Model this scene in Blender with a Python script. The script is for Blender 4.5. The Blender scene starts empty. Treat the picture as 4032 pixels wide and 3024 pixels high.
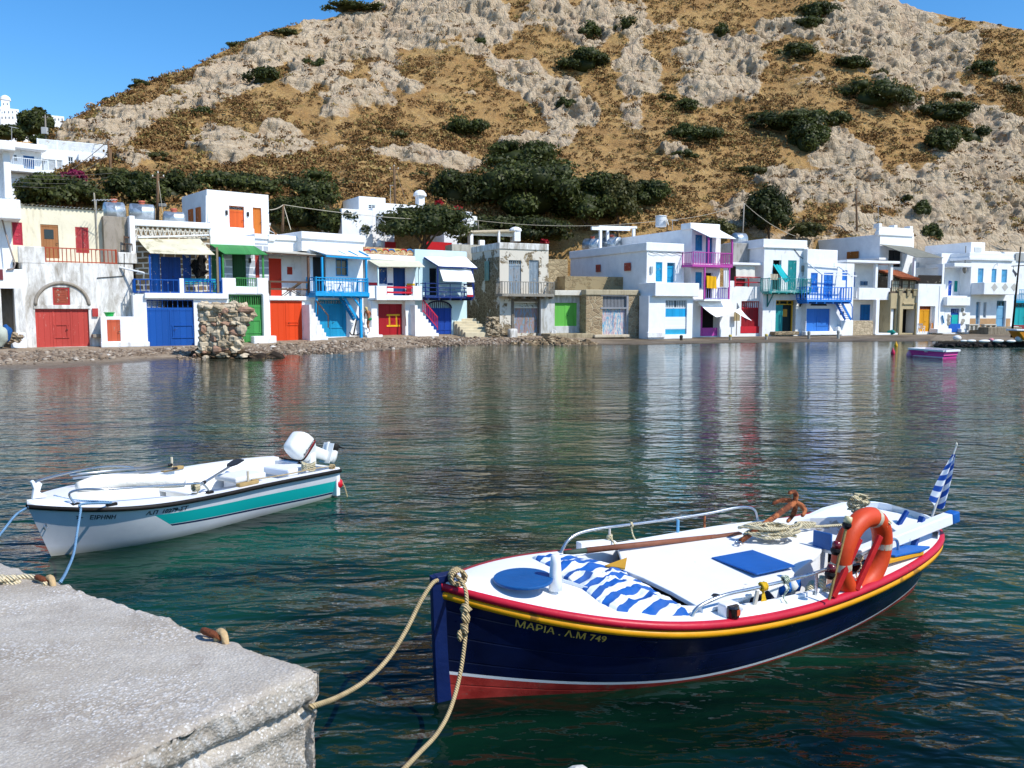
import bpy,bmesh,math,random
import numpy as np
from mathutils import Vector,Matrix
R=math.radians
rnd=random.Random(7)
scene=bpy.context.scene
COL=scene.collection
FPX,PITCH,EYE=3261.0,R(5.08),2.6
SP,CP=math.sin(PITCH),math.cos(PITCH)
cam=bpy.data.cameras.new('camera');co=bpy.data.objects.new('camera',cam);COL.objects.link(co)
co.location=(0,0,EYE);co.rotation_euler=(R(90)-PITCH,0,0)
cam.sensor_width=36;cam.lens=36*FPX/4032;cam.clip_end=4000;cam.clip_start=.05
scene.camera=co
def ray(px,py):
 xc=(px-2016)/FPX;yc=(1512-py)/FPX
 return Vector((xc,CP+yc*SP,-SP+yc*CP))
def atz(px,py,z):
 r=ray(px,py);t=(z-EYE)/r.z
 return Vector((r.x*t,r.y*t,z))
def aty(px,py,y):
 r=ray(px,py);t=y/r.y
 return Vector((r.x*t,y,EYE+r.z*t))
def _h(ix,iy,iz,s):
 n=(ix.astype(np.int64)*374761393+iy.astype(np.int64)*668265263+iz.astype(np.int64)*1274126177+s*974711)&0x7fffffff
 n=((n^(n>>13))*1274126177)&0x7fffffff
 return((n^(n>>16))&0xffff)/65535.0
def vnoise(x,y,z=None,s=0):
 x=np.asarray(x,float);y=np.asarray(y,float)
 z=np.zeros_like(x)if z is None else np.asarray(z,float)
 ix,iy,iz=np.floor(x),np.floor(y),np.floor(z)
 fx,fy,fz=x-ix,y-iy,z-iz
 fx=fx*fx*fx*(fx*(fx*6-15)+10);fy=fy*fy*fy*(fy*(fy*6-15)+10);fz=fz*fz*(3-2*fz)
 r=0
 for a in(0,1):
  for b in(0,1):
   for c in(0,1):
    r=r+(fx if a else 1-fx)*(fy if b else 1-fy)*(fz if c else 1-fz)*_h(ix+a,iy+b,iz+c,s)
 return r*2-1
def fbm(x,y,z=None,o=4,s=0,g=.5):
 r=0;a=1;t=0
 z=np.zeros_like(np.asarray(x,float))if z is None else z
 for k in range(o):
  r=r+a*vnoise(x*2**k,y*2**k,z*2**k,s+k*17);t+=a;a*=g
 return r/t
def worley(x,y,s=0):
 ix,iy=np.floor(x),np.floor(y);d=np.full(np.shape(x),9.);zz=np.zeros_like(ix)
 for a in(-1,0,1):
  for b in(-1,0,1):
   cx=ix+a+_h(ix+a,iy+b,zz,s);cy=iy+b+_h(ix+a,iy+b,zz,s+5)
   d=np.minimum(d,(cx-x)**2+(cy-y)**2)
 return np.sqrt(d)
def sstep(a,b,x):
 t=np.clip((x-a)/(b-a),0,1);return t*t*(3-2*t)
def tag(o,label,cat,group=None,kind=None):
 if label:o['label']=label
 if cat:o['category']=cat
 if group:o['group']=group
 if kind:o['kind']=kind
 return o
def empty(name,loc,label,cat,group=None):
 o=bpy.data.objects.new(name,None);COL.objects.link(o);o.location=loc
 o.empty_display_size=.2
 return tag(o,label,cat,group)
def origin(o):
 v=Vector((0,0,0))
 while o is not None:
  v=v+Vector(o.location);o=o.parent
 return v
def kids(o):return[c for c in bpy.data.objects if c.parent==o]
def copy_tree(o,parent=None):
 c=o.copy();COL.objects.link(c);c.parent=parent
 for k in kids(o):copy_tree(k,c)
 return c
class MB:
 0
 def __init__(s):s.v=[];s.f=[];s.m=[]
 def add(s,vs,fs,mi=0):
  n=len(s.v);s.v+=[tuple(p)for p in vs]
  for f in fs:s.f.append([n+i for i in f]);s.m.append(mi)
 def hexa(s,p,mi=0):
  s.add(p,[(0,3,2,1),(4,5,6,7),(0,1,5,4),(1,2,6,5),(2,3,7,6),(3,0,4,7)],mi)
 def par(s,o,a,b,c,mi=0):
  o,a,b,c=map(Vector,(o,a,b,c))
  s.hexa([o,o+a,o+a+b,o+b,o+c,o+a+c,o+a+b+c,o+b+c],mi)
 def cube(s,c,d,mi=0,rz=0):
  c=Vector(c);M=Matrix.Rotation(rz,3,'Z')
  a,b,e=M@Vector((d[0],0,0)),M@Vector((0,d[1],0)),Vector((0,0,d[2]))
  s.par(c-a/2-b/2-e/2,a,b,e,mi)
 def bar(s,p,q,w,h=None,mi=0):
  p,q=Vector(p),Vector(q);h=h or w;d=(q-p)
  if d.length<1e-6:return
  up=Vector((0,0,1))if abs(d.normalized().z)<.95 else Vector((1,0,0))
  a=d.cross(up).normalized()*w;b=a.cross(d).normalized()*h
  s.par(p-a/2-b/2,a,b,d,mi)
 def tube(s,pts,r,n=6,mi=0,caps=True,closed=False):
  pts=[Vector(p)for p in pts];m=len(pts)
  rs=r if isinstance(r,(list,tuple))else[r]*m
  vs=[];ref=None
  for i,p in enumerate(pts):
   d=(pts[(i+1)%m]-pts[i-1])if closed else(pts[min(i+1,m-1)]-pts[max(i-1,0)])
   d=d.normalized()if d.length>1e-9 else Vector((0,0,1))
   if ref is None:
    ref=d.cross(Vector((0,0,1))if abs(d.z)<.9 else Vector((1,0,0))).normalized()
   ref=(ref-d*ref.dot(d)).normalized();b=d.cross(ref)
   for k in range(n):
    t=2*math.pi*k/n
    vs.append(p+(ref*math.cos(t)+b*math.sin(t))*rs[i])
  fs=[]
  for i in range(m if closed else m-1):
   j=(i+1)%m
   for k in range(n):
    k2=(k+1)%n
    fs.append((i*n+k,i*n+k2,j*n+k2,j*n+k))
  if caps and not closed:
   fs.append(tuple(range(n-1,-1,-1)));fs.append(tuple((m-1)*n+k for k in range(n)))
  s.add(vs,fs,mi)
 def prism(s,pts,vec,mi=0):
  n=len(pts);vec=Vector(vec);P=[Vector(p)for p in pts]
  s.add(P+[p+vec for p in P],[tuple(range(n-1,-1,-1)),tuple(range(n,2*n))]+[(i,(i+1)%n,n+(i+1)%n,n+i)for i in range(n)],mi)
 def grid(s,rows,mi=0,closed=False):
  n=len(rows[0]);vs=[p for r in rows for p in r];fs=[]
  for i in range(len(rows)-1):
   for j in range(n if closed else n-1):
    j2=(j+1)%n
    fs.append((i*n+j,i*n+j2,(i+1)*n+j2,(i+1)*n+j))
  s.add(vs,fs,mi)
 def lathe(s,prof,c,n=12,mi=0,axis=None):
  c=Vector(c);ax=Vector(axis).normalized()if axis else Vector((0,0,1))
  a=ax.orthogonal().normalized();b=ax.cross(a)
  rows=[[c+ax*h+(a*math.cos(2*math.pi*k/n)+b*math.sin(2*math.pi*k/n))*max(r,1e-4)for k in range(n)]for r,h in prof]
  s.grid(rows,mi,closed=True)
  m=len(prof);o=len(s.v)-m*n
  s.f.append([o+k for k in range(n-1,-1,-1)]);s.m.append(mi)
  s.f.append([o+(m-1)*n+k for k in range(n)]);s.m.append(mi)
 def blob(s,c,d,seed=0,n=8,rough=.25,mi=0):
  0
  q=random.Random(seed);c=Vector(c);rows=[]
  ph=[q.uniform(0,6.28)for _ in range(6)]
  for i in range(n//2+1):
   th=math.pi*i/(n//2);row=[]
   for k in range(n):
    f=2*math.pi*k/n
    p=Vector((math.sin(th)*math.cos(f),math.sin(th)*math.sin(f),math.cos(th)))
    w=1+rough*(math.sin(3*p.x+ph[0])*math.sin(2.3*p.y+ph[1])+.8*math.sin(4*p.z+ph[2])*math.cos(3.1*p.x+ph[3]))+rough*.35*q.uniform(-1,1)*math.sin(th)
    row.append(c+Vector((p.x*d[0],p.y*d[1],p.z*d[2]))*w)
   rows.append(row)
  s.grid(rows,mi,closed=True)
 def build(s,name,mats,parent=None,smooth=False,bevel=0,origin_at=None,sub=0):
  me=bpy.data.meshes.new(name);o=bpy.data.objects.new(name,me);COL.objects.link(o)
  loc=Vector((0,0,0))
  if parent is not None:o.parent=parent;loc=origin(parent)
  elif origin_at is not None:loc=Vector(origin_at);o.location=loc
  me.from_pydata([(x-loc.x,y-loc.y,z-loc.z)for x,y,z in s.v],[],s.f)
  mats=mats if isinstance(mats,(list,tuple))else[mats]
  for m in mats:me.materials.append(m)
  if len(mats)>1:me.polygons.foreach_set('material_index',s.m)
  if smooth:me.polygons.foreach_set('use_smooth',[True]*len(s.f))
  me.validate();me.update()
  if bevel:
   b=o.modifiers.new('bevel','BEVEL');b.width=bevel;b.segments=2;b.limit_method='ANGLE';b.angle_limit=R(40)
  if sub:
   b=o.modifiers.new('sub','SUBSURF');b.levels=sub;b.render_levels=sub
  return o
def np_mesh(name,verts,faces,mat,parent=None,smooth=True,attrs=None):
 0
 me=bpy.data.meshes.new(name);o=bpy.data.objects.new(name,me);COL.objects.link(o)
 verts=np.asarray(verts,np.float32)
 if parent is not None:o.parent=parent;verts=verts-np.array(origin(parent),np.float32)
 k=faces.shape[1]
 me.vertices.add(len(verts));me.vertices.foreach_set('co',verts.ravel())
 me.loops.add(faces.size);me.loops.foreach_set('vertex_index',faces.astype(np.int32).ravel())
 me.polygons.add(len(faces));me.polygons.foreach_set('loop_start',np.arange(0,faces.size,k,dtype=np.int32))
 try:me.polygons.foreach_set('loop_total',np.full(len(faces),k,np.int32))
 except Exception:pass
 me.update(calc_edges=True)
 if smooth:me.polygons.foreach_set('use_smooth',[True]*len(faces))
 for nm,val in(attrs or{}).items():
  a=me.attributes.new(nm,'FLOAT','POINT');a.data.foreach_set('value',np.asarray(val,np.float32).ravel())
 for m in(mat if isinstance(mat,(list,tuple))else[mat]):me.materials.append(m)
 me.validate();me.update()
 return o
def grid_faces(nr,nc):
 i=np.arange(nr-1)[:,None]*nc+np.arange(nc-1)[None,:]
 return np.stack([i,i+1,i+nc+1,i+nc],-1).reshape(-1,4)
def lin(h):
 if not isinstance(h,str):return tuple(h)
 h=h.lstrip('#');r=[]
 for i in(0,2,4):
  c=int(h[i:i+2],16)/255
  r.append(c/12.92 if c<=.04045 else((c+.055)/1.055)**2.4)
 return tuple(r)
def c4(c):return(*lin(c),1)
class NT:
 def __init__(s,name):
  s.m=bpy.data.materials.new(name);s.m.use_nodes=True;s.t=s.m.node_tree;s.n=s.t.nodes;s.n.clear()
  s.out=s.new('ShaderNodeOutputMaterial');s.b=s.new('ShaderNodeBsdfPrincipled');s.L(s.b.outputs[0],s.out.inputs[0])
  s.tc=s.new('ShaderNodeTexCoord')
 def new(s,t,**k):
  n=s.n.new(t)
  for a,b in k.items():setattr(n,a,b)
  return n
 def L(s,a,b):s.t.links.new(a,b)
 def setin(s,sock,v):
  if hasattr(v,'is_linked')or hasattr(v,'links'):s.L(v,sock)
  else:sock.default_value=v
 def co(s,scale=(1,1,1),rot=(0,0,0),src='Object'):
  m=s.new('ShaderNodeMapping');m.inputs['Scale'].default_value=scale;m.inputs['Rotation'].default_value=rot
  s.L(s.tc.outputs[src],m.inputs[0]);return m.outputs[0]
 def noise(s,scale,detail=4,rough=.55,co=None,dist=0):
  n=s.new('ShaderNodeTexNoise');n.inputs['Scale'].default_value=scale;n.inputs['Detail'].default_value=detail
  n.inputs['Roughness'].default_value=rough;n.inputs['Distortion'].default_value=dist
  s.L(co or s.tc.outputs['Object'],n.inputs['Vector']);return n.outputs['Fac']
 def voro(s,scale,co=None,feat='F1',out='Distance',rnd_=1):
  n=s.new('ShaderNodeTexVoronoi',feature=feat);n.inputs['Scale'].default_value=scale;n.inputs['Randomness'].default_value=rnd_
  s.L(co or s.tc.outputs['Object'],n.inputs['Vector']);return n.outputs[out]
 def ramp(s,fac,stops,interp='LINEAR'):
  n=s.new('ShaderNodeValToRGB');n.color_ramp.interpolation=interp;e=n.color_ramp.elements
  while len(e)<len(stops):e.new(.5)
  for i,(p,c)in enumerate(stops):
   e[i].position=p;e[i].color=(c,c,c,1)if isinstance(c,(int,float))else c4(c)
  s.setin(n.inputs[0],fac);return n.outputs[0]
 def mix(s,fac,a,b,mode='MIX'):
  n=s.new('ShaderNodeMix',data_type='RGBA',blend_type=mode)
  s.setin(n.inputs[0],fac)
  for sock,v in((n.inputs[6],a),(n.inputs[7],b)):
   if isinstance(v,(str,tuple)):sock.default_value=c4(v)if len(v)!=4 or isinstance(v,str)else v
   else:s.L(v,sock)
  return n.outputs[2]
 def math(s,op,a,b=None,clamp=False):
  n=s.new('ShaderNodeMath',operation=op,use_clamp=clamp);s.setin(n.inputs[0],a)
  if b is not None:s.setin(n.inputs[1],b)
  return n.outputs[0]
 def attr(s,name):
  n=s.new('ShaderNodeAttribute');n.attribute_name=name;return n.outputs['Fac']
 def bump(s,h,strength=.3,dist=.02):
  n=s.new('ShaderNodeBump');n.inputs['Strength'].default_value=strength;n.inputs['Distance'].default_value=dist
  s.L(h,n.inputs['Height']);s.L(n.outputs[0],s.b.inputs['Normal']);return n
 def done(s,col=None,rough=.6,metal=0,spec=.35):
  if col is not None:
   if isinstance(col,(str,tuple)):s.b.inputs['Base Color'].default_value=c4(col)
   else:s.L(col,s.b.inputs['Base Color'])
  s.setin(s.b.inputs['Roughness'],rough);s.b.inputs['Metallic'].default_value=metal
  s.b.inputs['Specular IOR Level'].default_value=spec
  return s.m
_MC={}
def paint(col,rough=.55,var=.12,vs=2.5,wear=0,wearcol='#b9ad98',wscale=3,bump=.25,bscale=14,spec=.3,metal=0,key=None):
 0
 k=('p',str(col),rough,var,vs,wear,str(wearcol),wscale,bump,bscale,spec,metal)
 if k in _MC:return _MC[k]
 t=NT('paint');a=lin(col)
 lo=tuple(x*(1-var)for x in a);hi=tuple(min(.92,x*(1+var*.7))for x in a)
 n=t.noise(vs,5,.6)
 c=t.mix(t.ramp(n,[(.3,0.),(.7,1.)]),lo,hi)
 if wear:
  w=t.noise(wscale,8,.68,dist=.4)
  f=t.ramp(w,[(max(0,.66-wear*.3),0.),(.69-wear*.27,1.)])
  c=t.mix(f,c,wearcol)
 if bump:t.bump(t.noise(bscale,4,.6),bump,.02)
 _MC[k]=t.done(c,rough,metal,spec);return _MC[k]
def whitewash(tint='#eef0f2',stain='#a79f92',amount=.35,scale=.7,key=0):
 0
 k=('w',tint,stain,amount,scale,key)
 if k in _MC:return _MC[k]
 t=NT('whitewash');a=lin(tint)
 c=t.mix(t.ramp(t.noise(1.3,6,.6),[(.3,0.),(.7,1.)]),tuple(x*.86 for x in a),tuple(min(.88,x)for x in a))
 st=t.noise(scale*2,8,.7,co=t.co((2.2,2.2,.55)),dist=.3)
 c=t.mix(t.math('MULTIPLY',t.ramp(st,[(.66-amount*.25,0.),(.78-amount*.12,1.)]),min(1,.25+amount)),c,stain)
 sp=t.noise(scale*9,5,.7)
 c=t.mix(t.math('MULTIPLY',t.ramp(sp,[(.66,0.),(.72,1.)]),min(.8,amount)),c,stain)
 t.bump(t.noise(7,6,.65),.35,.03)
 _MC[k]=t.done(c,.85,0,.2);return _MC[k]
def masonry(stone='#8d7d64',mortar='#b8ab94',scale=3.2,dark='#5d503e',mort=.08,plaster=0,pcol='#d9d4c8',sq=(1,1,1.5)):
 k=('m',stone,mortar,scale,dark,mort,plaster,sq)
 if k in _MC:return _MC[k]
 t=NT('masonry');cc=t.co(sq)
 e=t.voro(scale,cc,'DISTANCE_TO_EDGE');idc=t.voro(scale,cc,'F1','Color')
 g=t.new('ShaderNodeSeparateColor');t.L(idc,g.inputs[0])
 c=t.mix(g.outputs[0],dark,stone)
 c=t.mix(t.ramp(t.noise(9,6,.7),[(.35,0.),(.7,.6)]),c,tuple(min(.8,x*1.5)for x in lin(stone)))
 m=t.ramp(e,[(mort*.4,1.),(mort,0.)])
 c=t.mix(m,c,mortar)
 h=t.math('ADD',t.math('MULTIPLY',t.ramp(e,[(0.,0.),(mort*1.6,1.)]),.7),t.math('MULTIPLY',t.noise(14,5,.7),.5))
 if plaster:
  f=t.ramp(t.noise(.8,9,.68,dist=.5),[(.62-plaster*.3,0.),(.65-plaster*.3,1.)])
  c=t.mix(f,c,pcol);h=t.math('MAXIMUM',h,t.math('MULTIPLY',f,1.1))
 t.bump(h,.8,.06)
 _MC[k]=t.done(c,.9,0,.15);return _MC[k]
def coursed(stone='#84725a',dark='#66563f',mortar='#d8d5cd',w=.62,h=.34,ms=.045,rough=.9):
 0
 k=('b',stone,dark,mortar,w,h)
 if k in _MC:return _MC[k]
 t=NT('coursed_stone');sx=t.new('ShaderNodeSeparateXYZ');t.L(t.tc.outputs['Object'],sx.inputs[0])
 cx=t.new('ShaderNodeCombineXYZ');u=t.math('ADD',t.math('MULTIPLY',sx.outputs[0],.8),t.math('MULTIPLY',sx.outputs[1],.6))
 wob=t.math('MULTIPLY',t.math('SUBTRACT',t.noise(1.6,3),.5),.16)
 t.L(t.math('ADD',u,wob),cx.inputs[0]);t.L(t.math('ADD',sx.outputs[2],wob),cx.inputs[1])
 b=t.new('ShaderNodeTexBrick');t.L(cx.outputs[0],b.inputs['Vector']);b.inputs['Scale'].default_value=1
 b.inputs['Brick Width'].default_value=w;b.inputs['Row Height'].default_value=h;b.inputs['Mortar Size'].default_value=ms;b.inputs['Mortar Smooth'].default_value=.1
 b.inputs['Color1'].default_value=c4(stone);b.inputs['Color2'].default_value=c4(dark);b.inputs['Mortar'].default_value=c4(mortar)
 c=t.mix(t.ramp(t.noise(8,6,.7),[(.35,0.),(.75,.45)]),b.outputs[0],tuple(x*1.4 for x in lin(stone)))
 t.bump(t.math('ADD',t.math('MULTIPLY',t.noise(12,5),.4),t.math('MULTIPLY',b.outputs[1],.5)),.6,.05)
 _MC[k]=t.done(c,rough,0,.15);return _MC[k]
def planks(col,alt=None,width=.14,rough=.6,wear=.15,wearcol='#9a8f80',axis='x',key=0,gap=.05):
 0
 k=('k',str(col),str(alt),width,rough,wear,wearcol,axis)
 if k in _MC:return _MC[k]
 t=NT('boards');sx=t.new('ShaderNodeSeparateXYZ');t.L(t.tc.outputs['Object'],sx.inputs[0])
 u=sx.outputs[2]if axis=='z' else t.math('ADD',t.math('MULTIPLY',sx.outputs[0],.87),t.math('MULTIPLY',sx.outputs[1],.5))
 u=t.math('DIVIDE',u,width);fr=t.math('FRACT',u);fl=t.math('FLOOR',u)
 wn=t.new('ShaderNodeTexWhiteNoise',noise_dimensions='1D');t.L(fl,wn.inputs['W'])
 a=lin(col);c=t.mix(wn.outputs[0],tuple(x*.86 for x in a),tuple(min(.9,x*1.08)for x in a))
 if alt:
  c=t.mix(t.ramp(t.noise(1.6,7,.7,co=t.co((3,3,.8)),dist=.4),[(.44,0.),(.56,1.)]),c,alt)
 w=t.noise(3,8,.7,co=t.co((5,5,1)))
 c=t.mix(t.ramp(w,[(.68-wear*.3,0.),(.72-wear*.25,1.)]),c,wearcol)
 edge=t.ramp(t.math('ABSOLUTE',t.math('SUBTRACT',fr,.5)),[(.5-gap,1.),(.5,0.)])
 t.bump(edge,.7,.02)
 _MC[k]=t.done(c,rough,0,.3);return _MC[k]
def foliage(dark,light,key=''):
 k=('f',dark,light,key)
 if k in _MC:return _MC[k]
 t=NT('foliage');a=t.attr('tone')
 c=t.mix(a,dark,light)
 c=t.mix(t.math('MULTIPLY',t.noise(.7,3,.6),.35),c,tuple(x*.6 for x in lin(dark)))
 t.b.inputs['Subsurface Weight'].default_value=0
 tr=t.new('ShaderNodeBsdfTranslucent');t.L(c,tr.inputs[0])
 mx=t.new('ShaderNodeMixShader');mx.inputs[0].default_value=.33
 t.L(t.b.outputs[0],mx.inputs[1]);t.L(tr.outputs[0],mx.inputs[2]);t.L(mx.outputs[0],t.out.inputs[0])
 _MC[k]=t.done(c,.55,0,.3);return _MC[k]
def metal(col='#b9bdc0',rough=.3,var=.15):
 k=('me',col,rough)
 if k in _MC:return _MC[k]
 t=NT('metal');a=lin(col)
 n=t.noise(9,5,.6)
 c=t.mix(n,tuple(x*(1-var)for x in a),a)
 _MC[k]=t.done(c,t.ramp(t.noise(5,4,.6),[(.3,rough*.8),(.7,min(1,rough*1.4))]),.9,.5);return _MC[k]
def glass_dark(col='#1b2226'):
 return paint(col,.12,.2,2,bump=0,spec=.6)
SUN_AZ,SUN_EL=R(121),R(48)
sd=Vector((math.sin(SUN_AZ)*math.cos(SUN_EL),math.cos(SUN_AZ)*math.cos(SUN_EL),math.sin(SUN_EL)))
sl=bpy.data.lights.new('sun','SUN');sl.energy=3.9;sl.angle=R(.5);sl.color=(1,.955,.88)
so=bpy.data.objects.new('sun',sl);COL.objects.link(so);so.rotation_euler=sd.to_track_quat('Z','Y').to_euler()
w=bpy.data.worlds.new('World');scene.world=w;w.use_nodes=True
wt=w.node_tree;bg=wt.nodes['Background'];sky=wt.nodes.new('ShaderNodeTexSky');sky.sky_type='NISHITA'
sky.sun_disc=False;sky.sun_elevation=SUN_EL;sky.sun_rotation=SUN_AZ;sky.altitude=0
sky.air_density=1.0;sky.dust_density=.25;sky.ozone_density=4.5
hs=wt.nodes.new('ShaderNodeHueSaturation');hs.inputs['Saturation'].default_value=1.28;wt.links.new(sky.outputs[0],hs.inputs['Color']);wt.links.new(hs.outputs[0],bg.inputs[0]);bg.inputs[1].default_value=.145
vs_=scene.view_settings;vs_.view_transform='Standard';vs_.look='None';vs_.exposure=.42;vs_.gamma=1;vs_.use_curve_mapping=False
scene.cycles.max_bounces=8;scene.cycles.transparent_max_bounces=8
scene.cycles.caustics_reflective=False;scene.cycles.caustics_refractive=False
_DX=[-900,90,245,540,900,1060,1190,1280,1450,1680,1860,2160,2500,2700,3000,3180,3470,3600,3800,4032,5000]
_DY=[40,48,49.5,51,54.5,56,57.5,59.5,62.5,65.5,68,69.5,70.5,71.5,76,77.5,80,82,84,87,98]
_GZ=[.5,.46,.45,.42,.5,.52,.55,.62,.75,.72,.6,.5,.3,.24,.3,.33,.36,.4,.5,.6,.6]
def D(px):return float(np.interp(px,_DX,_DY))
def GZ(px):return float(np.interp(px,_DX,_GZ))
t=NT('water');g=t.new('ShaderNodeNewGeometry');sx=t.new('ShaderNodeSeparateXYZ');t.L(g.outputs['Position'],sx.inputs[0])
def wco(scale,rot=0):
 m=t.new('ShaderNodeMapping');m.inputs['Scale'].default_value=scale;m.inputs['Rotation'].default_value=(0,0,rot)
 t.L(g.outputs['Position'],m.inputs[0]);return m.outputs[0]
patch=t.ramp(t.noise(.45,5,.6,co=wco((.6,1,1)),dist=.6),[(.38,0.),(.62,1.)])
near=t.ramp(t.math('DIVIDE',sx.outputs[1],20),[(.24,0.),(.45,1.)])
deep=t.mix(patch,t.mix(near,(.0005,.0036,.0024),(.0012,.0085,.005)),t.mix(near,(.002,.0185,.0098),(.006,.050,.026)))
shoal=t.math('MULTIPLY',t.ramp(t.math('DIVIDE',sx.outputs[1],60),[(.25,0.),(.62,1.)]),t.ramp(t.math('DIVIDE',t.math('ADD',sx.outputs[0],26),40),[(.15,1.),(.75,0.)]))
far=t.ramp(t.math('DIVIDE',sx.outputs[1],70),[(.3,0.),(.95,1.)])
c=t.mix(far,deep,(.004,.034,.021))
c=t.mix(shoal,c,(.05,.046,.03))
h=t.math('MULTIPLY',t.noise(.75,3,.5,co=wco((.6,1.25,1),.12)),.085)
h=t.math('ADD',h,t.math('MULTIPLY',t.noise(.42,2,.5,co=wco((.28,1.3,1),-.05),dist=.4),.11))
h=t.math('ADD',h,t.math('MULTIPLY',t.noise(2.3,2,.5,co=wco((.55,1.2,1),-.18),dist=.6),.074))
h=t.math('ADD',h,t.math('MULTIPLY',t.noise(5.6,2,.5,co=wco((.6,1.15,1),.3),dist=.4),.027))
h=t.math('ADD',h,t.math('MULTIPLY',t.noise(13,2,.5,co=wco((.75,1.1,1),-.1)),.006))
calm=t.ramp(t.math('DIVIDE',sx.outputs[1],80),[(.18,1.),(.5,.46),(.8,.36)])
h=t.math('MULTIPLY',h,calm)
bm=t.bump(h,1.,1.)
t.b.inputs['IOR'].default_value=1.33
water_mat=t.done(c,.03,0,.27)
ys=np.concatenate([np.linspace(-30,1,6),np.geomspace(1.5,100,60)]);xs=np.linspace(-1,1,60)
Yg,Xg=np.meshgrid(ys,xs,indexing='ij');Xg=Xg*(np.maximum(Yg,0)*1.2+30)
wo=np_mesh('water',np.stack([Xg,Yg,Xg*0],-1).reshape(-1,3),grid_faces(len(ys),len(xs)),water_mat)
tag(wo,'dark green rippled harbour water reflecting the houses',None,kind='structure')
CX=[-1500,-600,0,150,195,207,290,455,547,729,875,1094,1276,1458,1513,1800,2100,2500,2900,3300,3520,3556,3700,3828,4032,4800,6000]
CY=[1000,900,790,740,610,530,462,378,332,276,204,112,76,16,0,-170,-260,-260,-200,-90,-20,20,56,84,118,330,700]
YX=[-1500,0,200,600,1000,1500,2000,2500,3000,3500,4032,6000];YY=[85,95,104,120,136,155,166,166,162,152,146,140]
BX=[-1500,0,500,900,1400,1800,2200,2600,3000,3400,3700,4032,6000]
BYP=[900,850,805,800,800,850,925,935,950,955,965,1000,1050]
BYD=[62,66,72,76,83,88,90,91,93,96,98,101,112]
k_=4032/2212
ROCK=[(230,290,120,45,-20),(480,190,140,48,-25),(620,112,120,40,-25),(700,160,80,50,-20),(800,75,120,65,-10),(930,45,140,70,0),(1040,55,70,70,0),(490,310,90,36,0),(610,298,60,30,0),(1130,160,90,40,20),(1200,200,60,40,10),(1370,150,60,80,5),(1280,40,170,50,0),(1560,115,110,58,10),(1560,180,90,40,0),(1160,300,100,26,-5),(930,340,130,28,5),(760,230,80,26,-10),(1950,105,170,65,15),(1890,30,110,45,10),(1740,60,60,28,0),(1945,210,60,24,25),(1820,330,80,36,0),(1850,400,150,60,5),(2070,420,190,80,8),(2170,320,90,90,0),(1590,455,70,30,0),(1720,390,80,36,10),(1450,330,26,20,0),(2030,505,240,40,5),(1240,250,60,30,20),(350,250,70,30,-20),(1660,60,40,40,0),(300,350,40,16,0),(860,180,60,24,20),(1300,525,40,20,0),(2180,480,90,70,0)]
cols=np.concatenate([np.linspace(-1500,-80,60),np.arange(-70,4110,5.5),np.linspace(4120,6000,60)])
NS=330;NB=36
s=np.concatenate([np.linspace(0,1,NS),1+np.linspace(.02,1.2,NB)])
yc=np.interp(cols,CX,CY);yb=np.interp(cols,BX,BYP);Yb=np.interp(cols,BX,BYD);Yc=np.interp(cols,YX,YY)
def elev(px,py):
 a=(1512-py)/FPX;return(-SP+a*CP)/(CP+a*SP)
ec,eb=elev(cols,yc),elev(cols,yb)
eb=np.minimum(eb,ec-.004)
S=np.minimum(s,1)[:,None];over=np.maximum(s-1,0)[:,None]
PYg=yb[None]+(yc-yb)[None]*S**.95
PXg=np.broadcast_to(cols[None],PYg.shape)
E_=eb+(ec-eb)*S**.95;Yh=Yb+(Yc-Yb)*S**1.12
Zh=EYE+E_*Yh
Yh=Yh+over*60;Zh=Zh-over*40*over**.5
Xh=(PXg-2016)/FPX/(CP+(1512-PYg)/FPX*SP)*Yh
wx=fbm(PXg/90,PYg/70,o=3,s=3)*38;wy=fbm(PXg/90,PYg/70,o=3,s=8)*30
mask=np.zeros_like(PYg)
for(cx,cy,rx,ry,ro)in ROCK:
 dx=PXg+wx-cx*k_;dy=PYg+wy-cy*k_;c_,s_=math.cos(R(ro)),math.sin(R(ro))
 mask=np.maximum(mask,1.25-np.sqrt(((dx*c_+dy*s_)/(rx*k_))**2+((-dx*s_+dy*c_)/(ry*k_))**2))
mask=mask+fbm(Xh/5.5,Yh/8,Zh/3.6,o=5,s=21)*.62+.09*sstep(2900,4000,PXg)
rock=sstep(.14,.42,mask)
def ridged(x,y,z,o,s_):
 r=0;a=1;tt=0
 for k in range(o):
  r=r+a*(1-np.abs(vnoise(x*2**k,y*2**k,z*2**k,s_+k))*2);tt+=a;a*=.55
 return r/tt
big=fbm(Xh/26,Yh/40,Zh/30,o=3,s=2)*3.2
flute=ridged(Xh/2.6,Yh/14,Zh/9,4,40)*.9
beds=ridged(Xh/16,Yh/16,(Zh+.12*Xh)/2.1,3,60)*.55
pitn=worley(Xh/1.5+fbm(Xh,Zh,o=2)*.5,Zh/1.15+Yh/6,4);pit2=worley(Xh/.62,Zh/.5+Yh/2,9)
pitzone=sstep(-.05,.35,fbm(Xh/9,Yh/12,Zh/8,o=2,s=70))
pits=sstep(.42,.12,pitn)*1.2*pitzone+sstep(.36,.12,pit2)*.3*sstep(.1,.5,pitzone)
fine=fbm(Xh/1.1,Yh/1.5,Zh/1.0,o=5,s=80,g=.62)*.55
block=fbm(Xh/6,Yh/10,Zh/5,o=3,s=120)
w1=worley(Xh/2.6+.35*block,Zh/3.4+Yh/9+.3*fine,14);w2=worley(Xh/1.0+.3*fine,Zh/1.3+Yh/3,15);w3=worley(Xh/7+.4*block,Zh/4.2+Yh/12,16)
w1,w2,w3=np.minimum(w1,.52),np.minimum(w2,.5),np.minimum(w3,.55)
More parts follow.
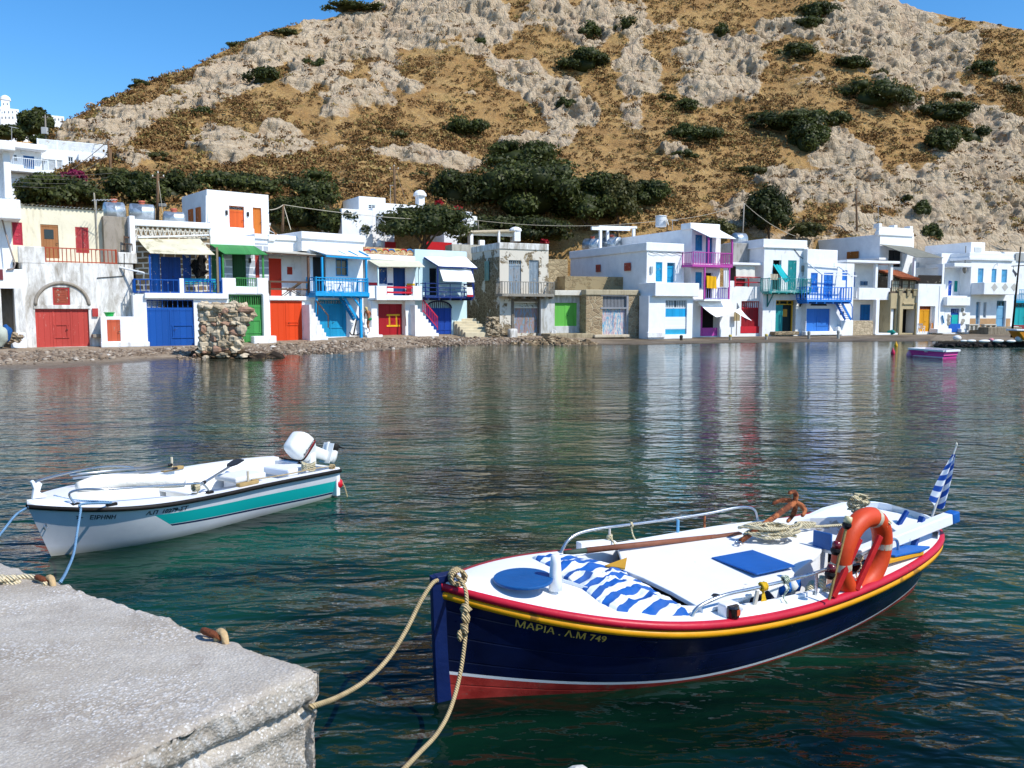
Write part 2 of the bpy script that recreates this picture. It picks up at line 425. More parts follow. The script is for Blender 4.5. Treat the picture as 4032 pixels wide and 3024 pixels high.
disp_r=.4+block*.7+(w3-.4)*2.2+(w1-.4)*(1.3+1.1*pitzone)+(w2-.4)*.8+flute*(.25+.6*pitzone)+beds*1.25+fine*.7-pits*.6
disp_g=fbm(Xh/5,Yh/7,Zh/5,o=4,s=90)*.9+fine*.45
amp=sstep(0,.1,s)[:,None]*(1-.55*sstep(.9,1.,s)[:,None])
d=(big*.7+disp_g+rock*(disp_r-.2))*amp
Yh2=Yh-d*.72;Zh2=Zh+d*.55
fd=np.interp(cols,_DX,_DY)+10;fz=np.interp(cols,_DX,_GZ)
NF=18;q=np.linspace(-.6,1,NF)[:-1,None]
Yf=fd+(Yh2[0]-fd)*q;Zf=fz-.3+(Zh2[0]-fz+.3)*np.maximum(q,0)**4
Xf=np.broadcast_to((cols-2016)[None]/FPX,Yf.shape)*Yf
V=np.stack([np.concatenate([Xf,Xh]),np.concatenate([Yf,Yh2]),np.concatenate([Zf,Zh2])],-1)
z0=np.zeros((NF-1,len(cols)))
HILL=V[NF-1:];HROCK=rock
t=NT('hillside');rk=t.attr('rock');pt_=t.attr('pit')
n1=t.noise(.22,6,.65);n2=t.noise(1.7,6,.7);n3=t.noise(5.5,5,.7)
gr=t.mix(t.ramp(n1,[(.38,0.),(.62,1.)]),(.43,.245,.09),(.56,.365,.145))
gr=t.mix(t.ramp(n2,[(.42,0.),(.6,.65)]),gr,(.31,.185,.08))
gr=t.mix(t.ramp(n3,[(.53,0.),(.66,.8)]),gr,(.13,.072,.032))
gr=t.mix(t.ramp(t.noise(.5,5,.6),[(.6,0.),(.75,.6)]),gr,(.185,.165,.045))
gr=t.mix(t.ramp(t.noise(2.6,6,.7),[(.6,0.),(.68,.75)]),gr,(.56,.46,.32))
bed=t.noise(1.3,5,.65,co=t.co((.12,.12,1.5)),dist=.8)
rc=t.mix(t.ramp(bed,[(.35,0.),(.65,1.)]),(.48,.37,.245),(.66,.535,.375))
rc=t.mix(t.ramp(t.noise(2.3,7,.7),[(.5,0.),(.72,.7)]),rc,(.72,.62,.48))
rc=t.mix(t.ramp(t.noise(.35,4,.6),[(.5,0.),(.7,.6)]),rc,(.50,.35,.235))
rc=t.mix(t.ramp(t.noise(3.2,6,.75),[(.62,0.),(.7,.8)]),rc,(.21,.125,.06))
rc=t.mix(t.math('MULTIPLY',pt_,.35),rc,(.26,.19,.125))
ck=t.voro(.85,t.co((1,1,.55)),'DISTANCE_TO_EDGE');wk=t.noise(1.1,5,.7)
rc=t.mix(t.math('MULTIPLY',t.ramp(ck,[(.0,1.),(.035,0.)]),t.ramp(wk,[(.45,0.),(.6,.75)])),rc,(.17,.11,.065))
rc=t.mix(t.ramp(t.noise(2.,6,.75,co=t.co((.25,.25,2.6)),dist=.5),[(.56,0.),(.66,.5)]),rc,(.33,.235,.15))
c=t.mix(t.ramp(t.math('ADD',rk,t.math('ADD',t.math('MULTIPLY',t.math('SUBTRACT',n3,.5),1.1),t.math('MULTIPLY',t.math('SUBTRACT',n2,.5),1.3))),[(.35,0.),(.6,1.)]),gr,rc)
hb_=t.math('ADD',t.math('MULTIPLY',t.math('MINIMUM',ck,.12),t.math('MULTIPLY',rk,3.)),t.math('ADD',t.math('MULTIPLY',t.noise(2.2,8,.72),1.),t.math('MULTIPLY',t.noise(9,4,.7),.35)))
t.bump(hb_,1.,.5)
hill_mat=t.done(c,.95,0,.1)
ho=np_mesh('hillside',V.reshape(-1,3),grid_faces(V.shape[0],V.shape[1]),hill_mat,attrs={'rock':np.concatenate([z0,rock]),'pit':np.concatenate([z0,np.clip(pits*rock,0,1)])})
tag(ho,'steep dry hillside of pale eroded rock and golden scrub',None,kind='structure')
def hill_at(px,py):
 j=int(np.argmin(np.abs(cols-px)));col=PYg[:NS,j]
 i=int(np.argmin(np.abs(col-py)))
 return Vector(HILL[i,j])
fx=np.linspace(-1200,900,120);fs=np.linspace(0,1,40)
fyc=np.interp(fx,[-1200,-200,0,120,230,300,420,900],[330,420,455,470,500,560,660,860])
FX,FS=np.meshgrid(fx,fs);FPY=900+(fyc[None]-900)*FS
FY=150+130*FS+fbm(FX/60,FS*6,o=4,s=5)*5
FZ=EYE+elev(FX,FPY)*FY+fbm(FX/30,FS*9,o=4,s=6)*.8
FXX=(FX-2016)/FPX*FY
FXX=np.concatenate([FXX,FXX[-1:]*1.1]);FY=np.concatenate([FY,FY[-1:]+80]);FZ=np.concatenate([FZ,FZ[-1:]-40])
fh=np_mesh('far_hill',np.stack([FXX,FY,FZ],-1).reshape(-1,3),grid_faces(41,120),hill_mat)
tag(fh,'distant scrubby hill under the white hilltop village',None,kind='structure')
WX=[-900,0,360,580,800,1085,1356,1446,1718,1990,2300,2500,2850,3300,3600,3840,4032,5000]
WY=[33,35.6,38.8,42.2,44.5,48.5,50.5,52.4,60,63.3,61.5,62.5,66,69,70,73,75,86]
bc=np.arange(-900,5000,11.)
bs_=np.concatenate([np.linspace(-.35,0,8)[:-1],np.linspace(0,1,60),[1.25]])
wy_=np.interp(bc,WX,WY);dy_=np.interp(bc,_DX,_DY);gz_=np.interp(bc,_DX,_GZ)
stony=1-sstep(2250,2500,bc)
BS=bs_[:,None];BYg=wy_+(dy_-wy_)*BS
prof_beach=np.interp(bs_,[-.35,0,.06,.35,.55,1,1.3],[-.5,-.03,.06,.40,.62,1,1.])[:,None]*gz_
prof_slab=np.interp(bs_,[-.35,-.01,.03,.5,.75,1,1.3],[-.7,-.45,.07,.10,.2,.24,.24])[:,None]+0*gz_
BZ=prof_beach*stony+prof_slab*(1-stony)
BXg=(bc-2016)/FPX*BYg
BYg=BYg+fbm(BXg/2.2,BYg*0+1,o=3,s=4)*1.1*sstep(1.,.3,BS)*(.25+.75*stony)
BZ=BZ+(fbm(BXg/.8,BYg/.8,o=4,s=12)*.07*sstep(1.0,.8,BS))*(.2+.8*stony)
t=NT('beach');g2=t.new('ShaderNodeNewGeometry');sz=t.new('ShaderNodeSeparateXYZ');t.L(g2.outputs['Position'],sz.inputs[0])
st=t.attr('stony')
a=t.mix(t.ramp(t.noise(1.2,6,.65),[(.35,0.),(.65,1.)]),(.20,.145,.095),(.30,.225,.15))
a=t.mix(t.ramp(t.voro(6,None,'F1','Color'),[(.45,0.),(.9,.5)]),a,(.42,.36,.28))
b=t.mix(t.ramp(t.noise(1.1,6,.7,co=t.co((.3,1,1))),[(.4,0.),(.62,1.)]),(.07,.05,.03),(.25,.20,.14))
c=t.mix(st,b,a)
wet=t.ramp(sz.outputs[2],[(.02,1.),(.13,0.)])
c=t.mix(t.math('MULTIPLY',wet,.75),c,(.055,.04,.025))
t.bump(t.noise(6,6,.7),.7,.08)
bmat=t.done(c,t.math('SUBTRACT',.9,t.math('MULTIPLY',wet,.55)),0,.3)
bo=np_mesh('beach',np.stack([BXg,BYg,BZ],-1).reshape(-1,3),grid_faces(len(bs_),len(bc)),bmat,attrs={'stony':np.broadcast_to(stony,BXg.shape)})
tag(bo,'narrow brown pebble beach and wet concrete edge under the boathouses',None,kind='structure')
npz=7000;rg=np.random.default_rng(5)
base=MB();base.blob((0,0,0),(1,1,1),3,6,.2);BV=np.array(base.v);BF=np.array([f for f in base.f])
px_=np.concatenate([rg.uniform(-40,2250,npz)]);sx_=np.clip(rg.normal(.30,.17,npz),-.02,.93)
left=px_<700;sx_[left]=np.clip(rg.normal(.48,.10,left.sum()),.1,.95)
yy=np.interp(px_,WX,WY);yy=yy+(np.interp(px_,_DX,_DY)-yy)*sx_
zz=np.interp(px_,_DX,_GZ)*np.interp(sx_,[-.35,0,.06,.35,.55,1],[-.5,-.03,.06,.40,.62,1])
xx=(px_-2016)/FPX*yy;sc=rg.gamma(2.6,.022,npz)+.025
ang=rg.uniform(0,6.28,npz);ca,sa=np.cos(ang),np.sin(ang)
sc3=np.stack([sc,sc*rg.uniform(.6,1,npz),sc*rg.uniform(.35,.75,npz)],-1)
P_=BV[None]*sc3[:,None];P_=np.stack([P_[...,0]*ca[:,None]-P_[...,1]*sa[:,None],P_[...,0]*sa[:,None]+P_[...,1]*ca[:,None],P_[...,2]],-1)
P_=P_+np.stack([xx,yy,zz+sc*.15],-1)[:,None]
t=NT('pebble');a=t.attr('tone')
c=t.ramp(a,[(0,(.09,.06,.04)),(.35,(.20,.145,.10)),(.6,(.27,.21,.155)),(.85,(.40,.34,.27)),(1,(.66,.62,.56))]);t.bump(t.noise(20,3),.3,.02)
pm=t.done(c,.75,0,.3)
po=np_mesh('beach_pebbles',P_.reshape(-1,3),(BF[None]+(np.arange(npz)*len(BV))[:,None,None]).reshape(-1,4),pm,smooth=False,attrs={'tone':np.repeat(rg.beta(1.6,2.2,npz),len(BV))})
tag(po,'brown and grey pebbles scattered along the beach',None,kind='stuff')
def leaf_cloud(c,rad,n,size,seed,clumps=26,flat=0,low=-.55):
 0
 q=np.random.default_rng(seed);c=np.array(c,float);rad=np.array(rad,float)
 d=q.normal(size=(clumps,3));d/=np.linalg.norm(d,axis=1)[:,None];d[:,2]=np.where(d[:,2]<low,-d[:,2],d[:,2])
 cc=d*q.uniform(.45,.88,clumps)[:,None]**.6;cr=q.uniform(.26,.46,clumps)
 k=q.integers(0,clumps,n);u=q.normal(size=(n,3));u/=np.linalg.norm(u,axis=1)[:,None]
 p=cc[k]+u*(cr[k]*q.uniform(.55,1.08,n)**.5)[:,None]
 p=p*rad+c
 nrm=u+q.normal(size=(n,3))*.55+np.array([0,-.1,.35]);nrm/=np.linalg.norm(nrm,axis=1)[:,None]
 a=np.cross(nrm,q.normal(size=(n,3)));a/=np.linalg.norm(a,axis=1)[:,None]+1e-9;b=np.cross(nrm,a)
 sz=size*q.uniform(.6,1.4,n)[:,None]
 a*=sz;b*=sz*.55
 vs=np.stack([p-a,p-b*.9+a*.1,p+a,p+b],1).reshape(-1,3)
 tone=np.clip(q.uniform(.0,.75,clumps)[k]*.55+q.uniform(0,.6,n)**1.5,0,1)
 return vs,np.arange(4*n).reshape(-1,4),np.repeat(tone,4),cc*rad+c,cr
def core_blobs(cc,cr,rad,seed,shrink=.6):
 m=MB()
 for i,(p,r)in enumerate(zip(cc,cr)):
  m.blob(p,(rad[0]*r*shrink,rad[1]*r*shrink,rad[2]*r*shrink),seed+i,8,.22)
 return np.array(m.v),np.array(m.f)
def crown(name,parent,c,rad,n,size,seed,mat,clumps=26,core=.72,low=-.55):
 vs,fs,tn,cc,cr=leaf_cloud(c,rad,n,size,seed,clumps,low=low)
 if core:
  v2,f2=core_blobs(cc,cr,rad,seed,core*.82)
  m=MB();m.blob(c,tuple(r*.55 for r in rad),seed+99,10,.15)
  v3,f3=np.array(m.v),np.array(m.f)
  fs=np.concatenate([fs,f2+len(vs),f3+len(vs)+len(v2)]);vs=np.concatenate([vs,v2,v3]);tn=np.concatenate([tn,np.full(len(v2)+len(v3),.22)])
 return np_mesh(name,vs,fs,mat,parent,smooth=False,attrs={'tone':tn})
BARK=paint('#5a4a3a',.9,.3,4,bump=.6)
G_DARK=foliage((.014,.022,.004),(.14,.165,.034));G_DEEP=foliage((.012,.018,.004),(.105,.125,.026),'d')
G_OLIVE=foliage((.04,.045,.010),(.155,.145,.035),'o');G_MID=foliage((.02,.03,.006),(.165,.185,.042),'m')
G_GREY=foliage((.012,.018,.010),(.075,.085,.05),'g')
REG={1:(0,700,700/1548),2:(450,700,700/1548),3:(950,700,700/1548),4:(1300,700,700/1548),5:(1750,750,700/1659),6:(2350,800,650/1659),7:(2850,800,650/1659),8:(3382,800,650/1659),9:(0,300,1000/2212),0:(0,0,1)}
WHITE=whitewash();WHITE2=whitewash('#e9ebee','#9b948a',.55,.8);OLDWHITE=whitewash('#e9e8e4','#8f877a',1.0,.5)
CREAM=whitewash('#e6dfc6','#b0a68e',.5,.6);CLEAN=whitewash('#eef0f2','#aca79d',.27,.55)
PALEBLUE=whitewash('#c9e4ea','#a9b4b4',.2,.7);TAN=whitewash('#b9a985','#85775c',.5,.8);GREYWALL=whitewash('#9d9488','#77705f',.8,.6)
DARK=paint('#0b0b0c',.9,.1,bump=0);ROOFGREY=paint('#b9b6ae',.9,.2,1)
BLUE='#0b4fa0';NAVY='#12356f';SKYB='#1583bd';RED='#a31523';ORED='#c93a17';GREEN='#3f8a44';BRGREEN='#62b549';TURQ='#1490bd'
TEAL='#127f84';PINK='#b5459a';BROWN='#5c4434';OCHRE='#c98a12';ORANGE='#bd6620';RUST='#a8492f';SHUT='#4f9cc0';GREYWOOD='#8d8a82'
GLASS=glass_dark();IRON=paint('#2a2624',.6,.3,5,bump=.3)
def P(c,**k):return paint(c,**k)
import copy
class House:
 def __init__(s,name,label,reg,pxl,pxr,d,a=28,zg=None,cat='house',group=None):
  0
  s.r=REG[reg];pxl,pxr=s.r[0]+pxl*s.r[2],s.r[0]+pxr*s.r[2];s.a=R(a);s.u=Vector((math.cos(s.a),math.sin(s.a),0));s.n=Vector((math.sin(s.a),-math.cos(s.a),0))
  mid=(pxl+pxr)/2
  s.o=Vector(((mid-2016)/FPX*d*1.0,d,0));s.holes=[];s.zg=GZ(mid)if zg is None else zg
  s.ul=s.uz0(pxl,1222)[0];s.ur=s.uz0(pxr,1222)[0]
  s.root=empty(name,(s.o.x,s.o.y,s.zg),label,cat,group)
 def side(s,u,w=0):
  0
  c=copy.copy(s);c.o=s.p(u,w,0);c.u,c.n=s.n,-s.u;c.holes=[];return c
 def uz0(s,px,py,w=0):
  r=ray(px,py);o=s.o+s.n*w-Vector((0,0,EYE))
  t=o.dot(s.n)/r.dot(s.n);p=r*t+Vector((0,0,EYE))-s.o
  return p.dot(s.u),p.z
 def uz(s,x,y,w=0):return s.uz0(s.r[0]+x*s.r[2],s.r[1]+y*s.r[2],w)
 def p(s,u,w,z):return s.o+s.u*u+s.n*w+Vector((0,0,z))
 def pp(s,x,y,w=0):
  u,z=s.uz(x,y,w);return s.p(u,w,z)
 def rect(s,r,w=0):
  x0,y0,x1,y1=r;ym,xm=(y0+y1)/2,(x0+x1)/2
  return s.uz(x0,ym,w)[0],s.uz(x1,ym,w)[0],s.uz(xm,y1,w)[1],s.uz(xm,y0,w)[1]
 def box(s,m,u0,u1,w0,w1,z0,z1,mi=0):m.par(s.p(u0,w1,z0),s.u*(u1-u0),s.n*(w0-w1),Vector((0,0,z1-z0)),mi)
 def rbox(s,m,r,w0,w1,mi=0):
  u0,u1,z0,z1=s.rect(r,max(w0,w1));s.box(m,u0,u1,min(w0,w1),max(w0,w1),z0,z1,mi)
 def wall(s,R_,mat,depth=5.,w=0,holes=None,name='wall',parapet=.28,bevel=.06,base=None,parent=None,thick=.3,label=None,raw=False):
  0
  u0,u1,z0,z1=R_ if raw else s.rect(R_,w)
  if base is not None:z0=base
  hs=[h for h in(s.holes if holes is None else holes)]
  if holes is None:s.holes=[]
  m=MB();us={u0,u1};zs={z0,z1};cl=[]
  for(a,b,c,e,dep)in hs:
   a,b,c,e=max(a,u0+.02),min(b,u1-.02),max(c,z0),min(e,z1-.02)
   if b-a<.05 or e-c<.05:continue
   cl.append((a,b,c,e,dep));us|={a,b};zs|={c,e}
  us,zs=sorted(us),sorted(zs)
  for i in range(len(us)-1):
   for j in range(len(zs)-1):
    um,zm=(us[i]+us[i+1])/2,(zs[j]+zs[j+1])/2
    if any(a<um<b and c<zm<e for a,b,c,e,_ in cl):continue
    m.add([s.p(us[i],w,zs[j]),s.p(us[i+1],w,zs[j]),s.p(us[i+1],w,zs[j+1]),s.p(us[i],w,zs[j+1])],[(0,1,2,3)])
  for a,b,c,e,dp in cl:
   A=[s.p(a,w,c),s.p(b,w,c),s.p(b,w,e),s.p(a,w,e)];B=[q-s.n*dp for q in A]
   for i in range(4):
    k=(i+1)%4
    if i==0 and c<=z0+1e-4:continue
    m.add([A[i],A[k],B[k],B[i]],[(0,1,2,3)])
   m.add(B,[(0,1,2,3)])
  wb=w-depth;zr=z1-parapet;q=lambda a,b,c:s.p(a,b,c)
  m.add([q(u0,w,z0),q(u0,w,z1),q(u0,wb,z1),q(u0,wb,z0)],[(0,1,2,3)])
  m.add([q(u1,w,z0),q(u1,w,z1),q(u1,wb,z1),q(u1,wb,z0)],[(3,2,1,0)])
  m.add([q(u0,wb,z0),q(u0,wb,z1),q(u1,wb,z1),q(u1,wb,z0)],[(0,1,2,3)])
  th=thick
  O=[q(u0,w,z1),q(u1,w,z1),q(u1,wb,z1),q(u0,wb,z1)]
  I=[q(u0+th,w-th,z1),q(u1-th,w-th,z1),q(u1-th,wb+th,z1),q(u0+th,wb+th,z1)]
  D_=[v-Vector((0,0,parapet))for v in I]
  for i in range(4):
   k=(i+1)%4
   m.add([O[i],O[k],I[k],I[i]],[(0,1,2,3)]);m.add([I[i],I[k],D_[k],D_[i]],[(0,1,2,3)])
  m.add(D_,[(0,1,2,3)])
  o=m.build(name,mat,parent or s.root,bevel=0)
  mm=o.modifiers.new('weld','WELD');mm.merge_threshold=.001
  if bevel:
   b=o.modifiers.new('bevel','BEVEL');b.width=bevel;b.segments=2;b.limit_method='ANGLE';b.angle_limit=R(40)
  if label:o['label']=label
  return o
 def slab(s,r,w0,w1,mat,name='balcony',bevel=.03,parent=None):
  m=MB();s.rbox(m,r,w0,w1);return m.build(name,mat,parent or s.root,bevel=bevel)
 def hole(s,r,dep=.22,w=0):
  u0,u1,z0,z1=s.rect(r,w);s.holes.append((u0,u1,z0,z1,dep));return u0,u1,z0,z1
 def door(s,r,col,transom=0,bars=7,leaves=2,wicket=None,frame=None,dep=.22,w=0,alt=None,wear=.1,panel=0,name='door',wearcol='#9a8f80',width=.16,hole=True,barcol=None,sillz=None,label=None,tmat=None):
  u0,u1,z0,z1=s.rect(r,w)
  if hole:s.holes.append((u0,u1,z0,z1,dep))
  f=w-dep+.03;m=MB();zt=z1-(z1-z0)*transom
  s.box(m,u0,u1,f-.02,f+.04,z0,zt)
  for k in range(1,leaves):
   x=u0+(u1-u0)*k/leaves;s.box(m,x-.05,x+.05,f+.04,f+.065,z0,zt)
  s.box(m,u0,u1,f+.04,f+.06,zt-.12,zt)
  if wicket:
   a,b,c,e=s.rect(wicket,w)
   for(x0,x1,y0,y1)in((a-.09,b+.09,e,e+.08),(a-.09,b+.09,c-.08,c),(a-.04,a+.04,c,e),(b-.04,b+.04,c,e)):
    s.box(m,x0,x1,f+.04,f+.085,y0,y1)
  if panel:
   nl=max(1,leaves)
   for k in range(nl):
    a=u0+(u1-u0)*k/nl+.1;b=u0+(u1-u0)*(k+1)/nl-.1
    for j in range(panel):
     c=z0+(zt-z0)*j/panel+.1;e=z0+(zt-z0)*(j+1)/panel-.08
     for(x0,x1,y0,y1)in((a,b,e-.05,e),(a,b,c,c+.05),(a,a+.05,c+.05,e-.05),(b-.05,b,c+.05,e-.05)):
      s.box(m,x0,x1,f+.04,f+.07,y0,y1)
  pm_=planks(col,alt,width,wear=wear,wearcol=wearcol)
  d=m.build(name,pm_,s.root)
  if label:d['label']=label
  h=MB();hx=u0+(u1-u0)*(.56 if leaves>1 else .85);hz=z0+(zt-z0)*.45
  h.tube([s.p(hx,f+.07,hz),s.p(hx,f+.13,hz),s.p(hx+.1,f+.13,hz)],.018,5)
  h.build('handle',IRON,d)
  if transom:
   q=MB();bc=P(barcol or col,wear=wear)
   s.box(q,u0,u1,f+.0,f+.06,zt,zt+.07,0);s.box(q,u0,u1,f,f+.06,z1-.06,z1,0)
   for k in range(bars+1):
    x=u0+.02+(u1-u0-.04)*k/bars;wd=.03 if k%max(1,bars//3)else .055
    s.box(q,x-wd/2,x+wd/2,f,f+.05,zt+.07,z1-.06,0)
   s.box(q,u0,u1,f-.06,f-.03,zt,z1,1)
   q.build('transom',[bc,tmat or DARK],d)
  return d
 def window(s,r,col,kind='shutter',leaves=2,dep=.2,w=0,fcol=None,hole=True,open_=0,label=None):
  u0,u1,z0,z1=s.rect(r,w)
  if hole:s.holes.append((u0,u1,z0,z1,dep))
  f=w-dep+.03;fm=P(fcol or col,wear=.15);m=MB();fw=min(.09,(u1-u0)*.12)
  for(x0,x1,y0,y1)in((u0,u1,z1-fw,z1),(u0,u1,z0,z0+fw),(u0,u0+fw,z0+fw,z1-fw),(u1-fw,u1,z0+fw,z1-fw)):
   s.box(m,x0,x1,f-.03,f+.05,y0,y1)
  o=m.build('window',fm,s.root)
  if label:o['label']=label
  a,b,c,e=u0+fw,u1-fw,z0+fw,z1-fw
  if kind=='glass':
   g=MB();s.box(g,a,b,f-.02,f,c,e);g.build('pane',GLASS,o)
   b_=MB()
   for k in range(1,leaves):
    x=a+(b-a)*k/leaves;s.box(b_,x-.02,x+.02,f,f+.03,c,e)
   s.box(b_,a,b,f+.002,f+.028,(c+e)/2-.02,(c+e)/2+.02);b_.build('glazing_bar',fm,o)
  elif kind=='grid':
   g=MB();s.box(g,a,b,f-.02,f,c,e);g.build('pane',P('#c9c2a8',rough=.4),o)
   b_=MB()
   for k in range(1,leaves+1):
    x=a+(b-a)*k/(leaves+1);s.box(b_,x-.02,x+.02,f,f+.03,c,e)
   for k in range(1,3):s.box(b_,a,b,f+.002,f+.026,c+(e-c)*k/3-.02,c+(e-c)*k/3+.02)
   b_.build('glazing_bar',fm,o)
  else:
   for k in range(leaves):
    g=MB();x0=a+(b-a)*k/leaves+.008;x1=a+(b-a)*(k+1)/leaves-.008
    s.box(g,x0,x1,f-.02,f+.015,c,e)
    n=max(2,int((e-c)/.13))if kind=='louvre' else 3
    if kind=='louvre':
     for j in range(n):zz=c+(e-c)*(j+.5)/n;g.bar(s.p(x0+.05,f+.02,zz),s.p(x1-.05,f+.02,zz),.03,.07)
    else:
     for j in range(n):
      c0=c+(e-c)*j/n+.05;c1=c+(e-c)*(j+1)/n-.05
      for(p0,p1,y0,y1)in((x0+.05,x1-.05,c1-.04,c1),(x0+.05,x1-.05,c0,c0+.04),(x0+.05,x0+.09,c0+.04,c1-.04),(x1-.09,x1-.05,c0+.04,c1-.04)):
       s.box(g,p0,p1,f+.015,f+.035,y0,y1)
    g.build('shutter',P(col,wear=.2,var=.2,wscale=4),o)
  return o
 def railing(s,pts,h,col,n=12,name='railing',posts=True,rails=(1.,.08),bar=.035,parent=None,w=.05,mat=None):
  0
  m=MB();Q=[s.p(*p)for p in pts];tot=sum((b-a).length for a,b in zip(Q,Q[1:]))
  for a,b in zip(Q,Q[1:]):
   L=(b-a).length;k=max(1,round(n*L/tot))
   for r_ in rails:m.bar(a+Vector((0,0,h*r_)),b+Vector((0,0,h*r_)),w,w*1.2)
   for i in range(k+1):
    c=a+(b-a)*i/k;m.bar(c+Vector((0,0,.02)),c+Vector((0,0,h*max(rails)-.02)),bar,bar)
  if posts:
   for c in Q:m.bar(c,c+Vector((0,0,h*1.06)),w*1.7,w*1.7)
  return m.build(name,mat or P(col,wear=.12),parent or s.root)
 def sheet(s,a,b,c,d,mat,name='awning',thick=.05,sag=0,n=1,parent=None,smooth=False,wob=0,seed=1):
  0
  a,b,c,d=map(Vector,(a,b,c,d));N=10 if(sag or wob)else 1;rows=[];q=random.Random(seed)
  nv=(b-a).cross(d-a).normalized()
  if nv.z<0:nv=-nv
  for i in range(N+1):
   t=i/N;l=a.lerp(d,t);r_=b.lerp(c,t)
   rows.append([l.lerp(r_,j/N)-Vector((0,0,sag*4*t*(1-t)+sag*2*(j/N)*(1-j/N)))+nv*wob*(math.sin(9*j/N+3*t)+.6*math.sin(17*j/N-5*t+seed))for j in range(N+1)])
  m=MB();m.grid(rows);low=[[p-nv*thick for p in rw]for rw in rows];m.grid(low[::-1])
  for k in(0,-1):m.grid([rows[k],low[k]])
  m.grid([[rw[0]for rw in rows],[rw[0]for rw in low]]);m.grid([[rw[-1]for rw in rows],[rw[-1]for rw in low]])
  return m.build(name,mat,parent or s.root,smooth=smooth and N>1)
 def stairs(s,u0,u1,z0,z1,n,w0,w1,mat,name='stairs',down=1,bevel=.03):
  0
  m=MB()
  for i in range(n):
   za=z0+(z1-z0)*(i+1)/n
   a=u0+(u1-u0)*i/n;b=u0+(u1-u0)*(i+1)/n
   if down>0:a,b=u1-(b-u0),u1-(a-u0)
   s.box(m,a,b,w0,w1,z0-.3,za)
  return m.build(name,mat,s.root)
 def post(s,u,w,z0,z1,t,mat,name='post',parent=None):
  m=MB();s.box(m,u-t/2,u+t/2,w-t/2,w+t/2,z0,z1);return m.build(name,mat,parent or s.root)
 def lamp(s,x,y,w=0):
  u,z=s.uz(x,y,w);m=MB();s.box(m,u-.07,u+.07,w,w+.1,z-.16,z+.16);return m.build('wall_lamp',IRON,s.root)
def chimney_pot(m,c,w,h):
 c=Vector(c);m.cube(c+Vector((0,0,h/2)),(w,w,h));m.cube(c+Vector((0,0,h+.06)),(w*1.3,w*1.3,.12))
h=House('house','white rendered house with a heavy balcony block and a shadowed bay under it',1,-160,212,47.2,34)
m=MB()
h.rbox(m,(-300,960,20,1480),-2.2,0);h.rbox(m,(130,960,225,1440),-2.2,0);m.build('pillar',OLDWHITE,h.root,bevel=.05)
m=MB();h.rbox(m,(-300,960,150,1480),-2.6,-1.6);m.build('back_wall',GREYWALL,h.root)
m=MB();h.rbox(m,(95,1350,235,1490),-.1,.16);m.build('plinth',WHITE2,h.root,bevel=.06)
h.wall((-300,792,210,962),WHITE,6,0,name='balcony_wall',parapet=.1)
h.wall((-300,350,104,800),WHITE,4,-1.0,name='upper_wall')
m=MB();h.rbox(m,(-300,176,180,350),-5,.3);m.build('upper_balcony',WHITE,h.root,bevel=.05)
m=MB();h.rbox(m,(32,-260,96,180),-.9,-.2);h.rbox(m,(-300,-300,40,180),-2,-1.2);m.build('column',CLEAN,h.root,bevel=.05)
m=MB();h.rbox(m,(-300,-340,130,-255),-5,.3);m.build('roof',CLEAN,h.root,bevel=.05)
m=MB();h.rbox(m,(-60,795,26,888),0,.05);m.build('window',P('#6e2f36'),h.root)
m=MB();m.tube([h.pp(20,365,-.6),h.pp(45,470,-.5),h.pp(90,620,-.2),h.pp(132,752,.1),h.pp(118,792,.1),h.pp(60,797,.08)],.045,6);m.build('drain_pipe',P('#8d8078'),h.root)
h=House('house','cream house with red shutters above an arched boathouse with a faded red door',1,212,1172,49.6,36)
h.door((312,1143,778,1472),'#b5433a',0,leaves=3,wicket=(487,1285,590,1385),dep=.2,wear=.2,wearcol='#c98a80',width=.3,label='faded red boathouse door of three leaves with a small wicket')
h.window((460,955,608,1108),'#9c4a35','shutter',1,dep=.12,fcol='#a3322f')
h.wall((212,742,1172,1500),OLDWHITE,6,0,name='lower_wall',parapet=.05,base=-.2)
m=MB();h.rbox(m,(160,597,392,745),-.3,.02);m.build('parapet',OLDWHITE,h.root,bevel=.04)
m=MB();h.rbox(m,(1030,650,1192,745),-.3,.02);m.build('parapet',OLDWHITE,h.root,bevel=.04)
m=MB();uc,zc=h.uz(545,1110);ue=h.uz(308,1110)[0];zt=h.uz(545,915)[1]
m.tube([h.p(uc+(ue-uc)*math.cos(a),.015,zc+(zt-zc)*math.sin(a))for a in np.linspace(0,math.pi,24)],.1,6);m.build('arch',GREYWALL,h.root,smooth=True)
m=MB();h.rbox(m,(290,1108,790,1141),0,.05);m.build('lintel',OLDWHITE,h.root,bevel=.02)
m=MB();h.rbox(m,(805,1137,855,1208),0,.12);m.build('meter_box',P('#a83a36'),h.root)
W=-1.5
h.door((357,408,512,700),'#9a6840',0,leaves=1,dep=.12,w=W,wear=.2,label='brown door with a dark pane')
m=MB();h.rbox(m,(385,450,467,532),W-.08,W-.03);m.build('door_pane',GLASS,h.root)
h.window((658,430,773,655),'#a83a3c','shutter',2,dep=.1,w=W);h.window((108,388,196,586),'#b03045','shutter',1,dep=.1,w=W)
h.wall((100,262,908,745),CREAM,5,W,name='upper_wall',parapet=.05)
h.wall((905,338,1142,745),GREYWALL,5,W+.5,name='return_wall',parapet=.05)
m=MB();h.rbox(m,(1130,330,1180,660),-1.4,-.5);m.build('pilaster',WHITE,h.root,bevel=.04)
m=MB();u0,u1,z0,z1=h.rect((185,240,905,262),W);rows=[]
for wv in(W+.18,W-5):
 rows.append([h.p(u0+(u1-u0)*i/120,wv,z0+.05+.05*math.cos(i*1.05)+(.25 if wv<W-1 else 0))for i in range(121)])
m.grid(rows);m.build('roof',P('#c3bfae',vs=2,var=.2),h.root)
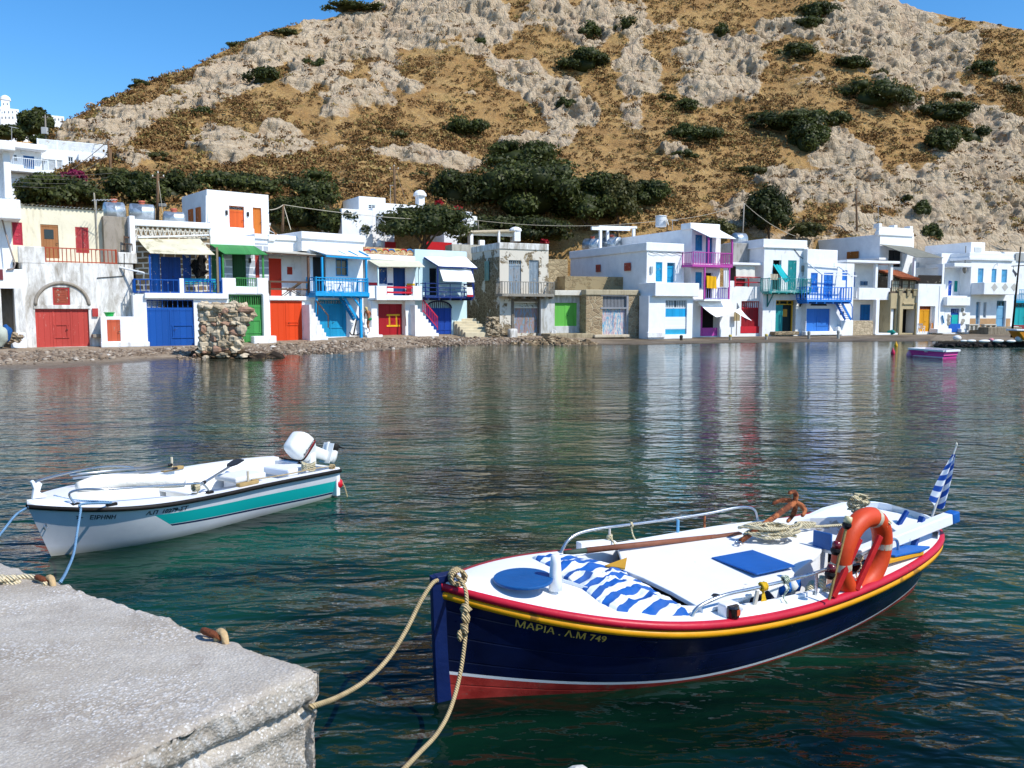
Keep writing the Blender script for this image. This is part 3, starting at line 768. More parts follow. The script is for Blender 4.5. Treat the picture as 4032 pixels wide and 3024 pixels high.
uA,zA=h.uz(398,735,.0);uB,_=h.uz(1015,735,.0)
h.railing([(uA,-.1,zA),(uB,-.1,zA)],.85,RUST,17)
m=MB();x,z=h.uz(845,620,W);m.tube([h.p(x,W+.06,z),h.p(x,W+.06,z+2.2),h.p(x-.05,W+.1,z+3.4)],.045,6);m.build('drain_pipe',P('#a89f8c'),h.root)
m=MB();m.tube([h.pp(1045,780,.02),h.pp(1255,828,1.1)],.06,6);m.build('rain_spout',CLEAN,h.root)
m=MB();m.tube([h.pp(1082,660,.04),h.pp(1082,855,.04),h.pp(845,872,.04)],.025,5);m.build('cable',IRON,h.root)
h.slab((810,1362,935,1392),0,.55,GREYWALL,'shelf');h.slab((875,1392,935,1470),0,.4,OLDWHITE,'shelf_pier')
HCREAM=h
h=House('house','stone fronted house with bright blue boathouse doors and blue railed terrace below a cream awning',2,165,1000,51.6,29)
h.door((288,1062,695,1475),BLUE,.19,bars=9,leaves=2,wicket=(515,1290,688,1385),dep=.2,width=.35,wear=.04)
h.wall((170,1010,1000,1475),CLEAN,6,0,name='lower_wall',parapet=.05,base=-.1)
h.slab((265,1005,995,1052),-.2,.2,CLEAN,'terrace_edge')
m=MB();h.rbox(m,(568,876,608,1003),-.1,.12);m.build('pier',CLEAN,h.root,bevel=.03)
W=-1.9
h.door((408,690,582,1003),'#0d3f86',0,leaves=2,dep=.1,w=W,panel=3,wear=0)
h.window((325,660,400,1003),'#11559f','shutter',1,dep=.08,w=W);h.window((596,665,668,880),'#0d3f86','shutter',1,dep=.08,w=W)
STONE=coursed()
h.wall((183,430,836,1010),STONE,5,W,name='upper_wall',parapet=.05)
m=MB();h.rbox(m,(176,376,848,432),W-4.5,W+.14);m.build('parapet',CLEAN,h.root,bevel=.05)
m=MB();u0,u1,z0,z1=h.rect((190,440,836,512),W)
n=16
for i in range(n):
 a,b=u0+(u1-u0)*i/n,u0+(u1-u0)*(i+1)/n
 m.bar(h.p(a,W+.02,z0),h.p((a+b)/2,W+.02,z1),.05,.05);m.bar(h.p((a+b)/2,W+.02,z1),h.p(b,W+.02,z0),.05,.05)
m.build('lattice',P('#d2cdbf'),h.root)
AWN=paint('#cfc8ae',.8,.2,1.2,wear=.35,wearcol='#a49c80',wscale=1)
h.sheet(h.pp(200,527,W+.1),h.pp(745,530,W+.1),h.pp(876,668,.15),h.pp(312,655,.15),AWN,'awning',.03,sag=.04)
m=MB();m.tube([h.pp(205,520,W+.2),h.pp(825,500,W+.2)],.06,6);m.build('awning_roller',CLEAN,h.root)
BL=P(BLUE,wear=.05)
for x in(320,838,926):
 u,z0=h.uz(x,1003,0);h.post(u,-.05,z0,h.uz(x,670 if x<900 else 690,0)[1],.1,BL)
h.post(h.uz(905,1000,.1)[0],.1,h.uz(905,1000,.1)[1],h.uz(905,605,.1)[1],.12,P('#85785f'))
uA,zA=h.uz(180,1003,.1);uB,_=h.uz(938,1003,.1);ub0=h.uz(566,1003,.1)[0];ub1=h.uz(612,1003,.1)[0]
h.railing([(uA,-1.7,zA),(uA,.05,zA),(ub0,.05,zA)],.82,BLUE,14);h.railing([(ub1,.05,zA),(uB,.05,zA),(uB,-1.7,zA)],.82,BLUE,14)
h.door((-62,1236,53,1425),'#c05a3c',0,leaves=1,dep=.1,w=.05,wear=.3,name='hatch',width=.3)
h.wall((-115,1208,178,1450),CLEAN,3,.05,name='annexe_wall',parapet=.03,base=.1)
m=MB();h.rbox(m,(-115,1430,310,1475),-.1,.2);m.build('step',WHITE2,h.root,bevel=.04)
m=MB();h.rbox(m,(700,1410,760,1475),0,.15);m.build('plinth',CLEAN,h.root,bevel=.04)
HBLUE=h
def stand(hh,name,label,cat,x,y,w,group=None):
 q=hh.pp(x,y,w);return empty(name,q,label,cat,group),q
r_,q=stand(h,'bench','turquoise slatted bench behind the bright blue terrace railing','bench',740,985,-.9)
m=MB();u,z=h.uz(740,985,-.9)
for k in range(3):h.box(m,u-1.05,u+1.05,-1.1+k*.16,-.98+k*.16,z+.42,z+.46)
m.build('seat',P('#1d9bb4'),r_);m=MB()
for k in range(2):h.box(m,u-1.05,u+1.05,-1.16,-1.13,z+.55+k*.14,z+.65+k*.14)
m.build('backrest',P('#1d9bb4'),r_)
for a in(-.95,.95):
 m=MB();h.box(m,u+a-.04,u+a+.04,-1.14,-.7,z,z+.42);m.build('leg',P('#177e94'),r_)
r_,q=stand(h,'fishing_net','black tangled net bundle hung on the stone wall beside the blue doors','net',757,765,W+.2)
m=MB()
for k in range(9):m.blob(q+h.u*rnd.uniform(-.35,.35)+Vector((0,0,rnd.uniform(-.45,.45))),(.28,.16,.34),k,8,.4)
m.build('net',paint('#0c0c0e',.95,.3,6,bump=1,bscale=30),r_)
r_,q=stand(h,'crate','green plastic tub on the low white annexe roof','tub',-42,1208,-.3)
m=MB();m.lathe([(.2,0),(.28,.22),(.3,.24),(.26,.23),(.18,.03)],q,12);m.build('tub',P('#1fa34a',rough=.4),r_)
m=MB();m.tube([q+Vector((.3*math.cos(a),.3*math.sin(a),.24))for a in np.linspace(0,6.28,13)[:-1]],.02,5,closed=True);m.build('rim',P('#1fa34a',rough=.4),r_)
h=House('house','plain white cube house with orange doors standing above the green awning',2,812,1346,60.5,40,zg=5)
h.door((1002,246,1132,440),'#cf5a22',.2,bars=1,leaves=1,dep=.18,wear=0,tmat=GLASS,barcol=ORANGE);h.door((1208,260,1284,492),'#bf6a22',0,leaves=1,dep=.18,wear=0)
h.wall((812,126,1346,560),CLEAN,5.2,0,parapet=.3,bevel=.12,base=4)
sd_=h.side(h.uz(812,300)[0])
for r in((655,275,690,400),(720,258,757,400)):
 sd_.holes=[];sd_.window(r,'#c96a28','shutter',1,dep=-.02,hole=False)
h.lamp(976,304);h.lamp(1162,318)
m=MB();m.tube([h.pp(800,155,.1),h.pp(800,405,.1)],.05,6);m.build('drain_pipe',CLEAN,h.root)
h.wall((838,385,968,450),CLEAN,1.2,1.2,name='stair_wall',parapet=.05)
h.wall((836,430,1222,560),CLEAN,3,1.6,name='terrace_wall',parapet=.5)
h=House('house','small white house with green boathouse doors under a green sheet awning',2,940,1345,54.8,38)
h.door((1000,1020,1297,1450),GREEN,.22,bars=15,leaves=2,wicket=(1150,1245,1275,1345),dep=.15,width=.3,wear=.05,tmat=paint('#35522c',.8))
h.wall((985,1005,1352,1450),CLEAN,6,0,name='lower_wall',parapet=.05,base=0)
m=MB();h.rbox(m,(1300,1010,1356,1420),-.1,.25);m.build('buttress',CLEAN,h.root,bevel=.05)
m=MB();h.rbox(m,(1215,1378,1415,1452),.2,.8);m.build('step',WHITE2,h.root,bevel=.06)
m=MB()
for r in((942,872,1060,1012),(1060,947,1246,1012),(1246,872,1342,1012)):h.rbox(m,r,-.25,.12)
m.build('parapet',CLEAN,h.root,bevel=.03)
u0,z0=h.uz(1062,945,0);u1=h.uz(1244,945,0)[0]
h.railing([(u0,-.05,z0-.05),(u1,-.05,z0-.05)],.6,GREEN,10,posts=False)
W=-1.6
h.door((1030,665,1148,1000),'#1c4a26',0,leaves=1,panel=2,dep=.1,w=W,wear=0);h.window((1230,675,1264,1000),'#a33a34','shutter',1,dep=.1,w=W);h.window((850,640,955,1000),'#1f5a2c','shutter',1,dep=.1,w=W)
h.wall((842,560,1345,1010),coursed('#a3a9b2','#959ba5','#dfe3e8',1.3,.5,.05),5,W,name='upper_wall',parapet=.05)
h.wall((836,500,1226,600),CLEAN,5,W+.3,name='parapet_wall',parapet=.1)
h.sheet(h.pp(832,577,W+.3),h.pp(1218,592,W+.3),h.pp(1336,668,.3),h.pp(958,660,.3),planks('#3b8545',None,.25,wear=.1),'awning',.05)
GP=P(GREEN)
for x in(952,1300):h.post(h.uz(x,870,.1)[0],.05,h.uz(x,872,.1)[1],h.uz(x,668,.1)[1],.11,GP)
h.lamp(1180,720,W);HGREEN=h
h=House('house','white house with a plain orange-red boathouse door and a brown railed terrace',3,244,606,57.4,40)
h.door((255,1072,532,1420),'#d8430f',0,leaves=2,dep=.12,width=.4,wear=.03,wicket=(400,1262,500,1275))
h.wall((244,1030,610,1425),CLEAN,6,0,name='lower_wall',parapet=.05,base=0)
h.slab((246,1030,645,1066),-.3,.15,CLEAN,'terrace_edge')
m=MB();h.rbox(m,(603,900,643,1035),-1.4,.1);m.build('parapet',CLEAN,h.root,bevel=.04)
W=-1.7
h.door((215,702,352,1030),'#c93318',0,leaves=1,dep=.12,w=W,wear=.03);h.window((400,777,443,842),'#b93a26','shutter',1,dep=.06,w=W)
h.wall((150,640,640,1035),WHITE,5,W,name='upper_wall',parapet=.05)
h.wall((118,498,548,640),CLEAN,5,W+.3,name='parapet_wall',parapet=.35)
m=MB();h.rbox(m,(118,515,530,540),W+.3,W+.42);h.rbox(m,(240,492,295,548),W+.3,W+.46);m.build('cornice',CLEAN,h.root,bevel=.02)
h.sheet(h.pp(150,632,W+.3),h.pp(640,642,W+.3),h.pp(735,672,.2),h.pp(215,640,.2),P('#b9b4a8'),'canopy',.06)
BW=P(BROWN,wear=.2)
m=MB();m.bar(h.pp(215,652,.1),h.pp(735,682,.1),.1,.14);m.build('canopy_beam',BW,h.root)
h.post(h.uz(588,1030,0)[0],0,h.uz(588,1030,0)[1],h.uz(588,680,0)[1],.13,BW)
uA,zA=h.uz(245,1032,0);uB=h.uz(592,1032,0)[0]
h.railing([(uA,0,zA),(uB,0,zA)],1.0,BROWN,1,rails=(1.,.5),w=.1)
r_,q=stand(h,'deck_chair','brown wooden folding deck chair on the terrace above the orange door','deck chair',450,1030,-.6)
u,z=h.uz(450,1030,-.6);m=MB()
for dw in(-.75,-.25):m.bar(h.p(u-.8,dw,z),h.p(u+.55,dw,z+.95),.05);
m.build('frame',BW,r_);m=MB()
for dw in(-.75,-.25):m.bar(h.p(u+.7,dw,z),h.p(u-.45,dw,z+.55),.05)
m.build('leg_frame',BW,r_);m=MB();m.par(h.p(u-.4,-.75,z+.35),h.u*.9+Vector((0,0,.55)),h.n*.5,Vector((0,0,.03)));m.build('seat',P('#6b5a44'),r_)
HORANGE=h
h=House('house','white house with a light blue timber balcony, blue roof beam and sky blue boathouse door',3,606,1062,60.2,42)
h.door((640,1062,918,1385),TURQ,.13,bars=12,leaves=2,wicket=(780,1195,890,1300),dep=.15,width=.3,wear=.03)
W=0
h.door((625,690,737,1000),'#101418',0,leaves=1,dep=.25,wear=0,label='dark open doorway');h.window((822,703,932,856),'#1a86bd','glass',2,dep=.14)
h.wall((606,640,1062,1390),CLEAN,6,0,parapet=.05,base=.2)
h.wall((524,484,1078,650),CLEAN,5,-.4,name='parapet_wall',parapet=.3)
m=MB();h.rbox(m,(524,484,1084,545),-.4,-.25);m.build('cornice',CLEAN,h.root,bevel=.03)
LB=P('#1796cf',wear=.04)
h.sheet(h.pp(568,614,-.2),h.pp(1068,640,-.2),h.pp(1128,690,1.4),h.pp(735,664,1.4),planks('#e4e7ea',None,.5,wear=.1),'canopy',.05)
m=MB();m.bar(h.pp(735,676,1.3),h.pp(1122,702,1.3),.12,.2)
for k in range(5):x=745+k*90;m.bar(h.pp(x,682,1.25),h.pp(x-80,640,.1),.09,.12)
m.build('canopy_beam',LB,h.root)
for x in(708,1090):h.post(h.uz(x,1000,1.25)[0],1.25,h.uz(x,1010,1.25)[1],h.uz(x,690,1.25)[1],.13,LB)
uA,zA=h.uz(640,1000,1.3);uB=h.uz(1105,1000,1.3)[0]
m=MB();h.box(m,uA,uB,-.02,1.4,zA-.16,zA);h.box(m,uA-.02,uB+.02,1.4,1.46,zA-.22,zA+.04)
for k in range(7):x=uA+(uB-uA)*k/6;h.box(m,x-.05,x+.05,0,1.38,zA-.32,zA-.16)
m.build('balcony_floor',LB,h.root)
h.railing([(uA+.1,0,zA),(uA+.1,1.35,zA),(uB-.05,1.35,zA),(uB-.05,0,zA)],1.05,'#1796cf',30,rails=(1.,.82,.08))
u=h.uz(1042,1300,1.2)[0];h.post(u,1.2,.3,zA-.2,.18,LB);h.post(h.uz(655,1100,1.2)[0],1.2,zA-1.5,zA-.2,.14,LB)
m=MB();m.bar(h.pp(975,1040,1.2),h.pp(1035,1125,1.2),.1);m.build('brace',LB,h.root)
m=MB();A,B=h.pp(895,1040,.9),h.pp(1020,1240,.9)
for dw in(0,.6):m.bar(A-h.n*dw,B-h.n*dw,.06,.2)
for k in range(9):c=A+(B-A)*(k+.5)/9;m.par(c-h.n*.6-h.u*.12,h.u*.24,h.n*.6,Vector((0,0,.04)))
m.build('ladder_stairs',LB,h.root)
u0=h.uz(600,1300,1.4)[0];u1=h.uz(757,1300,1.4)[0];zt=h.uz(620,1105,1.2)[1]
h.stairs(u0,u1,.5,zt,9,.35,1.35,WHITE2)
m=MB();m.bar(h.pp(652,1068,1.3),h.pp(757,1200,1.3),.07);m.bar(h.pp(757,1200,1.3),h.pp(757,1305,1.3),.07);m.bar(h.pp(665,1075,1.3),h.pp(665,1190,1.3),.06);m.build('handrail',BW,h.root)
HLB=h
def plastic_chair(label,q,rz,group=None,col='#e8eaec'):
 r_=empty('plastic_chair',q,label,'chair',group);Mx=Matrix.Rotation(rz,3,'Z');T=lambda x,y,z:Vector(q)+Mx@Vector((x,y,z));mt=P(col,rough=.4,var=.05,bump=0)
 m=MB();m.par(T(-.24,-.22,.42),Mx@Vector((.48,0,0)),Mx@Vector((0,.46,0)),Vector((0,0,.035)));m.build('seat',mt,r_,bevel=.012)
 m=MB()
 for k in range(5):m.bar(T(-.2+.1*k,.22,.45),T(-.2+.1*k,.3,.85),.055,.02)
 m.bar(T(-.24,.305,.85),T(.24,.305,.85),.03,.09);m.build('backrest',mt,r_)
 for sx_ in(-1,1):
  m=MB();m.bar(T(.24*sx_,-.2,.64),T(.24*sx_,.26,.64),.05,.03);m.bar(T(.24*sx_,-.2,.42),T(.24*sx_,-.2,.64),.04);m.build('armrest',mt,r_)
  for sy in(-1,1):m=MB();m.bar(T(.21*sx_,.19*sy,.42),T(.24*sx_,.24*sy,0),.045);m.build('leg',mt,r_)
 return r_
def table(label,q,mt,r=.4,hgt=.72,group=None):
 r_=empty('table',q,label,'table',group);m=MB();m.lathe([(r,hgt-.03),(r,hgt)],q,14);m.build('tabletop',mt,r_)
 for k in range(3):a=k*2.09;m=MB();m.bar(Vector(q)+Vector((.1,0,hgt-.03))*1,Vector(q)+Vector((math.cos(a)*r*.8,math.sin(a)*r*.8,0)),.035);m.build('leg',mt,r_)
 return r_
u=lambda x:h.uz(x,1000,.7)[0]
plastic_chair('white plastic chair near the middle post of the light blue balcony',h.p(u(760),.75,zA),h.a+1.2)
plastic_chair('white plastic chair between table and outer end of the light blue balcony',h.p(u(930),.7,zA),h.a-1.4)
table('small round white table on the light blue balcony',h.p(u(850),.75,zA),P('#2a9fd0'),.38)
h=House('house','white house whose red boathouse door carries a big yellow sign of two bars',4,326,740,63.4,42)
d_=h.door((420,1098,638,1372),'#9c0f1c',0,leaves=2,dep=.2,wear=.02,width=.5)
m=MB();f=-.2+.03+.042
for(a,b)in(((492,1196),(606,1194)),((492,1290),(606,1288)),((515,1200),(518,1286)),((575,1200),(580,1286))):
 m.bar(h.pp(*a,f+.02),h.pp(*b,f+.02),.04,.13 if a[0]==492 else .11)
m.build('painted_sign',P('#dca81c'),d_)
h.window((422,780,498,924),'#174a86','shutter',1,dep=.14);h.door((550,785,656,1030),'#123c74',0,leaves=1,dep=.14,panel=1,wear=0)
h.wall((326,690,740,1385),CLEAN,6,0,parapet=.05,base=.3)
m=MB();h.rbox(m,(360,1070,412,1385),-.05,.5);m.build('buttress',CLEAN,h.root,bevel=.04)
for r,c_ in(((328,912,418,936),'#b5222e'),((500,916,548,936),'#1b3c70'),((668,920,738,938),'#e0b52a')):
 m=MB();h.rbox(m,r,0,.02);m.build('painted_band',P(c_),h.root)
m=MB()
for r in((403,942,494,1066),(494,1025,722,1066),(722,942,808,1066)):h.rbox(m,r,.8,1.05)
m.build('parapet',CLEAN,h.root,bevel=.03)
m=MB();u0,u1,z0,z1=h.rect((403,1055,808,1066),1.0);h.box(m,u0,u1,0,.8,z0,z0+.15);m.build('balcony_floor',CLEAN,h.root)
u0,z0=h.uz(494,1025,.9);u1=h.uz(722,1025,.9)[0]
h.railing([(u0,.92,z0),(u1,.92,z0)],.62,'#c01a30',1,posts=False,rails=(1.,.38),w=.11)
m=MB();h.rbox(m,(668,935,722,1020),.3,.4);m.build('red_panel',P('#8f1a22'),h.root)
h.sheet(h.pp(330,716,.05),h.pp(775,724,.05),h.pp(826,776,1.2),h.pp(425,772,1.2),paint('#c3c2ac',.8,.15,1),'awning',.04)
for x in(418,776):h.post(h.uz(x,940,1.0)[0],1.0,h.uz(x,942,1.0)[1],h.uz(x,774,1.0)[1],.1,P('#cfe3e2'))
m=MB();h.rbox(m,(290,672,742,718),-5,.06);m.build('roof_edge',CLEAN,h.root,bevel=.04)
m=MB();h.rbox(m,(290,612,724,668),-.6,-.3);m.build('mosaic_wall',masonry('#b08a66','#d8c9a0',1.6,'#9a7a5c',.06),h.root)
for k,c_ in enumerate(['#b5372a','#2a72b5','#c9b45a','#b5372a','#2a72b5','#c9b45a','#b5372a','#2a72b5']):
 m=MB();x=300+k*53;u,z=h.uz(x+22,640,-.3);m.tube([h.p(u+.3*math.cos(a),-.28,z+.2*math.sin(a)-.05)for a in np.linspace(.1,3.0,7)],.05,5);m.build('mosaic_piece',P(c_),h.root)
u0=h.uz(740,1300,1.0)[0];u1=h.uz(945,1300,1.0)[0];zt=h.uz(760,1110,1.0)[1]
h.stairs(u0,u1,.55,zt,9,-.2,1.0,CLEAN)
m=MB();h.rbox(m,(655,1070,742,1385),-.2,.35);m.build('stair_wall',CLEAN,h.root,bevel=.03)
A,B=h.pp(805,1060,1.0),h.pp(935,1215,1.0);dn=Vector((0,0,-.95));m=MB()
m.bar(A,B,.07,.08);m.bar(A+dn*.85,B+dn*.85,.05,.06)
for k in range(10):c=A+(B-A)*k/9;m.bar(c,c+dn*(.9 if k not in(0,9)else 1.05),.045)
m.build('railing',P('#c22a4a'),h.root)
m=MB();ul=h.uz(290,1300,.6)[0];ur=h.uz(425,1300,.6)[0]
for k,(a,b,t_)in enumerate(((0,1,.18),(.0,.72,.42),(0.,.55,.72),(-.05,.35,1.35))):h.box(m,ul+(ur-ul)*a,ul+(ur-ul)*b,-.3,1.1-k*.25,.4,.62+t_)
m.build('side_steps',CLEAN,h.root,bevel=.03)
HRED=h;STEP_W=.85;STEP_Z=.8
h=House('house','pale blue house with an arched navy boathouse door, navy balcony and white cloth blinds',4,742,1190,66.4,36)
u0,u1,z0,z1=h.rect((838,1135,1058,1362),0)
h.holes.append((u0,u1,0,h.uz(940,1072,0)[1],.18))
m=MB();h.box(m,u0,u1,-.16,-.08,z0,z1)
for k in range(1,4):x=u0+(u1-u0)*k/4;h.box(m,x-.03,x+.03,-.08,-.06,z0,z1)
for zz in(z0+.3,z0+1.0,z1-.15):h.box(m,u0,u1,-.06,-.045,zz,zz+.1)
d_=m.build('door',planks('#0f3d94',None,.2,wear=.03),h.root)
m=MB();uc=(u0+u1)/2;rr=(u1-u0)/2;hh_=h.uz(940,1072,0)[1]-z1
arc=[(uc+rr*math.cos(a),z1+hh_*math.sin(a))for a in np.linspace(0,math.pi,16)]
m.tube([h.p(a,-.03,b)for a,b in arc],.07,5)
for k in range(1,12):
 a=-rr+2*rr*k/12;m.bar(h.p(uc+a,-.06,z1),h.p(uc+a,-.06,z1+hh_*math.sqrt(max(0,1-(a/rr)**2))),.05)
m.build('fanlight',P('#10244a'),d_)
m=MB()
for k in range(15):
 (a,b),(c,e)=arc[k],arc[k+1];zt=z1+hh_+.06
 m.prism([h.p(a,-.1,b),h.p(c,-.1,e),h.p(c,-.1,zt),h.p(a,-.1,zt)],h.n*.098)
m.build('arch',PALEBLUE,h.root)
h.door((868,788,932,1025),'#0b1420',0,leaves=1,dep=.25,wear=0,label='dark doorway')
h.wall((742,632,1190,1370),PALEBLUE,6,0,parapet=.2,base=.2)
NB=P('#102a6a',wear=.04)
h.sheet(h.pp(818,686,.05),h.pp(1182,690,.05),h.pp(1282,782,1.5),h.pp(945,768,1.5),CLEAN,'canopy',.05,wob=.02)
m=MB();m.bar(h.pp(945,776,1.45),h.pp(1280,790,1.45),.08,.1);m.bar(h.pp(818,696,.1),h.pp(945,776,1.4),.07);m.build('canopy_beam',NB,h.root)
h.sheet(h.pp(950,792,1.3),h.pp(1232,796,1.3),h.pp(1258,908,1.75),h.pp(985,900,1.75),paint('#e9e9ea',.8,.05,bump=.1),'blind',.02,wob=.02)
uA,zA=h.uz(830,1032,1.4);uB=h.uz(1252,1032,1.4)[0]
m=MB();h.box(m,uA,uB,0,1.45,zA-.12,zA);
for k in range(5):x=uA+.2+(uB-uA-.4)*k/4;h.box(m,x-.06,x+.06,0,1.4,zA-.28,zA-.12)
m.build('balcony_floor',NB,h.root)
h.railing([(uA,0,zA),(uA,1.4,zA),(uB,1.4,zA),(uB,0,zA)],1.0,'#102a6a',3,rails=(1.,.68,.36,.06),bar=.05)
for x in(937,1240):h.post(h.uz(x,1030,1.4)[0],1.4,zA,h.uz(x,780,1.4)[1],.1,NB)
u=lambda x:h.uz(x,1025,.7)[0]
plastic_chair('white plastic chair behind the left bay of the navy balcony rails',h.p(u(985),.7,zA),h.a+.5)
plastic_chair('white plastic chair at the far end of the navy balcony',h.p(u(1160),.8,zA),h.a-.6)
table('round white table in the middle of the navy balcony',h.p(u(1070),.7,zA),P('#d8dcde'),.45)
r_=empty('cloth',h.pp(1208,960,1.5),'small white cloth with a red hem hung over the navy balcony rail','cloth')
m=MB();A=h.pp(1186,952,1.46);m.grid([[A+h.u*(.6*i/6)+Vector((0,0,-.6*j/5))+h.n*(.04*math.sin(i*1.9)+.02*j)for i in range(7)]for j in range(6)]);m.build('drape',P('#e4e4e6'),r_,smooth=True)
m=MB();m.grid([[A+h.u*(.6*i/6)+Vector((0,0,-.6-.16*j))+h.n*(.04*math.sin(i*1.9)+.1)for i in range(7)]for j in range(2)]);m.build('hem',P('#b02a34'),r_,smooth=True)
HPALE=h
RUIN=masonry('#84765f','#a99c84',2.3,'#544938',.07,plaster=.16,pcol='#d6d1c6');RUINF=masonry('#84765f','#a99c84',2.6,'#5d503e',.07,plaster=.62,pcol='#d2cbbd')
DRY=masonry('#9a8a70','#6d604c',2.4,'#5f523f',.06)
h=House('ruined_house','two storey ruined stone house with flaking plaster and a bare grey wood balcony',5,516,970,68.6,25)
h.door((600,650,716,962),'#7f94a5',.14,bars=6,leaves=2,dep=.15,alt='#8c9298',wear=.4,wearcol='#6d665c',tmat=DARK)
h.window((790,650,880,962),'#8795a0','shutter',2,dep=.15)
h.door((652,1098,872,1330),'#6f97b0',0,leaves=2,dep=.2,alt='#9a7f88',wear=.7,wearcol='#8f7a68',width=.12,label='weathered boathouse door with flaking blue and pink paint')
h.holes.append((*h.rect((650,1050,880,1085)),.35))
h.wall((516,545,970,1345),RUINF,6,0,parapet=.2,base=.1)
sd_=h.side(h.uz(516,800)[0]);m=MB();u0,u1,z0,z1=sd_.rect((205,560,516,1345));sd_.box(m,u0,u1-.02,.0,.03,.2,z1-.7);m.build('side_wall',RUIN,h.root)
sd_.window((388,660,424,842),'#7fa39a','shutter',1,dep=-.06,w=.03,hole=False)
m=MB();h.rbox(m,(512,492,974,552),-6,.08);m.build('parapet',OLDWHITE,h.root,bevel=.04)
GW=paint('#8f8a80',.85,.25,3,wear=.3,wearcol='#6d675e')
uA,zA=h.uz(538,968,1.1);uB=h.uz(1022,968,1.1)[0]
m=MB();h.box(m,uA,uB,0,1.15,zA-.16,zA);m.build('balcony_floor',GW,h.root)
h.railing([(uA,0,zA),(uA,1.1,zA),(uB,1.1,zA),(uB,0,zA)],1.0,GREYWOOD,30,mat=GW,bar=.06,rails=(1.,.03),posts=True)
m=MB()
for x in(600,700,800,890,960):u,z=h.uz(x,985,0);h.box(m,u-.06,u+.06,0,1.0,zA-.34,zA-.16)
m.build('balcony_joist',GW,h.root)
m=MB();h.rbox(m,(628,1010,880,1036),0,.1);h.rbox(m,(628,1036,650,1330),0,.08);h.rbox(m,(872,1036,898,1330),0,.08);m.build('door_frame',paint('#6e665c',.9,.3,4),h.root)
m=MB();h.rbox(m,(610,1290,690,1390),.3,.9);m.build('mooring_block',OLDWHITE,h.root,bevel=.15)
HRUIN=h
r_=empty('stone_steps',h.pp(300,1330,1.2),'pale worn stone steps climbing between the blue house and the ruin','steps')
m=MB();cc=h.uz(205,1300,0)[0];ce=h.uz(392,1300,0)[0];zb,ztop=h.uz(300,1345,0)[1],h.uz(250,1195,0)[1]
for k in range(6):
 f=k/6;h.box(m,cc-.3-.1*k,ce-.45*f+.25-f*.3,-.4-.5*k,.5-.34*k,zb-.3,zb+(ztop-zb)*(k+1)/6)
m.build('step',paint('#c9bda0',.9,.15,2),r_,bevel=.04)
r_=empty('dry_stone_wall',h.pp(460,1350,.8),'broken dry stone wall end beside the pale steps','wall')
m=MB();k=0
for j in range(9):
 for i in range(7-j//3):
  u,z=h.uz(405+130*i/6+rnd.uniform(-8,8),1345-19*j,.5);s_=rnd.uniform(.17,.27);k+=1
  m.blob(h.p(u,.5+rnd.uniform(-.15,.15),z),(s_,s_*.9,s_*.62),k,8,.3)
m.build('stonework',paint('#a3947c',.95,.35,2.5,wear=.4,wearcol='#5f523f',bump=.8),r_)
h=House('boathouse','low grey boathouse with a vivid lime green door and a concrete slab roof',5,904,1322,69.6,22)
h.door((1030,1048,1238,1265),BRGREEN,0,leaves=2,wicket=(1140,1172,1215,1255),dep=.2,width=.5,wear=.02)
h.wall((900,975,1322,1345),whitewash('#c9cbc9','#8f8a7c',.9,.6),5,0,parapet=.05,base=.1)
m=MB();h.rbox(m,(1030,932,1334,980),-5,.5);m.build('roof_slab',whitewash('#d8d3c6','#9d9482',.6),h.root,bevel=.04)
m=MB();h.rbox(m,(1032,1034,1240,1049),-.1,-.05);m.build('lintel_gap',DARK,h.root)
m=MB();h.rbox(m,(1040,1265,1238,1328),-.15,-.02);m.build('threshold',planks('#9a6a42',None,.12,axis='z',wear=.4,wearcol='#c4a98a'),h.root)
m=MB();u,z=h.uz(1010,1320,.4);m.blob(h.p(u,.5,.55),(.35,.3,.45),4,8,.25);m.build('mooring_stone',OLDWHITE,h.root)
m=MB();h.rbox(m,(1280,985,1300,1330),0,.08);m.build('door_post',GW,h.root)
m=MB();h.rbox(m,(985,1335,1405,1385),-.2,1.8);m.build('landing',whitewash('#a89a7e','#6b5f4b',.9,.9),h.root,bevel=.08)
HLIME=h
h2=House('stone_wall','coursed rubble wall standing between the ruin and the lime green boathouse',5,968,1160,73.5,20,zg=3,cat='wall')
h2.wall((960,642,1150,1000),masonry('#a8987a','#8f8064',2.0,'#7a6b52',.05),1.2,0,name='stonework',parapet=.02)
h3=House('retaining_wall','stained brown retaining wall above the stone boathouse with a barred window',5,1125,1900,73.2,20,zg=3,cat='wall')
h3.wall((1125,805,1870,1010),masonry('#8f8064','#8a7b60',1.2,'#6b5d45',.04,plaster=.5,pcol='#948669'),3,0,name='wall',parapet=.02)
h=House('boathouse','rough stone boathouse with a barred opening over a faded blue and pink door',6,-108,436,69.8,20)
h.door((55,1060,298,1322),'#4c9fc4',0,leaves=2,dep=.25,alt='#b58f9c',wear=.7,wearcol='#cfc8bf',width=.12)
u0,u1,z0,z1=h.hole((60,930,300,1050),.4)
m=MB();GR=paint('#8d9096',.8,.15)
for k in range(17):x=u0+(u1-u0)*(k+.5)/17;h.box(m,x-.035,x+.035,-.2,-.15,z0,z1)
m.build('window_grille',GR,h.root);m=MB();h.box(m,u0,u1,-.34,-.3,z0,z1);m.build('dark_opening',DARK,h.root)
m=MB();h.rbox(m,(40,922,318,934),-.2,.04);h.rbox(m,(298,934,318,1320),-.2,.04);h.rbox(m,(40,1046,298,1062),-.2,.04);m.build('door_frame',GR,h.root)
h.wall((-108,905,436,1340),masonry('#a08d70','#b5a68a',2.0,'#6b5a47',.06),4,0,parapet=.05,base=.1)
m=MB();h.rbox(m,(-110,870,425,925),-4,.1);m.build('coping',whitewash('#b5a98e','#8a7d66',.7,.9),h.root,bevel=.06)
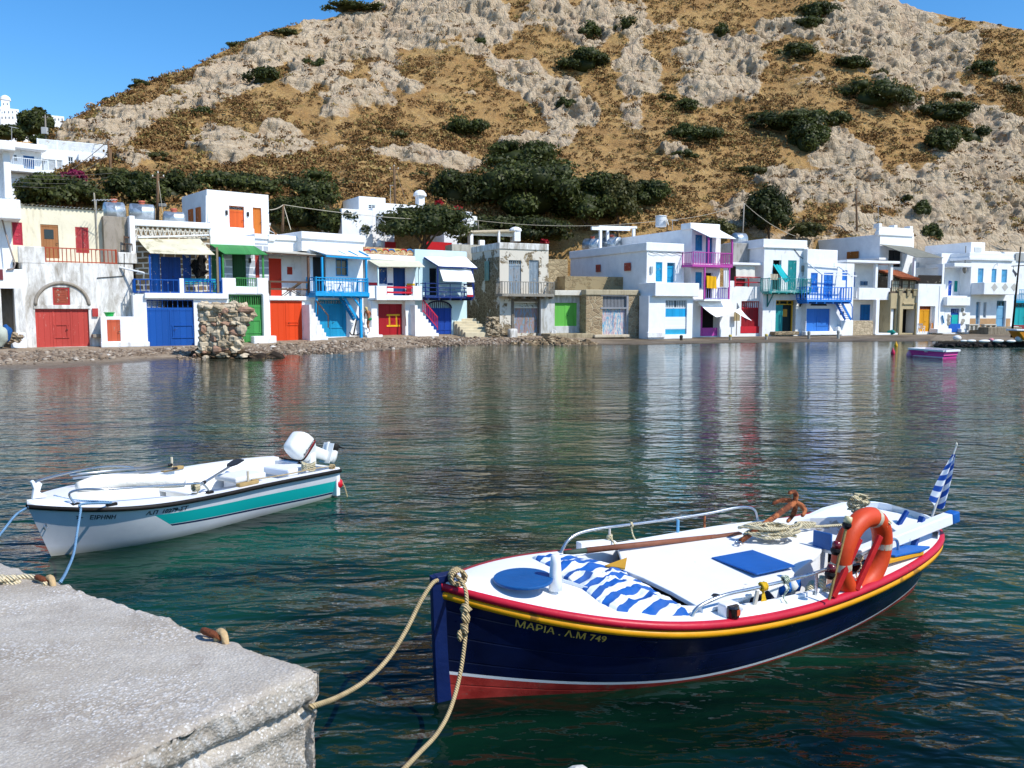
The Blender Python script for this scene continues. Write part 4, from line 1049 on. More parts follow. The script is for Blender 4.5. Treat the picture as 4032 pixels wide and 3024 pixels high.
m=MB();h.rbox(m,(-20,1322,330,1350),-.1,.8);m.build('sill_slab',whitewash('#c5b9a2','#8a7d66',.6,.9),h.root,bevel=.05)
HBARS=h
r_=empty('warning_sign',h.pp(-122,1330,.5),'small white board with an orange warning triangle on a post','sign')
m=MB();hh=HLIME;u0,u1,z0,z1=hh.rect((1352,1195,1388,1282),.3);hh.box(m,u0,u1,.28,.32,z0,z1);m.build('board',P('#d9d6cc'),r_)
m=MB();um=(u0+u1)/2;zm=z1-.14;tr=[hh.p(um-.26,.325,zm-.42),hh.p(um+.26,.325,zm-.42),hh.p(um,.325,zm)];m.prism(tr,hh.n*.01);m.build('triangle',P('#e08a14'),r_)
m=MB();hh.box(m,um-.03,um+.03,.34,.35,zm-.3,zm-.15);hh.box(m,um-.025,um+.025,.34,.35,zm-.37,zm-.33);m.build('exclamation_mark',DARK,r_)
m=MB();hh.box(m,u0+.05,u1-.05,.325,.33,z0+.08,z0+.2);hh.box(m,u0+.05,u1-.1,.325,.33,z0+.26,z0+.3);m.build('small_print',P('#77736a'),r_)
m=MB();hh.box(m,um-.03,um+.03,.22,.28,.2,z1);m.build('post',IRON,r_)
h=House('house','tall white house with turquoise shutters, thick white balcony and blue and white slatted door',6,500,875,71.6,27)
h.window((592,592,658,788),'#1494c2','shutter',1,dep=.12,label='closed turquoise shutter');h.door((705,598,786,880),'#1494c2',.14,bars=5,leaves=1,panel=2,dep=.3,wear=0,width=.4,tmat=P('#9db3bd'))
h.wall((500,480,875,950),CLEAN,12.5,0,parapet=.05,base=1.5)
m=MB();h.rbox(m,(497,400,879,486),-12.5,.12);m.build('parapet',CLEAN,h.root,bevel=.06)
sd_=h.side(h.uz(500,600)[0]);
for r in((286,600,346,680),(0,618,42,692)):sd_.window(r,'#a2483a','shutter',2,dep=-.05,hole=False)
m=MB()
for r,a,b in(((588,800,1030,936),1.55,1.8),):h.rbox(m,r,a,b)
u0,u1,z0,z1=h.rect((588,800,1030,936),1.8);h.box(m,u0,u0+.25,-.6,1.548,z0,z1);h.box(m,u0+.25,u1,0,1.548,z0,z0+.2);m.build('balcony',CLEAN,h.root,bevel=.04)
m=MB();m.bar(h.pp(785,815,1.3),h.pp(932,822,1.3),.06,.05);m.build('blue_rail',P(TURQ),h.root)
W=1.35
u0,u1,z0,z1=h.hole((690,978,905,1318),.25,W);f=W-.2;hz=lambda y:h.uz(800,y,W)[1]
m=MB();h.box(m,u0,u1,f,f+.05,hz(1142),hz(1052))
for k in(.02,.4,.98):x=u0+(u1-u0)*k;h.box(m,x-.03,x+.03,f+.05,f+.07,hz(1142),hz(1052))
d_=m.build('door',planks('#149ad0',None,.4,wear=.03),h.root)
m=MB();h.box(m,u0,u1,f,f+.08,hz(1266),hz(1142));m.build('white_boards',planks('#e6e9eb',None,.16,axis='z',wear=.02),d_)
m=MB();h.box(m,u0,u1,f,f+.07,hz(1318),hz(1266));m.build('lower_board',P('#2a9cc0'),d_)
m=MB();h.box(m,u0,u1,f-.05,f-.02,hz(1052),hz(978));m.build('dark_opening',P('#5c6a70'),d_)
m=MB()
for k in range(13):
 if k==6:continue
 x=u0+(u1-u0)*(k+.5)/13;h.box(m,x-.035,x+.035,f,f+.04,hz(1050),hz(980))
h.box(m,u0,u1,f-.01,f+.06,hz(1058),hz(1048));m.build('transom',P('#d5dbde'),d_)
h.wall((520,930,962,1350),CLEAN,1.34,W,name='lower_wall',parapet=.02,base=-.1)
m=MB();h.rbox(m,(430,935,519,1345),-1.6,-.25);m.build('side_pier',CLEAN,h.root,bevel=.05)
m=MB();h.rbox(m,(512,1296,690,1352),W-.1,W+.14);m.build('plinth',WHITE2,h.root,bevel=.05)
m=MB();u,z=h.uz(545,672);h.box(m,u-.12,u+.12,0,.12,z-.3,z+.3);m.build('meter_box',P('#9aa2a8'),h.root)
m=MB();m.tube([h.p(*h.uz(520,500)[:1],.1,h.uz(520,490)[1])]+[h.pp(540+47*k,488+(22 if k%2 else 6),.14)for k in range(8)],.02,5);m.build('cable',IRON,h.root)
HTURQ=h
h=House('house','white three storey house with stacked magenta pink balconies and a white sailcloth shade',6,946,1236,73.6,27)
h.window((990,318,1062,478),'#1f7fb5','louvre',2,dep=.15);h.door((1095,330,1160,610),'#2a6fa8',0,leaves=1,panel=3,dep=.15,wear=0)
h.window((990,692,1056,852),'#2a8fc4','louvre',1,dep=.12);h.door((1090,700,1162,955),'#14161a',0,leaves=1,dep=.3,wear=0,label='dark open doorway')
u0,u1,z0,z1=h.hole((1045,1030,1282,1335),.5)
h.wall((946,260,1236,1340),CLEAN,12,0,parapet=.2,base=-.1)
m=MB();h.rbox(m,(940,204,1240,266),-1.2,.12);m.build('parapet',CLEAN,h.root,bevel=.05)
PK=P('#b5479c',wear=.05)
m=MB();hz=lambda y:h.uz(1160,y)[1]
for(a,b,c,e)in((1045,1060,1030,1335),(1266,1282,1030,1335)):h.rbox(m,(a,c,b,e),-.3,.03)
h.rbox(m,(1060,1030,1266,1042),-.3,.03);h.rbox(m,(1060,1252,1266,1335),-.25,-.1);d_=m.build('door',PK,h.root)
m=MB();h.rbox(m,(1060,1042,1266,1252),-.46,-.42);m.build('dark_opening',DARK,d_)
m=MB();h.rbox(m,(1172,1130,1262,1252),-.4,-.36);m.build('door_curtain',paint('#c9c9c2',.9,.1),d_)
h.wall((1236,960,1335,1340),CLEAN,3,.2,name='side_wall',parapet=.02,base=-.1)
h.wall((1034,965,1340,1035),CLEAN,3,.22,name='lintel_wall',parapet=.02)
uA,zA=h.uz(958,612,1.4);uB=h.uz(1362,612,1.4)[0]
m=MB();h.box(m,uA,uB,0,1.45,zA-.2,zA);m.build('balcony_floor',PK,h.root)
h.railing([(uA+.1,0,zA),(uA+.1,1.4,zA),(uB,1.4,zA),(uB,0,zA)],1.02,'#b5479c',26,rails=(1.,.08),bar=.045)
for x,y0,y1 in((1078,965,615),(1324,965,615),(1118,612,345),(1355,612,345)):
 h.post(h.uz(x,y0,1.35)[0],1.35,h.uz(x,y0,1.35)[1],h.uz(x,y1,1.35)[1],.13,PK)
h.sheet(h.pp(960,254,.1),h.pp(1216,260,.1),h.pp(1402,358,1.6),h.pp(1140,340,1.6),CLEAN,'awning',.05)
uA2,zA2=h.uz(1075,965,1.35);uB2=h.uz(1328,965,1.35)[0]
m=MB();h.box(m,uA2,uB2,0,1.4,zA2-.15,zA2);m.build('balcony_floor',CLEAN,h.root)
h.railing([(uA2,1.35,zA2),(uB2,1.35,zA2),(uB2,0,zA2)],.98,'#8f86c0',16,rails=(1.,.08),bar=.04)
SAIL=paint('#eceef0',.85,.04,bump=.1)
m=MB();A,B,C_,E_2=h.pp(992,970,.25),h.pp(1335,968,.25),h.pp(1400,1078,1.8),h.pp(1202,1146,2.4)
rows=[]
for i in range(9):
 t_=i/8;l=A.lerp(E_2,t_);r2=B.lerp(C_,t_);rows.append([l.lerp(r2,j/8)-Vector((0,0,.5*t_*(1-t_)+.35*(j/8)*(1-j/8)))for j in range(9)])
m.grid(rows);so_=m.build('sail_shade',SAIL,None,smooth=True,origin_at=A);tag(so_,'white sailcloth shade stretched in front of the magenta boathouse door','shade sail')
m=MB();A,B,C_=h.pp(1380,1082,1.8),h.pp(1440,1055,1.6),h.pp(1560,1182,2.6)
rows=[[A.lerp(B,j/4).lerp(C_,i/8)-Vector((0,0,.3*(i/8)*(1-i/8)))for j in range(5)]for i in range(9)]
m.grid(rows);so_=m.build('sail_shade',SAIL,None,smooth=True,origin_at=A);tag(so_,'narrow pointed white shade cloth hanging before the red boathouse door','shade sail')
def hung(name,label,hh,x0,y0,x1,y1,w,mt,cat='towel',fold=.05,slope=0):
 A=hh.pp(x0,y0,w);B=hh.pp(x1,y0+slope,w);dn=hh.pp(x0,y1,w)-A;r_=empty(name,A,label,cat)
 m=MB();m.grid([[A.lerp(B,i/12)+dn*(j/6)+hh.n*(fold*math.sin(i*1.4+j*.3))for i in range(13)]for j in range(7)]);o=m.build('cloth',mt,r_,smooth=True)
 return r_
hung('towel','yellow towel drying over the lower pink balcony',h,1102,728,1206,852,1.5,paint('#dca617',.95,.1,bump=.4,bscale=40),slope=10)
t=NT('striped_towel');sx=t.new('ShaderNodeSeparateXYZ');t.L(t.tc.outputs['Object'],sx.inputs[0])
c=t.mix(t.ramp(t.math('FRACT',t.math('MULTIPLY',sx.outputs[0],4.5)),[(.5,0.),(.52,1.)],'CONSTANT'),'#e6e6e8','#b9bcc4')
hung('towel','grey and white striped towel hanging from the pink balcony post',h,1274,676,1326,846,1.5,t.done(c,.95))
HPINK=h
h=House('house','low white house with red balcony rails, a hanging pale curtain and a red boathouse door',7,94,396,75.6,22)
d_=h.door((175,985,358,1308),'#8f0f1c',.22,bars=9,leaves=2,dep=.2,wear=.04,barcol='#b51c28',tmat=P('#5c1018'),width=.3)
m=MB();h.rbox(m,(168,1238,358,1306),-.1,.02);m.build('lower_board',P('#bb1c2a'),d_)
h.wall((60,838,396,1345),CLEAN,5,0,name='lower_wall',parapet=.05,base=0)
m=MB();h.rbox(m,(20,838,60,1345),-3,.1);m.build('side_wall',CLEAN,h.root,bevel=.04)
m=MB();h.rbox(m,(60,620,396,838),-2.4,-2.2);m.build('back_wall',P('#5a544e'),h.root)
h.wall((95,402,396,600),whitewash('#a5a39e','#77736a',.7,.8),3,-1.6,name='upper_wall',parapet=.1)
m=MB();h.rbox(m,(92,598,398,622),-2.5,.2);m.build('roof_slab',CLEAN,h.root,bevel=.03)
m=MB();h.rbox(m,(60,780,112,838),-.4,.0);h.rbox(m,(378,622,398,838),-2,-.1);m.build('pier',CLEAN,h.root,bevel=.04)
uA,zA=h.uz(112,836,0);uB=h.uz(380,836,0)[0]
h.railing([(uA,0,zA),((uA+uB)/2,0,zA),(uB,0,zA)],.62*75/75*1.35,'#b51e2c',1,rails=(1.,.45),w=.07)
m=MB();h.rbox(m,(128,775,200,836),-.5,-.4);m.build('red_panel',P('#8f0f1c'),h.root)
hung('curtain','pale cloth curtain hung in the bay above the red rails',h,120,628,314,760,-.1,paint('#d9d9cf',.95,.06),'curtain',.03)
m=MB();u0,z0=h.uz(10,1345,.1);h.box(m,u0-.35,u0+.35,0,.1,z0,z0+2.2);m.build('pier',CLEAN,h.root)
r_,q=stand(h,'paddle_board','brown paddle board leaning upright against the white wall by the red door','paddle board',128,1330,.35)
m=MB();u0,u1,z0,z1=h.rect((102,1085,158,1182),.35);m.prism([h.p(u0,.35,z0),h.p(u1,.35,z0),h.p(u1,.35,z1-.2),h.p((u0+u1)/2+.2,.35,z1),h.p((u0+u1)/2-.2,.35,z1),h.p(u0,.35,z1-.2)],h.n*.06);m.build('blade',P('#9d8a63'),r_)
m=MB();um=(u0+u1)/2;m.bar(h.p(um,.38,z0),h.p(um,.38,q.z),.06);m.build('shaft',P('#b5b1a8'),r_)
r_,q=stand(h,'pennant','small grey pennant on a thin rod above the white shade cloths','flag',125,1330,1.9)
m=MB();A=h.pp(136,1004,1.6);m.prism([A,h.pp(158,1050,1.6),h.pp(132,1072,1.6)],h.n*.02);m.build('cloth',P('#6f7880'),r_);m=MB();m.bar(h.pp(133,1000,1.6),h.pp(122,1335,1.6),.03);m.build('rod',IRON,r_)
h=House('house','white house with a weathered teal balcony, teal shutter and half open teal boathouse door',7,396,836,76.6,22)
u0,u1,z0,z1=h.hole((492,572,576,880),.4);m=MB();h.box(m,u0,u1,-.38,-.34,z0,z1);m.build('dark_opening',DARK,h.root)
h.window((642,574,728,880),'#128c8f','louvre',2,dep=.1)
u0,u1,z0,z1=h.hole((520,975,722,1292),.4);hz=lambda y:h.uz(620,y)[1];ux=lambda x:h.uz(x,1130)[0]
m=MB();OC=P('#c99a2a')
for(a,b,c,e)in((520,692,975,984),(520,692,1012,1022),(520,530,984,1012),(682,692,984,1290),(560,566,984,1012),(640,646,984,1012)):h.rbox(m,(a,c,b,e),-.25,-.12)
d_=m.build('door_frame',OC,h.root)
m=MB();h.rbox(m,(512,1022,590,1290),-.1,-.03);m.build('door_leaf',planks('#12888a',None,.3,wear=.05),h.root)
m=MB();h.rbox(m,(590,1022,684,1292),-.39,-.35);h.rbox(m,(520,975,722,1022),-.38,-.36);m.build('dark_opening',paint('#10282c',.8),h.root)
m=MB();h.rbox(m,(596,1065,636,1140),-.3,-.25);m.build('hung_picture',P('#b5852a'),h.root)
h.wall((396,440,836,1330),WHITE,6,0,parapet=.1,base=0)
m=MB();h.rbox(m,(398,366,840,442),-6,.05);h.rbox(m,(398,436,850,454),-6,.14);m.build('parapet',CLEAN,h.root,bevel=.04)
TE=paint('#2f8f8c',.6,.2,3,wear=.35,wearcol='#9db3ae')
uA,zA=h.uz(452,882,1.1);uB=h.uz(872,882,1.1)[0]
m=MB();h.box(m,uA,uB,0,1.15,zA-.14,zA);
for k in range(6):x=uA+.2+(uB-uA-.4)*k/5;h.box(m,x-.05,x+.05,0,1.2,zA-.28,zA-.14)
m.build('balcony_floor',TE,h.root)
h.railing([(uA,0,zA),(uA,1.1,zA),(uA+(uB-uA)*.24,1.1,zA),(uB,1.1,zA),(uB,0,zA)],1.12,TEAL,34,mat=TE,bar=.045)
for x in(440,772):
 m=MB();A=h.pp(x,905,.05);m.bar(A,A-Vector((0,0,1.25)),.1);m.bar(A,A+h.n*.9,.1);m.bar(A-Vector((0,0,1.2))+h.n*.0,A+h.n*.85,.08);m.build('bracket',P('#12706e')if x<500 else P('#1c2c30'),h.root)
r_=empty('curtain',h.pp(495,615,.1),'turquoise curtain blowing out of the window over the teal balcony','curtain')
m=MB();A,B=h.pp(494,615,.0),h.pp(572,618,.0);C_,E_2=h.pp(668,770,1.2),h.pp(625,800,1.2);rows=[]
for i in range(11):
 t_=i/10;l=A.lerp(E_2,t_);r2=B.lerp(C_,t_);rows.append([l.lerp(r2,j/8)+Vector((0,0,-.5*t_*(1-t_)+.05*math.sin(j*1.8)))+h.n*(.08*math.sin(j*2.1+i*.4))for j in range(9)])
m.grid(rows);m.build('cloth',paint('#19a6ad',.9,.1),r_,smooth=True)
hung('blanket','pale brown blanket slung over the inner end of the teal balcony rail',h,468,712,548,770,1.15,paint('#b5a994',.95,.15),'blanket')
m=MB();u,z=h.uz(795,655);h.box(m,u-.18,u+.18,0,.15,z-.3,z+.25);m.build('meter_box',GW,h.root)
m=MB();m.tube([h.pp(700,452,.04),h.pp(760,530,.04),h.pp(800,560,.04),h.pp(830,640,.04),h.pp(800,680,.04),h.pp(795,730,.04)],.025,5);m.build('cable',IRON,h.root)
m=MB();h.rbox(m,(515,1290,760,1325),-.2,.7);m.build('door_step',DRY,h.root,bevel=.06)
HTEAL=h
h=House('house','white house with a cornflower blue balcony, open white pergola frame and blue ladder stairs',7,836,1300,78.,24)
CB='#2678cf'
h.window((873,700,942,900),CB,'shutter',2,dep=.12);h.door((1003,700,1096,955),CB,0,leaves=2,panel=3,dep=.12,wear=.02);h.window((1190,674,1241,776),CB,'shutter',1,dep=.12)
h.door((830,1060,1068,1290),'#2f74c8',0,leaves=2,wicket=(945,1155,1050,1225),dep=.2,width=.5,wear=.03)
h.wall((832,600,1300,1330),CLEAN,6,0,parapet=.05,base=0)
h.wall((838,466,1146,606),CLEAN,6,-.02,name='upper_wall',parapet=.3)
m=MB();uc,zc=h.uz(952,1030);m.prism([h.p(uc+.98*math.cos(a),.01,zc+.42*math.sin(a))for a in np.linspace(0,math.pi,14)],h.n*.02);m.build('fanlight',P('#15283a'),h.root)
CBm=P(CB,wear=.04)
uA,zA=h.uz(828,968,1.2);uB=h.uz(1276,968,1.2)[0]
m=MB();h.box(m,uA,uB,0,1.3,zA-.2,zA)
for k in range(6):x=uA+.2+(uB-uA-.4)*k/5;h.box(m,x-.06,x+.06,0,1.25,zA-.36,zA-.2)
m.build('balcony_floor',CBm,h.root)
h.railing([(uA,0,zA),(uA,1.25,zA),(uA+(uB-uA)*.24,1.25,zA),(uB,1.25,zA),(uB,0,zA)],1.12,CB,24,bar=.06)
m=MB();WB=P('#e4e8ec')
for a,b in(((845,605,0),(980,712,1.3)),((1145,632,0),(1290,738,1.3)),((980,712,1.3),(1335,732,1.3)),((870,612,.2),(1165,636,.2)),((930,675,.8),(1240,700,.8)),((1110,600,0),(1110,640,0))):m.bar(h.pp(*a[:2],a[2]),h.pp(*b[:2],b[2]),.08)
m.build('pergola',WB,h.root)
for x,y in((980,712),(1228,725)):h.post(h.uz(x,900,1.25)[0],1.25,zA,h.uz(x,y,1.25)[1],.08,CBm)
m=MB();A,B=h.pp(1185,1000,1.),h.pp(1278,1172,1.)
for dw in(0,.7):m.bar(A-h.n*dw,B-h.n*dw,.08,.2)
for k in range(9):c=A+(B-A)*(k+.5)/9;m.par(c-h.n*.7-h.u*.13,h.u*.26,h.n*.7,Vector((0,0,.05)))
m.build('ladder_stairs',CBm,h.root)
m=MB();m.bar(h.pp(1265,985,1.1),h.pp(1296,1050,1.1),.06);m.bar(h.pp(1290,1050,1.1),h.pp(1290,1172,1.1),.06);m.build('handrail',CBm,h.root)
m=MB();h.rbox(m,(822,1288,1195,1326),0,.5);m.build('plinth',CLEAN,h.root,bevel=.05)
m=MB();h.rbox(m,(1182,1178,1300,1335),-.2,.4);h.rbox(m,(1145,1240,1182,1335),-.2,.4);m.build('stair_base',CLEAN,h.root,bevel=.06)
m=MB();h.rbox(m,(1172,1090,1208,1118),0,.04);m.build('vent',IRON,h.root)
HCORN=h
r_=empty('rubble_wall',h.pp(1370,1335,.5),'low pale rubble wall between blue ladder stairs and white portico','wall')
h.root,keep=r_,h.root
h.wall((1240,1182,1500,1345),masonry('#bfae92','#a3947a',2.6,'#8f7f66',.06),1.5,.3,name='stonework',parapet=.02,base=0,bevel=.08);h.root=keep
h=House('house','big white house behind the row with battlement corners and a grey sheet awning',8,205,546,88.5,26,zg=4)
h.door((298,472,432,640),'#0e0f12',0,leaves=2,dep=.3,wear=0,label='dark glazed doorway')
h.wall((205,322,546,760),CLEAN,18,0,parapet=.05,base=1)
m=MB();h.rbox(m,(203,245,546,326),-.4,.02);h.rbox(m,(200,292,552,328),-.4,.14);m.build('parapet',CLEAN,h.root,bevel=.04)
m=MB()
for r in((203,203,232,250),(355,219,388,252),(512,231,544,256)):h.rbox(m,r,-.7,.02)
m.build('battlement',CLEAN,h.root,bevel=.04)
sd_=h.side(h.uz(205,400)[0]);sd_.r=REG[7];sd_.window((1245,487,1360,556),'#9a5a22','shutter',2,dep=-.06,hole=False)
m=MB();sd_.rbox(m,(1150,560,1560,582),0,1.2);m.build('side_ledge',CLEAN,h.root,bevel=.03)
h.sheet(h.pp(213,412,.1),h.pp(520,438,.1),h.pp(852,548,4.),h.pp(570,540,4.),paint('#77776c',.85,.2,1.5),'awning',.05)
for x in(550,828):h.post(h.uz(x,720,3.6)[0],3.6,h.uz(x,800,3.6)[1],h.uz(x,552,3.6)[1],.22,CLEAN)
h.wall((560,600,850,735),CLEAN,6,.5,name='terrace_wall',parapet=.05,base=3)
HBATT=h
h=House('house','white portico house with slim columns, an upper gallery and a small blue door',8,0,326,80.6,22)
h.door((12,1018,113,1178),'#1668a8',0,leaves=2,panel=2,dep=.1,w=-1.6,wear=.02)
h.wall((-60,968,160,1345),CLEAN,4,-1.6,name='lower_wall',parapet=.03,base=0)
h.wall((-90,610,170,970),CLEAN,4,-1.6,name='upper_wall',parapet=.03)
m=MB();h.rbox(m,(-90,690,-40,840),-1.6,-1.5);m.build('window',P('#1a5fa8'),h.root)
m=MB();h.rbox(m,(0,852,325,972),-.25,0);u0,u1,z0,z1=h.rect((0,955,325,972));h.box(m,u0,u1,-1.6,-.25,z0,z1);m.build('gallery_wall',CLEAN,h.root,bevel=.03)
m=MB();h.rbox(m,(-120,576,416,602),-3.5,.3);m.build('roof_slab',CLEAN,h.root,bevel=.04)
for x,y0,y1 in((163,852,602),(313,852,602),(164,1345,972),(308,1335,972)):
 h.post(h.uz(x,y0,-.1)[0],-.12,h.uz(x,y0,-.1)[1],h.uz(x,y1,-.1)[1],.4 if y0>1000 else .3,CLEAN,'column')
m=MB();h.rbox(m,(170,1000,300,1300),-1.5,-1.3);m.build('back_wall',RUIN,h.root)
m=MB();h.rbox(m,(208,1080,256,1252),-1.3,-1.25);m.build('inner_door',P('#4a1218'),h.root)
m=MB();h.rbox(m,(165,1305,392,1342),-1,.5);m.build('plinth',CLEAN,h.root,bevel=.05)
m=MB();h.rbox(m,(24,785,50,826),-1.6,-1.45);h.rbox(m,(62,785,88,826),-1.6,-1.45);m.build('meter_box',P('#4a6a8a'),h.root)
h=House('house','sand coloured house with a glazed wooden veranda under an orange tile roof',8,316,592,81.6,22)
for r in((318,1058,372,1305),(438,1064,576,1305)):
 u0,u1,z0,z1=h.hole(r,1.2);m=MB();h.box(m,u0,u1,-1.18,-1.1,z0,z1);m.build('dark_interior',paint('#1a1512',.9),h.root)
h.wall((316,905,592,1335),TAN,5,0,name='lower_wall',parapet=.03,base=0)
m=MB();h.rbox(m,(520,1065,578,1305),-1.0,-.6);m.build('inner_wall',TAN,h.root)
m=MB();h.rbox(m,(408,930,424,1330),0,.25);h.rbox(m,(572,1000,594,1325),0,.2);m.build('pier',TAN,h.root,bevel=.05)
m=MB();h.rbox(m,(450,1003,562,1018),0,.12);m.build('moulding',TAN,h.root,bevel=.02)
m=MB()
for x in(424,508,570):u,z=h.uz(x,930,.2);chimney_pot(m,h.p(u,.05,z),.28,.55)
m.build('finial',TAN,h.root)
WD=paint('#5f5347',.85,.3,5,wear=.3,wearcol='#8a7d6c')
h.wall((316,735,592,912),WD,3,-.3,name='veranda',parapet=.02)
for r in((322,775,405,895),(428,775,490,895),(500,775,575,895)):h.window(r,'#6b5d4c','grid',3,dep=-.02,w=-.3,hole=False)
m=MB();h.rbox(m,(316,890,592,914),-.3,-.1);h.rbox(m,(405,750,426,900),-.3,-.18);m.build('veranda_beam',WD,h.root)
h2=House('house_wing','',8,172,318,82.5,22);bpy.data.objects.remove(h2.root);h2.root=h.root
h2.wall((172,690,318,852),WD,2,-.4,name='veranda',parapet=.02)
for r in((180,775,232,845),(238,775,292,845),(185,700,290,765)):h2.window(r,'#6b5d4c','grid',3,dep=-.02,w=-.4,hole=False)
t=NT('roof_tiles');c=t.mix(t.ramp(t.noise(3,5,.7),[(.35,0.),(.65,1.)]),(.28,.075,.03),(.52,.17,.07));t.bump(t.noise(10,4),.4,.05);TILE=t.done(c,.8)
m=MB();A,B,C_,E_2=h.pp(180,672,-2.0),h.pp(395,672,-3.2),h.pp(618,760,.35),h.pp(425,742,.35);rows=[]
for j in range(49):
 f=j/48;rows.append([A.lerp(B,f).lerp(E_2.lerp(C_,f),i/8)+Vector((0,0,.05*math.sin(j*1.57)-.02*(i%2)))for i in range(9)])
m.grid(rows);m.grid([[p-Vector((0,0,.12))for p in r]for r in rows][::-1]);m.build('roof',TILE,h.root)
HSAND=h
h=House('house','white house with an ochre yellow boathouse door below a dark terrace balustrade',8,590,862,82.6,22)
h.door((605,1034,732,1290),'#d9960c',.14,bars=9,leaves=2,panel=0,dep=.3,wear=.03,barcol='#b5561a',tmat=P('#7a3a14'),width=.4)
h.hole((732,1034,762,1290),.3)
h.wall((590,812,862,1310),CLEAN,6,0,parapet=.05,base=.1)
m=MB();h.rbox(m,(720,1205,742,1285),-.28,-.1);m.build('yellow_post',P('#b56c1c'),h.root)
uA,zA=h.uz(596,812,-.1);uB=h.uz(846,812,-.1)[0]
h.railing([(uA,-.1,zA),(uB,-.1,zA)],.85,'#3a322a',34,rails=(1.,.04),bar=.06,posts=False)
m=MB();h.rbox(m,(838,610,858,815),-.5,0);h.rbox(m,(806,830,812,1290),0,.05);m.build('pier',CLEAN,h.root)
m=MB();h.rbox(m,(790,1262,934,1308),0,1.0);m.build('bench_block',CLEAN,h.root,bevel=.05)
HYEL=h
h=House('house','white house with a recessed balcony, turquoise panelled blue door and bare stone quoins',8,862,1116,84.,22)
h.window((958,780,992,890),'#149a90','shutter',1,dep=.1,w=-1.5);h.window((897,778,931,945),'#1a4fae','shutter',1,dep=.1,w=-1.5)
h.wall((862,635,1116,950),CLEAN,4,-1.5,name='upper_wall',parapet=.05)
d_=h.door((920,1060,1005,1300),'#1450a8',.2,bars=4,leaves=1,dep=.2,wear=.02,tmat=P('#123a78'))
m=MB();h.rbox(m,(932,1122,994,1215),-.14,-.1);m.build('turquoise_panel',P('#10a5a0'),d_);m=MB();h.rbox(m,(905,1212,1020,1295),-.15,.05);m.build('lower_board',P('#1d5cb5'),d_)
h.wall((862,930,1116,1310),CLEAN,5,0,name='lower_wall',parapet=.03,base=.2)
m=MB();h.rbox(m,(885,942,1120,1030),-.3,.5);m.build('balcony',CLEAN,h.root,bevel=.04)
m=MB();h.rbox(m,(960,602,1140,640),-3,.4);m.build('roof_slab',CLEAN,h.root,bevel=.04)
h.wall((830,505,1000,640),CLEAN,5,-2.5,name='rear_wall',parapet=.05)
m=MB()
for k,(x,y)in enumerate(((1035,1075),(1047,1115),(1040,1180),(898,1135),(890,1170),(892,1205),(1030,1205))):u,z=h.uz(x,y,.01);m.blob(h.p(u,.0,z),(.32,.06,.22),k,8,.2)
m.build('quoin',paint('#a39d90',.9,.25),h.root)
m=MB();m.bar(h.pp(838,1128,.1),h.pp(852,1205,.1),.25,.05);m.build('blue_board',P('#2c86b5'),h.root)
m=MB();h.rbox(m,(1030,1262,1100,1300),0,.5);m.build('bench_block',CLEAN,h.root,bevel=.05)
h=House('house','white two storey house with pale blue shutters, diamond pierced balcony and ochre painted base',8,1116,1560,86.,20)
for r in((1195,655,1251,800),(1333,660,1381,800),(1433,666,1489,804)):h.window(r,'#55a0c8','louvre',1 if r[0]==1333 else 2,dep=.14)
h.door((1380,980,1476,1245),'#6ea3c4',.22,bars=3,leaves=1,panel=2,dep=.3,wear=.02,tmat=P('#3f5a55'));h.door((1175,992,1216,1235),'#7ba3bd',.15,bars=1,leaves=1,panel=3,dep=.3,wear=.02,tmat=P('#3f5a55'));h.window((1250,996,1281,1152),'#a9b2ba','shutter',1,dep=.2)
h.wall((1116,570,1560,1260),CLEAN,7,0,parapet=.05,base=.3)
m=MB();h.rbox(m,(1112,502,1556,548),-7,.05);h.rbox(m,(1112,545,1564,576),-7,.2);m.build('parapet',CLEAN,h.root,bevel=.05)
h.wall((1126,393,1268,505),CLEAN,6,-2.2,name='roof_room',parapet=.1)
u0,u1,z0,z1=h.rect((1160,445,1230,492),-2.2);m=MB();h.box(m,u0,u1,-2.19,-2.15,z0,z1);m.build('window',P('#b5b9b8'),h.root)
m=MB();h.rbox(m,(1076,1158,1174,1248),0,.02);h.rbox(m,(1216,1158,1376,1248),0,.02);h.rbox(m,(1478,1158,1522,1248),0,.02);m.build('painted_base',paint('#b08c66',.9,.12),h.root)
uB0=h.rect((1258,798,1612,918),1.5);m=MB();h.rbox(m,(1258,798,1612,918),1.3,1.5);h.box(m,uB0[0],uB0[0]+.2,0,1.3,uB0[2],uB0[3]);h.box(m,uB0[0]+.2,uB0[1],0,1.3,uB0[2],uB0[2]+.2);m.build('balcony',CLEAN,h.root,bevel=.03)
m=MB()
for x in(1362,1468,1558):
 u,z=h.uz(x,845,1.5)
 m.prism([h.p(u-.45,1.503,z),h.p(u,1.503,z-.42),h.p(u+.45,1.503,z),h.p(u,1.503,z+.42)],h.n*.01)
m.build('diamond_opening',P('#b5b3ac'),h.root)
m=MB();u,z=h.uz(1370,618,0);m.tube([h.p(u,0,z),h.p(u,.25,z+.1),h.p(u,.3,z-.1)],.04,6);m.build('wall_lamp',P('#d5d7d8'),h.root)
sd_=h.side(h.uz(1116,600)[0]);m=MB();A=sd_.pp(1075,430,.1);m.tube([A,A-Vector((0,0,2.2))],.05,5);m.blob(A-Vector((0,0,2.4)),(.2,.2,.35),3);m.build('drain_pipe',GW,h.root)
m=MB();h.rbox(m,(1300,1245,1640,1345),-.5,2.2);m.build('terrace',whitewash('#8d8270','#5f5646',.8,.9),h.root,bevel=.08)
HSHUT=h
